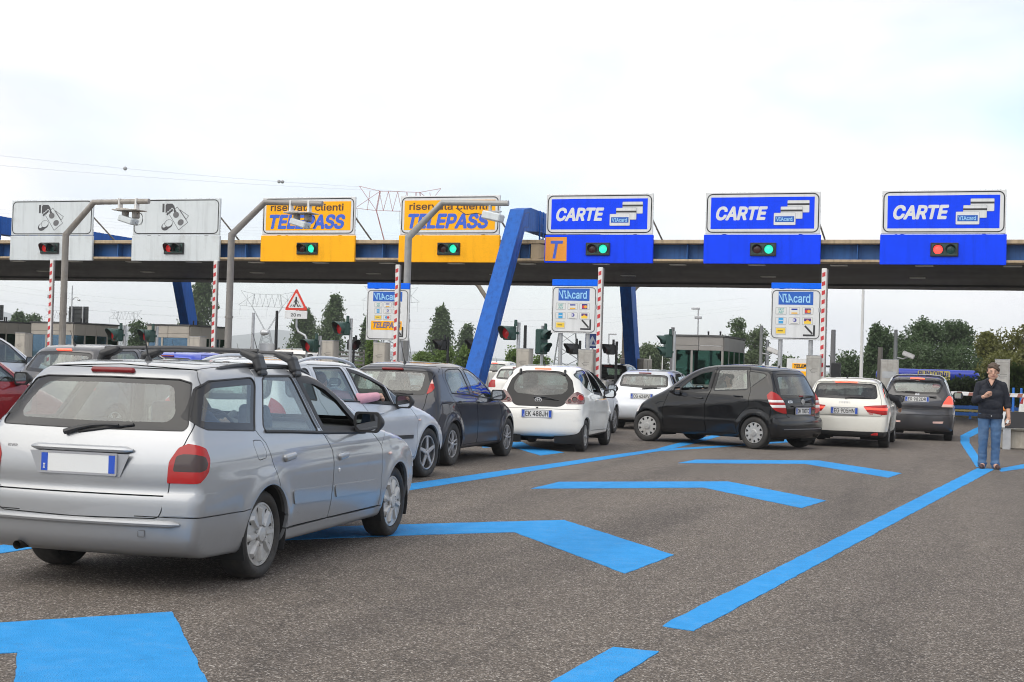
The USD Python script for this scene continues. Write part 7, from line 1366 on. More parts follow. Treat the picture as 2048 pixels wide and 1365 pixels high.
# ------------------------------------------------------------------ trees, shrubs, hills, pylons, haze
BARK = pm('bark', (.09, .075, .06), .9, var=.3, vscale=6, bump=.01, bscale=20)
def leaf_mat(name, lo, hi):
    N = {'geo': ('geometry', {}), 'r': ('rgb_ramp', {'ramp': [(0, lo), (.55, tuple((a + b) / 2 for a, b in zip(lo, hi))), (1, hi)]}), 'd': ('diffuse_bsdf', {}), 't': ('translucent_bsdf', {}), 'g': ('glossy_bsdf', {'color': (.5, .5, .5), 'roughness': .45}), 'm': ('mix_closure', {'fac': .28}), 'm2': ('mix_closure', {'fac': .06})}
    return usdkit.material(stage, f'/World/Looks/{name}', N, [('geo.random_per_island', 'r.fac'), ('r.color', 'd.color'), ('r.color', 't.color'), ('d.BSDF', 'm.closure1'), ('t.BSDF', 'm.closure2'), ('m.closure', 'm2.closure1'), ('g.BSDF', 'm2.closure2')], surface='m2.closure')
LEAF = {'dark': leaf_mat('leaf_dark', (.050, .085, .030), (.15, .215, .07)), 'mid': leaf_mat('leaf_mid', (.065, .105, .034), (.19, .255, .085)), 'light': leaf_mat('leaf_light', (.10, .16, .03), (.30, .38, .09)), 'grey': leaf_mat('leaf_grey_green', (.08, .115, .045), (.26, .32, .15)), 'yellow': leaf_mat('leaf_yellowish', (.10, .105, .02), (.33, .30, .05))}
def leaves(centres, size, rg, per=9, spread=1.0):
    """Small folded leaves in sprays around the given points."""
    n = len(centres) * per; c = np.repeat(centres, per, 0) + rg.normal(0, 1, (n, 3)) * size * 1.5 * spread
    d = rg.normal(0, 1, (n, 3)); d /= np.linalg.norm(d, axis=1, keepdims=True); e = rg.normal(0, 1, (n, 3)); e -= d * (d * e).sum(1, keepdims=True); e /= np.linalg.norm(e, axis=1, keepdims=True)
    s = size * rg.uniform(.6, 1.35, (n, 1)); nn = np.cross(d, e)
    v = np.stack([c - d * s, c + e * s * .55 + nn * s * .12, c + d * s, c - e * s * .55 + nn * s * .12], 1).reshape(-1, 3); k = np.arange(n)[:, None] * 4
    return trimesh.Trimesh(v, np.vstack([k + [0, 1, 2], k + [0, 2, 3]]), process=False)
def tree(name, lab, px, top, wpx, Z, kind, shape='round', n=260, leaf=None, cat='tree', group=None, seed=0, trunk=True, low=0.12):
    P = at_depth(px, top, Z); H = P[2]; s = FPX / Z; W = wpx / s / 2; rg = np.random.default_rng(100 + seed)
    t = thing(name, lab, cat, (P[0], P[1], 0), 0, group); leaf = leaf or max(.09, 3.0 / s); n = int(n * 1.5)
    z0 = H * low; tips = []
    if shape == 'poplar':
        lean = rg.uniform(-.06, .14)
        zz = z0 + (H - z0) * rg.uniform(0, 1, n) ** .85; f = (zz - z0) / (H - z0); rad = W * np.clip(np.minimum(1.0, 3.0 * f + .35) * (1 - f ** 2.6) ** .8, .06, 1) * np.sqrt(rg.uniform(.03, 1, n)); th = rg.uniform(0, 2 * np.pi, n)
        bump = .65 + .7 * meshkit.noise(np.stack([th * .9, zz * 1.4 / max(W, .5), np.full(n, seed)], 1), seed); rad = rad * bump
        pts = np.stack([rad * np.cos(th) + lean * (zz - z0), rad * np.sin(th), zz], 1)
    else:
        nb = {'round': 9, 'bush': 6, 'wide': 12}[shape]; pts = []
        for b in range(nb):
            f = rg.uniform(.25, 1) ; th = rg.uniform(0, 2 * np.pi); rb = W * rg.uniform(.36, .60)
            cz = z0 + (H - z0) * (.22 + .60 * rg.uniform(0, 1)) if b else H - rb * .9; cr = (W - rb) * math.sqrt(rg.uniform(.1, 1)) * (1.0 if cz < H * .75 else .6); c = np.array([cr * math.cos(th) if b else rg.uniform(-.25, .25) * W, cr * math.sin(th), min(cz, H - rb * .8)])
            m = n // nb; q = rg.normal(0, 1, (m, 3)); q /= np.linalg.norm(q, axis=1, keepdims=True); q *= rb * rg.uniform(.35, 1.08, (m, 1)) ** .6; pts.append(c + q * (1, 1, .85))
        pts = np.vstack(pts); pts = pts[pts[:, 2] > z0 * .6]
    if trunk:
        r0 = max(.06, H * .018); obj('trunk', tube([(0, 0, 0), (.02 * H * rg.uniform(-1, 1), 0, H * .3), (.03 * H * rg.uniform(-1, 1), 0.02 * H, H * .62), (.02, 0, H * .9)], [r0 * 1.25, r0, r0 * .6, r0 * .15], 9), BARK, t)
        for k in range(5):
            q = pts[rg.integers(len(pts))]; zb = H * rg.uniform(.22, .5); obj('limb', tube([(0, 0, zb), (q[0] * .5, q[1] * .5, (zb + q[2]) / 2 + .1), tuple(q)], [r0 * .5, r0 * .32, r0 * .1], 6), BARK, t)
    obj('crown', leaves(pts, leaf, rg), LEAF[kind], t, smooth=False)
    return t
PG = None
TL = [('poplar_tree', 'tall poplar with its top behind the canopy, right of the left blue leg', 392, 545, 62, 220, 'mid', 'poplar', 620, .06),
 ('poplar_tree', 'taller of two merged poplars behind the warning sign', 655, 596, 56, 200, 'mid', 'poplar', 520, .06), ('poplar_tree', 'lower of two merged poplars, directly behind the warning sign post', 612, 622, 62, 205, 'mid', 'poplar', 520, .06), ('poplar_tree', 'leaning poplar standing alone between card sign and blue portal leg', 884, 620, 46, 200, 'mid', 'poplar', 480, .06),
 ('poplar_tree', 'small poplar just left of the blue portal leg', 927, 655, 30, 205, 'mid', 'poplar', 300, .06), ('poplar_tree', 'narrow poplar hidden by the card sign with TELEPASS', 731, 640, 22, 205, 'mid', 'poplar', 240, .06),
 ('bush', 'light green bushy tree behind the card sign with TELEPASS', 740, 682, 60, 88, 'light', 'bush', 300, .05), ('bush', 'light green bush at the foot of the lone leaning poplar', 888, 694, 58, 90, 'light', 'bush', 280, .05), ('bush', 'light green bush left of the small poplar', 935, 698, 56, 92, 'light', 'bush', 280, .05), ('bush', 'light green low bush right of the barrier before the card sign', 845, 706, 52, 94, 'light', 'bush', 240, .05),
 ('bush', 'light green bush right of the portal leg behind the pay column', 1030, 700, 44, 90, 'light', 'bush', 240, .05), ('bush', 'light green bush beside the green signal facing right', 1078, 713, 62, 92, 'light', 'bush', 260, .05), ('bush', 'dark low tree line piece under the middle card sign', 1185, 722, 70, 130, 'mid', 'bush', 240, .05),
 ('pine_tree', 'dark tree at the far left behind the first booth', 38, 628, 44, 180, 'dark', 'round', 260, .1), ('pine_tree', 'dark tree just left of the leftmost antenna pole', 66, 632, 38, 178, 'dark', 'round', 240, .1), ('broadleaf_tree', 'dark tree between the two blue-paned booths', 284, 644, 56, 140, 'dark', 'round', 280, .08),
 ('willow_tree', 'grey-green willow behind the flagpoles', 1305, 693, 84, 150, 'grey', 'wide', 420, .05), ('willow_tree', 'grey-green willow left of the flagpoles, lower', 1262, 706, 50, 155, 'mid', 'wide', 300, .05), ('broadleaf_tree', 'green tree beyond the right corner of the dark booth', 1474, 640, 62, 130, 'mid', 'round', 340, .06), ('broadleaf_tree', 'silvery tree behind the camera post', 1512, 655, 58, 128, 'grey', 'round', 340, .06), ('broadleaf_tree', 'small tree between the posts of the rightmost card sign', 1572, 716, 56, 140, 'mid', 'round', 200, .06),
 ('broadleaf_tree', 'low dark tree at the left end of the dark grove on the right', 1692, 700, 90, 96, 'dark', 'round', 300, .05), ('cypress_tree', 'narrow dark cypress at the left of the dark grove', 1739, 651, 26, 94, 'dark', 'poplar', 420, .03), ('broadleaf_tree', 'dark tree just right of the cypress', 1772, 655, 92, 96, 'dark', 'round', 420, .05), ('broadleaf_tree', 'dark tree behind the camera post in the grove', 1812, 655, 100, 97, 'dark', 'round', 420, .05),
 ('broadleaf_tree', 'dark feathery tree, highest in the grove above the service point', 1856, 637, 110, 98, 'dark', 'round', 520, .05), ('broadleaf_tree', 'dark tree at the right of the grove above the service point', 1916, 640, 112, 99, 'dark', 'round', 520, .05), ('broadleaf_tree', 'low dark tree filling the grove behind the charcoal hatchback', 1835, 685, 170, 90, 'dark', 'wide', 480, .03), ('broadleaf_tree', 'low dark tree filling the grove left of the standing man', 1925, 685, 150, 89, 'dark', 'wide', 440, .03),
 ('broadleaf_tree', 'yellow-green tree above the head of the standing man', 1990, 658, 110, 78, 'yellow', 'round', 480, .04), ('broadleaf_tree', 'yellow-green tree at the right edge above the blue frame', 2046, 650, 120, 76, 'yellow', 'round', 480, .04), ('broadleaf_tree', 'low yellow-green tree behind the tall stainless column', 2012, 705, 110, 72, 'yellow', 'wide', 420, .02),
 ('shrub', 'green oleander shrub beyond the closed barrier arm', 1890, 769, 74, 56, 'grey', 'bush', 340, .12), ('shrub', 'green oleander shrub left of the standing man', 1938, 764, 80, 55, 'grey', 'bush', 360, .12), ('shrub', 'green shrub at the right of the tall stainless column', 2036, 738, 70, 52, 'light', 'bush', 340, .05), ('shrub', 'green shrub behind the tall stainless column', 1992, 752, 60, 53, 'grey', 'bush', 300, .05)]
for k, (nm, lab, px, top, w, Z, kind, shp, n, low) in enumerate(TL): tree(nm, lab, px, top, w, Z, kind, shp, n, low=low, seed=k, cat='shrub' if nm in ('bush', 'shrub') else 'tree')
vg = (np.array([at_depth(1905, 833, 50)[:2], at_depth(1990, 836, 50)[:2]]))
tag(obj('grass_verge', extrude(LineString([ground_at(1900, 834)[:2], ground_at(2120, 834)[:2]]).buffer(1.6, cap_style='flat'), .05, 'xy', .002), pm('dry_verge', (.20, .17, .07), .95, var=.3, vscale=3), smooth=False), kind='structure')

# blue hills far away
def hills():
    nx, ny = 260, 16; v = []
    prof_x = [-1200, -300, 0, 40, 100, 150, 200, 260, 330, 420, 470, 520, 552, 600, 660, 720, 800, 850, 900, 960, 1050, 1200, 1500, 2100, 3200]; prof_y = [600, 608, 618, 626, 648, 646, 642, 648, 655, 666, 668, 662, 655, 661, 676, 690, 702, 699, 706, 712, 722, 729, 738, 752, 780]
    for i in range(nx):
        px = -1200 + 4400 * i / (nx - 1); y = np.interp(px, prof_x, prof_y) + 2.5 * (meshkit.fbm(np.array([[px * .02, 3.3, 0]]), 4, 3)[0] - .5) * 2
        P = at_depth(px, y, 3800.0); hz = max(P[2], 3.0)
        for j in range(ny):
            f = j / (ny - 1) * 2 - 1; k = max(0, 1 - abs(f)) ** 1.1; dY = f * 800; wob = 1 + .25 * (meshkit.noise(np.array([[px * .012, f * 4, 9.0]]), 4)[0] - .5) * (1 - k)
            X = P[0] * (P[1] + dY) / P[1]; v.append((X, P[1] + dY, -1 + hz * k * wob))
    f = []
    for i in range(nx - 1):
        for j in range(ny - 1): p = i * ny + j; f += [(p, p + ny, p + ny + 1), (p, p + ny + 1, p + 1)]
    return trimesh.Trimesh(np.array(v), f, process=False)
tag(obj('hills', hills(), pm('far_hill_woodland', (.045, .065, .045), .95, var=.35, vscale=.007), smooth=True), kind='structure')

# pylons and their lines
def pylon(px, top, Z, spread, body, lab, red=False, yaw=0.0):
    P = at_depth(px, top, Z); H = P[2]; t = thing('power_pylon', lab, 'pylon', (P[0], P[1], 0), yaw); s = spread; th = max(.06, .38 * Z / FPX * (.60 if red else .60))
    ST = pm('pylon_steel', (.16, .17, .18), .6, metal=.3); RD = pm('pylon_red', (.36, .10, .09), .6); top_m = RD if red else ST
    zb = H - s * .22; zw = H - s * body; wa = s * .26; ww = s * .05; wl = max(.9, s * .12) + (zw * .07)
    def lat(name, segs, m, r=th): tag(obj(name, cat_([cyl(a, b, r, sides=4) for a, b in segs]), m, t, smooth=False), kind='stuff')
    for sx in (-1, 1):
        for sy in (-1, 1):
            obj('leg', tube([(sx * wl, sy * wl * .8, 0), (sx * ww, sy * ww, zw)], th * 1.5, 4), ST, t, smooth=False)
            obj('fork', tube([(sx * ww * .6, sy * ww, zw), (sx * wa, sy * ww * .8, zb), (sx * wa * .86, sy * ww * .7, H)], th * 1.3, 4), top_m, t, smooth=False)
    br, n = [], 6
    for k in range(n):
        a, b = zw * k / n, zw * (k + 1) / n; ra, rb = wl + (ww - wl) * k / n, wl + (ww - wl) * (k + 1) / n
        for sy in (-1, 1): br += [((-ra, sy * ra * .8, a), (rb, sy * rb * .8, b)), ((ra, sy * ra * .8, a), (-rb, sy * rb * .8, b))]
        for sx in (-1, 1): br += [((sx * ra, -ra * .8, a), (sx * rb, rb * .8, b)), ((sx * ra, ra * .8, a), (sx * rb, -rb * .8, b))]
    lat('leg_lattice', br, ST, th * .7)
    fk = []
    for sx in (-1, 1):
        for k in range(4):
            f0, f1 = k / 4, (k + 1) / 4; fk.append(((sx * (ww * .6 + (wa - ww * .6) * f0), -ww, zw + (zb - zw) * f0), (sx * (ww * .6 + (wa - ww * .6) * f1), ww, zw + (zb - zw) * f1)))
    lat('fork_lattice', fk, ST, th * .7)
    bm = [((-wa * .86, 0, H), (wa * .86, 0, H)), ((-wa, 0, zb), (wa, 0, zb))]; n = 9
    for k in range(n): x0, x1 = -wa * .9 + 1.8 * wa * k / n, -wa * .9 + 1.8 * wa * (k + 1) / n; bm += [((x0, 0, zb if k % 2 else H), (x1, 0, H if k % 2 else zb))]
    for sx in (-1, 1):
        e = sx * s * .50; bm += [((sx * wa, 0, zb), (e, 0, zb + .02 * s)), ((sx * wa * .86, 0, H), (e, 0, zb + .02 * s)), ((sx * wa, 0, zb), (sx * s * .46, 0, H + s * .05)), ((sx * wa * .86, 0, H), (sx * s * .46, 0, H + s * .05)), ((sx * wa * 1.4, 0, zb), (sx * wa * 1.3, 0, H))]
    lat('crossarm', bm, top_m, th)
    for x in (-s * .47, 0, s * .47):
        z1 = zb + .01 * s; obj('insulator', cyl((x, 0, z1), (x, 0, z1 - s * .16), th * .8, sides=5), pm('insulator_grey', (.25, .27, .27), .4), t)
    return P
pylon(535, 589, 600, 25, .62, 'grey lattice pylon between the second antenna pole and the warning sign'); rw = pylon(800, 384, 350, 22.5, 1.0, 'tall red and white lattice pylon above the TELEPASS signs', True); pylon(1140, 470, 300, 14, .9, 'lattice pylon whose legs show under the middle card sign')
pylon(782, 580, 690, 29, .62, 'grey lattice pylon half hidden by the card sign with TELEPASS'); pylon(252, 624, 900, 22, .62, 'small distant lattice pylon above the blue-paned booth'); pylon(122, 622, 900, 22, .62, 'small distant lattice pylon behind the leftmost antenna pole')
WIRE = pm('wire_grey', (.45, .46, .48), .6)
def wire(a, b, sag, lab, balls=(), r=.022):
    A, B = np.array(a), np.array(b); q = np.linspace(0, 1, 24); p = A + (B - A) * q[:, None]; p[:, 2] -= sag * 4 * q * (1 - q); O = p[0].copy()
    t = thing('power_line', lab, 'power line', O, 0, 'wires of the power lines'); obj('cable', tube(p - O, r, 4), WIRE, t)
    for f in balls: k = A + (B - A) * f - np.array([0, 0, sag * 4 * f * (1 - f)]) - O; obj('marker_ball', hull((k[0], k[1], k[2], .42)), pm('ball_grey', (.3, .3, .31), .5), t)
ordn = ['first', 'second', 'third', 'fourth', 'fifth']
wire(at_depth(-420, 262, 230), at_depth(719, 374, 350), 1.0, 'highest overhead wire at the left, carrying grey marker balls', (.485, .80, .808)); wire(at_depth(-420, 292, 232), at_depth(800, 383, 350), 1.0, 'overhead wire just below the one with marker balls')
for k, (y0, y1) in enumerate(((402, 446), (410, 450), (417, 454), (424, 458), (448, 470))): wire(at_depth(-300, y0 - 12, 520), at_depth(1250, y1 + 20, 760), 6, f'{ordn[k]} wire from the top passing behind the upper panels of the cash signs', r=.028)
for k, (y0, y1) in enumerate(((556, 640), (566, 652), (590, 655), (585, 668))): wire(at_depth(-200, y0 - 20, 560), at_depth(535, (y1 + y0) / 2 + 10, 605), 4, f'{ordn[k]} wire from the top running below the canopy to the warning sign', r=.028)
for k, (y0, y1) in enumerate(((600, 596), (632, 612), (650, 618))): wire(at_depth(535, y0, 602), at_depth(1500, y1, 700), 5, f'{ordn[k]} wire from the top running right from the pylon beside the warning sign', r=.028)

# the air: pale haze that lets the hills fade to blue
haze_mat = usdkit.material(stage, '/World/Looks/haze_air', {'v': ('principled_volume', {'color': (0.93, 0.965, 1.0), 'density': 0.00026, 'anisotropy': 0.0})}, [], volume='v.volume')
tag(obj('haze', bx(-5200, 5200, -5200, 5200, -1.2, 175.0), haze_mat, smooth=False), kind='stuff')
# ------------------------------------------------------------------ people
SKIN = pm('skin', (.50, .285, .20), .5, var=.08, vscale=18); HAIR = pm('brown_hair', (.075, .048, .032), .6, var=.35, vscale=60); LIP = pm('lips', (.34, .13, .11), .5); IRIS = pm('eye_dark', (.03, .02, .018), .3); EYEW = pm('eye_white', (.6, .58, .55), .3)
NAVY_KNIT = pm('navy_knit', (.010, .012, .020), .9, var=.25, vscale=20, bump=.004, bscale=90); DENIM = pm('blue_denim', (.052, .115, .225), .85, var=.30, vscale=5, dirt=(.16, .24, .36), dscale=3.5, dlo=.5, dhi=.8, bump=.006, bscale=14); SHOE = pm('brown_shoe', (.055, .022, .018), .5, var=.2); SOLE = pm('shoe_sole', (.05, .045, .04), .7)
def flesh(chains, edge=.016, it=8):
    """One smooth surface around chains of (x, y, z, radius) joints."""
    m = None
    for ch in chains:
        for a, b in zip(ch[:-1], ch[1:]):
            h = hull(a, b); m = h if m is None else m + h
    t = T(m.refine_to_length(edge)); t.merge_vertices(); trimesh.smoothing.filter_taubin(t, iterations=it); return t
def head_mesh(c, r=1.0):
    x, y, z = c
    ch = [[(x, y + .01, z + .045, .086), (x, y - .015, z + .02, .078)], [(x, y + .03, z + .035, .078), (x, y + .02, z + .055, .08)], [(x, y - .03, z - .03, .058), (x, y - .045, z - .078, .036)], [(x - .045, y + .0, z - .05, .034), (x, y - .045, z - .08, .034)], [(x + .045, y, z - .05, .034), (x, y - .045, z - .08, .034)], [(x, y - .092, z + .018, .010), (x, y - .108, z - .018, .014)], [(x - .083, y + .01, z, .014), (x - .085, y + .015, z + .03, .012)], [(x + .083, y + .01, z, .014), (x + .085, y + .015, z + .03, .012)]]
    return ch
def hand_chains(w, fwd, side, up, curl=.5, k=1.0):
    """A palm, four bent fingers of different lengths and a thumb; w wrist, fwd along the fingers, side towards the thumb, up out of the back."""
    w, fwd, side, up = (np.array(q, float) for q in (w, fwd, side, up)); fwd /= np.linalg.norm(fwd); side /= np.linalg.norm(side); up /= np.linalg.norm(up); P = lambda a, b, c, r: tuple(w + k * (fwd * a + side * b + up * c)) + (r * k,)
    ch = [[P(0, 0, 0, .025), P(.045, .0, 0, .024)], [P(.03, .022, 0, .017), P(.085, .030, 0, .014)], [P(.03, -.022, 0, .017), P(.085, -.030, 0, .013)], [P(.085, .030, 0, .014), P(.085, -.030, 0, .013)]]
    for o, L in ((.032, .072), (.011, .080), (-.011, .075), (-.031, .060)):
        a = curl * 1.1; b = curl * 2.2; p1 = (.088 + L * .48 * math.cos(a), -L * .48 * math.sin(a)); p2 = (p1[0] + L * .32 * math.cos(b), p1[1] - L * .32 * math.sin(b)); p3 = (p2[0] + L * .24 * math.cos(b * 1.35), p2[1] - L * .24 * math.sin(b * 1.35))
        ch.append([P(.085, o, 0, .0095), P(p1[0], o * 1.05, p1[1], .009), P(p2[0], o * 1.05, p2[1], .0082), P(p3[0], o * 1.02, p3[1], .0075)])
    ch.append([P(.018, .022, -.004, .015), P(.048, .052, -.016, .0115), P(.078, .060, -.030, .0095), P(.098, .052, -.040, .0085)])
    return ch
def stander():
    B = ground_at(1977, 938); t = None
    hd = (.035, -.03, 1.575); R = lambda *a: a
    sr, sl = (-.165, .0, 1.365, .055), (.19, .0, 1.365, .055); er, wr = (-.235, -.02, 1.115, .042), (-.105, -.25, 1.185, .030); el, wl = (.265, .02, 1.085, .042), (.290, -.06, .855, .029)
    legs = [[(-.085, 0, .90, .10), (-.092, -.02, .50, .062), (-.098, .02, .10, .042), (-.10, -.08, .045, .038)], [(.095, 0, .90, .10), (.100, -.02, .50, .062), (.098, .02, .10, .042), (.115, -.08, .045, .038)]]
    torso = [[(-.06, .0, .92, .10), (-.075, .0, 1.20, .105), (-.085, .01, 1.31, .08), (.01, .01, 1.40, .062)], [(.08, .0, .92, .10), (.095, .0, 1.20, .105), (.105, .01, 1.31, .08), (.01, .01, 1.40, .062)], [(-.07, 0, 1.20, .105), (.09, 0, 1.20, .105)], [(-.165, 0, 1.365, .048), (.01, .015, 1.435, .048), (.19, 0, 1.365, .048)], [(.012, .01, 1.42, .056), (hd[0], hd[1] + .03, 1.53, .052)]]
    arms = [[sr, er, wr], [sl, el, wl]]
    hr = hand_chains(wr[:3], (.75, -.25, .35), (-.2, -.6, .7), (-.35, -.75, -.2), .75, 1.0); hl = hand_chains(wl[:3], (.10, -.12, -1), (-.55, -.8, .05), (.85, -.4, .0), .45, 1.0)
    body = flesh(legs + torso + arms + head_mesh(hd) + hr + hl, .013, 6)
    p = obj('person', body, SKIN, None, smooth=True); tag(p, 'man standing on the blue line in navy jumper, jeans and brown shoes, one hand raised', 'person')
    X = UsdGeom.Xformable(p); X.AddTranslateOp().Set(Gf.Vec3d(*map(float, B))); X.AddRotateZOp().Set(-17.0)
    g = lambda ch, e: [tuple(list(q[:3]) + [q[3] + e]) for q in ch]
    lm = lambda a, b, f: tuple(np.array(a) + (np.array(b) - np.array(a)) * f)
    sw = [g(c, .020) for c in torso[:4]] + [g([sr, er, lm(er, wr, .75)], .018), g([sl, el, lm(el, wl, .22)], .020)] + [[(-.062, 0, .86, .128), (.082, 0, .86, .128)], [(-.06, 0, .95, .128), (.08, 0, .95, .128)], [(-.08, -.02, 1.22, .115), (.10, -.02, 1.22, .115)], [(-.05, -.02, 1.05, .128), (.07, -.02, 1.05, .128)]]
    s = flesh(sw, .016, 5); nrm = s.vertex_normals; s.vertices = s.vertices + nrm * (.016 * (meshkit.fbm(s.vertices * 8, 3, 5)[:, None] - .5)); 
    try:
        q = man(s.vertices, s.faces).trim_by_plane((0, 0, 1.0), .825); s = T(q) if not q.is_empty() else s
    except Exception: pass
    obj('jumper', s, NAVY_KNIT, p, smooth=60)
    col = [[(-.060, -.045, 1.46, .014), (-.045, -.085, 1.415, .012), (.004, -.125, 1.335, .008)], [(.085, -.045, 1.46, .014), (.070, -.085, 1.415, .012), (.020, -.125, 1.335, .008)], [(-.055, -.055, 1.455, .016), (-.045, .05, 1.475, .018), (.02, .08, 1.48, .018), (.08, .05, 1.475, .018), (.085, -.055, 1.455, .016)]]
    obj('collar', flesh(col, .01, 2), NAVY_KNIT, p, smooth=True); obj('throat', hull((-.012, -.070, 1.455, .022), (.038, -.070, 1.455, .022), (.013, -.112, 1.375, .010)), SKIN, p, smooth=True)
    jl = [[(-.080, 0, .90, .108), (-.090, -.01, .70, .090), (-.094, -.02, .50, .076), (-.098, .012, .28, .068), (-.10, .015, .12, .068), (-.10, .0, .085, .074)], [(.092, 0, .90, .108), (.100, -.01, .70, .090), (.102, -.02, .50, .076), (.10, .012, .28, .068), (.10, .015, .12, .068), (.102, .0, .085, .074)], [(-.07, 0, .935, .105), (.085, 0, .935, .105)]]
    j = flesh(jl, .014, 4); fz = np.clip((.42 - j.vertices[:, 2]) / .3, 0, 1)[:, None]; j.vertices = j.vertices + j.vertex_normals * (.010 * (meshkit.fbm(j.vertices * (9, 9, 16), 3, 8)[:, None] - .5) * 2 + .0045 * fz * np.sin(j.vertices[:, 2:3] * 80 + 9 * meshkit.noise(j.vertices * 9, 2)[:, None])); obj('jeans', j, DENIM, p, smooth=True)
    for x, o in ((-.10, -.012), (.11, .03)):
        obj('shoe', flesh([[(x, .05, .055, .046), (x + o * .5, -.05, .045, .042), (x + o, -.165, .034, .034)], [(x, .03, .085, .048), (x + o * .3, -.03, .08, .04)]], .012, 3), SHOE, p, smooth=True); obj('shoe_sole', hull((x, .055, .012, .012), (x - .035, -.10, .012, .012), (x + .04 + o, -.10, .012, .012), (x + o, -.185, .012, .014), (x - .03, .03, .012, .012), (x + .035, .03, .012, .012)), SOLE, p, smooth=False)
    hx, hy, hz = hd; rg = np.random.default_rng(4); hc = [[(hx, hy + .03, hz + .065, .090), (hx + .005, hy + .01, hz + .098, .078)], [(hx - .045, hy - .04, hz + .105, .034), (hx + .05, hy - .045, hz + .10, .036)], [(hx + .01, hy - .075, hz + .092, .016), (hx + .055, hy - .072, hz + .070, .018), (hx + .078, hy - .04, hz + .045, .017)], [(hx - .07, hy + .0, hz + .06, .03), (hx - .076, hy + .03, hz + .01, .022)], [(hx + .075, hy + .0, hz + .06, .03), (hx + .08, hy + .03, hz + .005, .022)], [(hx, hy + .07, hz + .02, .07), (hx, hy + .06, hz - .03, .055)]]
    for _ in range(14): a = rg.uniform(0, 6.28); hc.append([(hx + .06 * math.cos(a), hy + .02 + .06 * math.sin(a), hz + .12, .022), (hx + .085 * math.cos(a) + .01, hy + .01 + .085 * math.sin(a), hz + .125, .012)])
    hm = flesh(hc, .010, 2); hm.vertices = hm.vertices + hm.vertex_normals * (.010 * (meshkit.fbm(hm.vertices * (70, 70, 24), 2, 3)[:, None] - .5)); obj('hair', hm, HAIR, p, smooth=True)
    for s_ in (-1, 1):
        e = obj('eye', hull((hx + s_ * .031, hy - .083, hz + .018, .0065), (hx + s_ * .037, hy - .081, hz + .018, .006)), IRIS, p, smooth=True); obj('eyebrow', hull((hx + s_ * .018, hy - .096, hz + .036, .004), (hx + s_ * .048, hy - .084, hz + .038, .0035)), HAIR, p, smooth=True)
    obj('mouth', hull((hx - .022, hy - .082, hz - .052, .007), (hx + .022, hy - .082, hz - .052, .007), (hx, hy - .088, hz - .052, .007)), LIP, p, smooth=True); obj('paper_slip', mv(rot(bx(-.02, .02, -.002, .002, -.03, .03), 20, (0, 1, 0)), .272, -.115, .79), PLATE_W, p, smooth=False); obj('belt_button', hull((.02, -.135, .87, .008), (.022, -.135, .87, .008)), BADGE, p)
stander()
def sitter(cx, cy, head, lab, u, v, shirt, arms, H=1.28, hair=HAIR, bald=False):
    """Someone seated in a car; arms: chains of joints in the car's own axes (u forward, v left, z up), the last two being wrist and finger tip."""
    hz = H - .09; hd = (u - .06, v, hz); ch = [[(u + .06, v - .09, .52, .12), (u - .02, v - .09, .80, .12), (u - .06, v - .08, 1.0, .08)], [(u + .06, v + .09, .52, .12), (u - .02, v + .09, .80, .12), (u - .06, v + .08, 1.0, .08)], [(u - .06, v - .17, hz - .24, .06), (u - .06, v + .17, hz - .24, .06)], [(u - .06, v, hz - .22, .06), (u - .05, v, hz - .10, .05)], [(u + .06, v - .1, .50, .11), (u + .5, v - .12, .58, .075)], [(u + .06, v + .1, .50, .11), (u + .5, v + .12, .58, .075)]]
    Mh = trimesh.transformations.rotation_matrix(math.pi / 2, (0, 0, 1)); hcs = [[tuple((Mh[:3, :3] @ np.array(q[:3])) + np.array(hd)) + (q[3],) for q in c] for c in head_mesh((0, 0, 0))]
    al, sl = [], []
    for A in arms:
        P = [tuple(q) for q in A['pts']]; al.append(P); cut = A.get('sleeve', 2.0); k = int(cut); S_ = P[:k + 1] if k < len(P) else P
        if k + 1 < len(P) and cut > k: a, b = np.array(P[k]), np.array(P[k + 1]); S_ = P[:k + 1] + [tuple(a + (b - a) * (cut - k))]
        sl.append([tuple(list(q[:3]) + [q[3] + .018]) for q in S_]); al += hand_chains(P[-1][:3], A['fwd'], A['thumb'], A['back'], A.get('curl', .4))
    p = obj('person', flesh(ch + hcs + al, .018, 5), SKIN, None, smooth=True); tag(p, lab, 'person')
    X = UsdGeom.Xformable(p); X.AddTranslateOp().Set(Gf.Vec3d(cx, cy, 0)); X.AddRotateZOp().Set(float(head))
    obj('shirt', flesh([[tuple(list(q[:3]) + [q[3] + .016]) for q in c] for c in ch[:3]] + sl, .018, 4), shirt, p, smooth=True)
    if not bald: obj('hair', flesh([[(hd[0] - .03, v, hz + .07, .088), (hd[0] - .01, v, hz + .085, .084)], [(hd[0] - .07, v, hz + .02, .07), (hd[0] - .06, v, hz - .04, .06)]], .014, 2), hair, p, smooth=True)
    return p
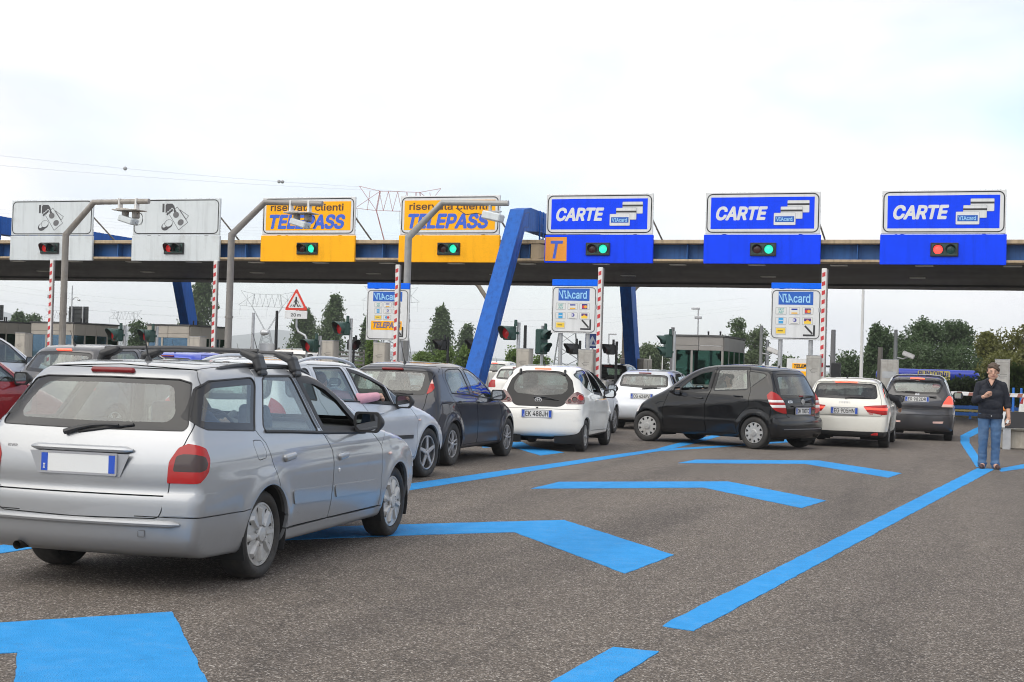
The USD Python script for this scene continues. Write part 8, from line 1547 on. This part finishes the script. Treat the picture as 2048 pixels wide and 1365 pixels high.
PINK = pm('pink_cotton', (.62, .33, .40), .85, var=.12, vscale=14); DARKC = pm('dark_cloth', (.015, .015, .018), .9, var=.2); GREYC = pm('grey_cloth', (.12, .12, .125), .9, var=.2)
sitter(-3.22, 14.90, 67, 'passenger in pink sleeves resting an arm on the window sill of the pale silver estate', 1.70, -.36, PINK, [dict(pts=[(1.66, -.54, 1.06, .055), (1.84, -.80, 1.03, .045), (2.16, -.87, 1.06, .031)], sleeve=1.85, fwd=(1, -.05, -.05), thumb=(0, .55, .8), back=(.1, -.75, .6), curl=.45)], 1.26)
sitter(6.777, 28.027, 71.86, 'driver with a black sleeve hanging an arm out of the warm white hatchback', 1.66, -.42, DARKC, [dict(pts=[(1.62, -.60, 1.08, .06), (1.75, -.93, .98, .05), (2.02, -1.00, .82, .034)], sleeve=1.9, fwd=(.8, -.1, -.6), thumb=(.3, .5, .7), back=(.3, -.8, .4), curl=.35)], 1.22)
sitter(5.699, 26.644, 136.61, 'driver with both hands near the wheel of the black compact car', 1.58, .36, GREYC, [dict(pts=[(1.55, .54, 1.18, .055), (1.72, .62, .98, .045), (2.02, .50, 1.06, .031)], sleeve=1.0, fwd=(.9, -.2, .35), thumb=(0, -.8, .5), back=(-.2, .6, .7), curl=.7), dict(pts=[(1.55, .20, 1.18, .055), (1.75, .16, .96, .045), (2.02, .26, 1.05, .031)], sleeve=1.0, fwd=(.9, .2, .35), thumb=(0, .8, .5), back=(-.2, -.6, .7), curl=.7)], 1.40)
sitter(-1.814, 19.569, 71.9, 'driver of the dark blue-black hatchback seen dimly through its panes', 1.62, .36, DARKC, [], 1.30); sitter(.464, 23.964, 76.11, 'driver of the small white hatchback seen dimly through its rear window', 1.33, .36, GREYC, [], 1.26); sitter(-2.685, 8.59, 74.64, 'driver of the largest silver estate in blue, seen through its rear side windows', 2.04, .36, pm('blue_cloth', (.03, .08, .22), .9, var=.2), [dict(pts=[(2.0, .18, 1.0, .055), (2.2, .10, .82, .045), (2.46, .24, .94, .031)], sleeve=1.2, fwd=(.9, .2, .3), thumb=(0, .8, .5), back=(-.2, -.6, .7), curl=.7)], 1.24)
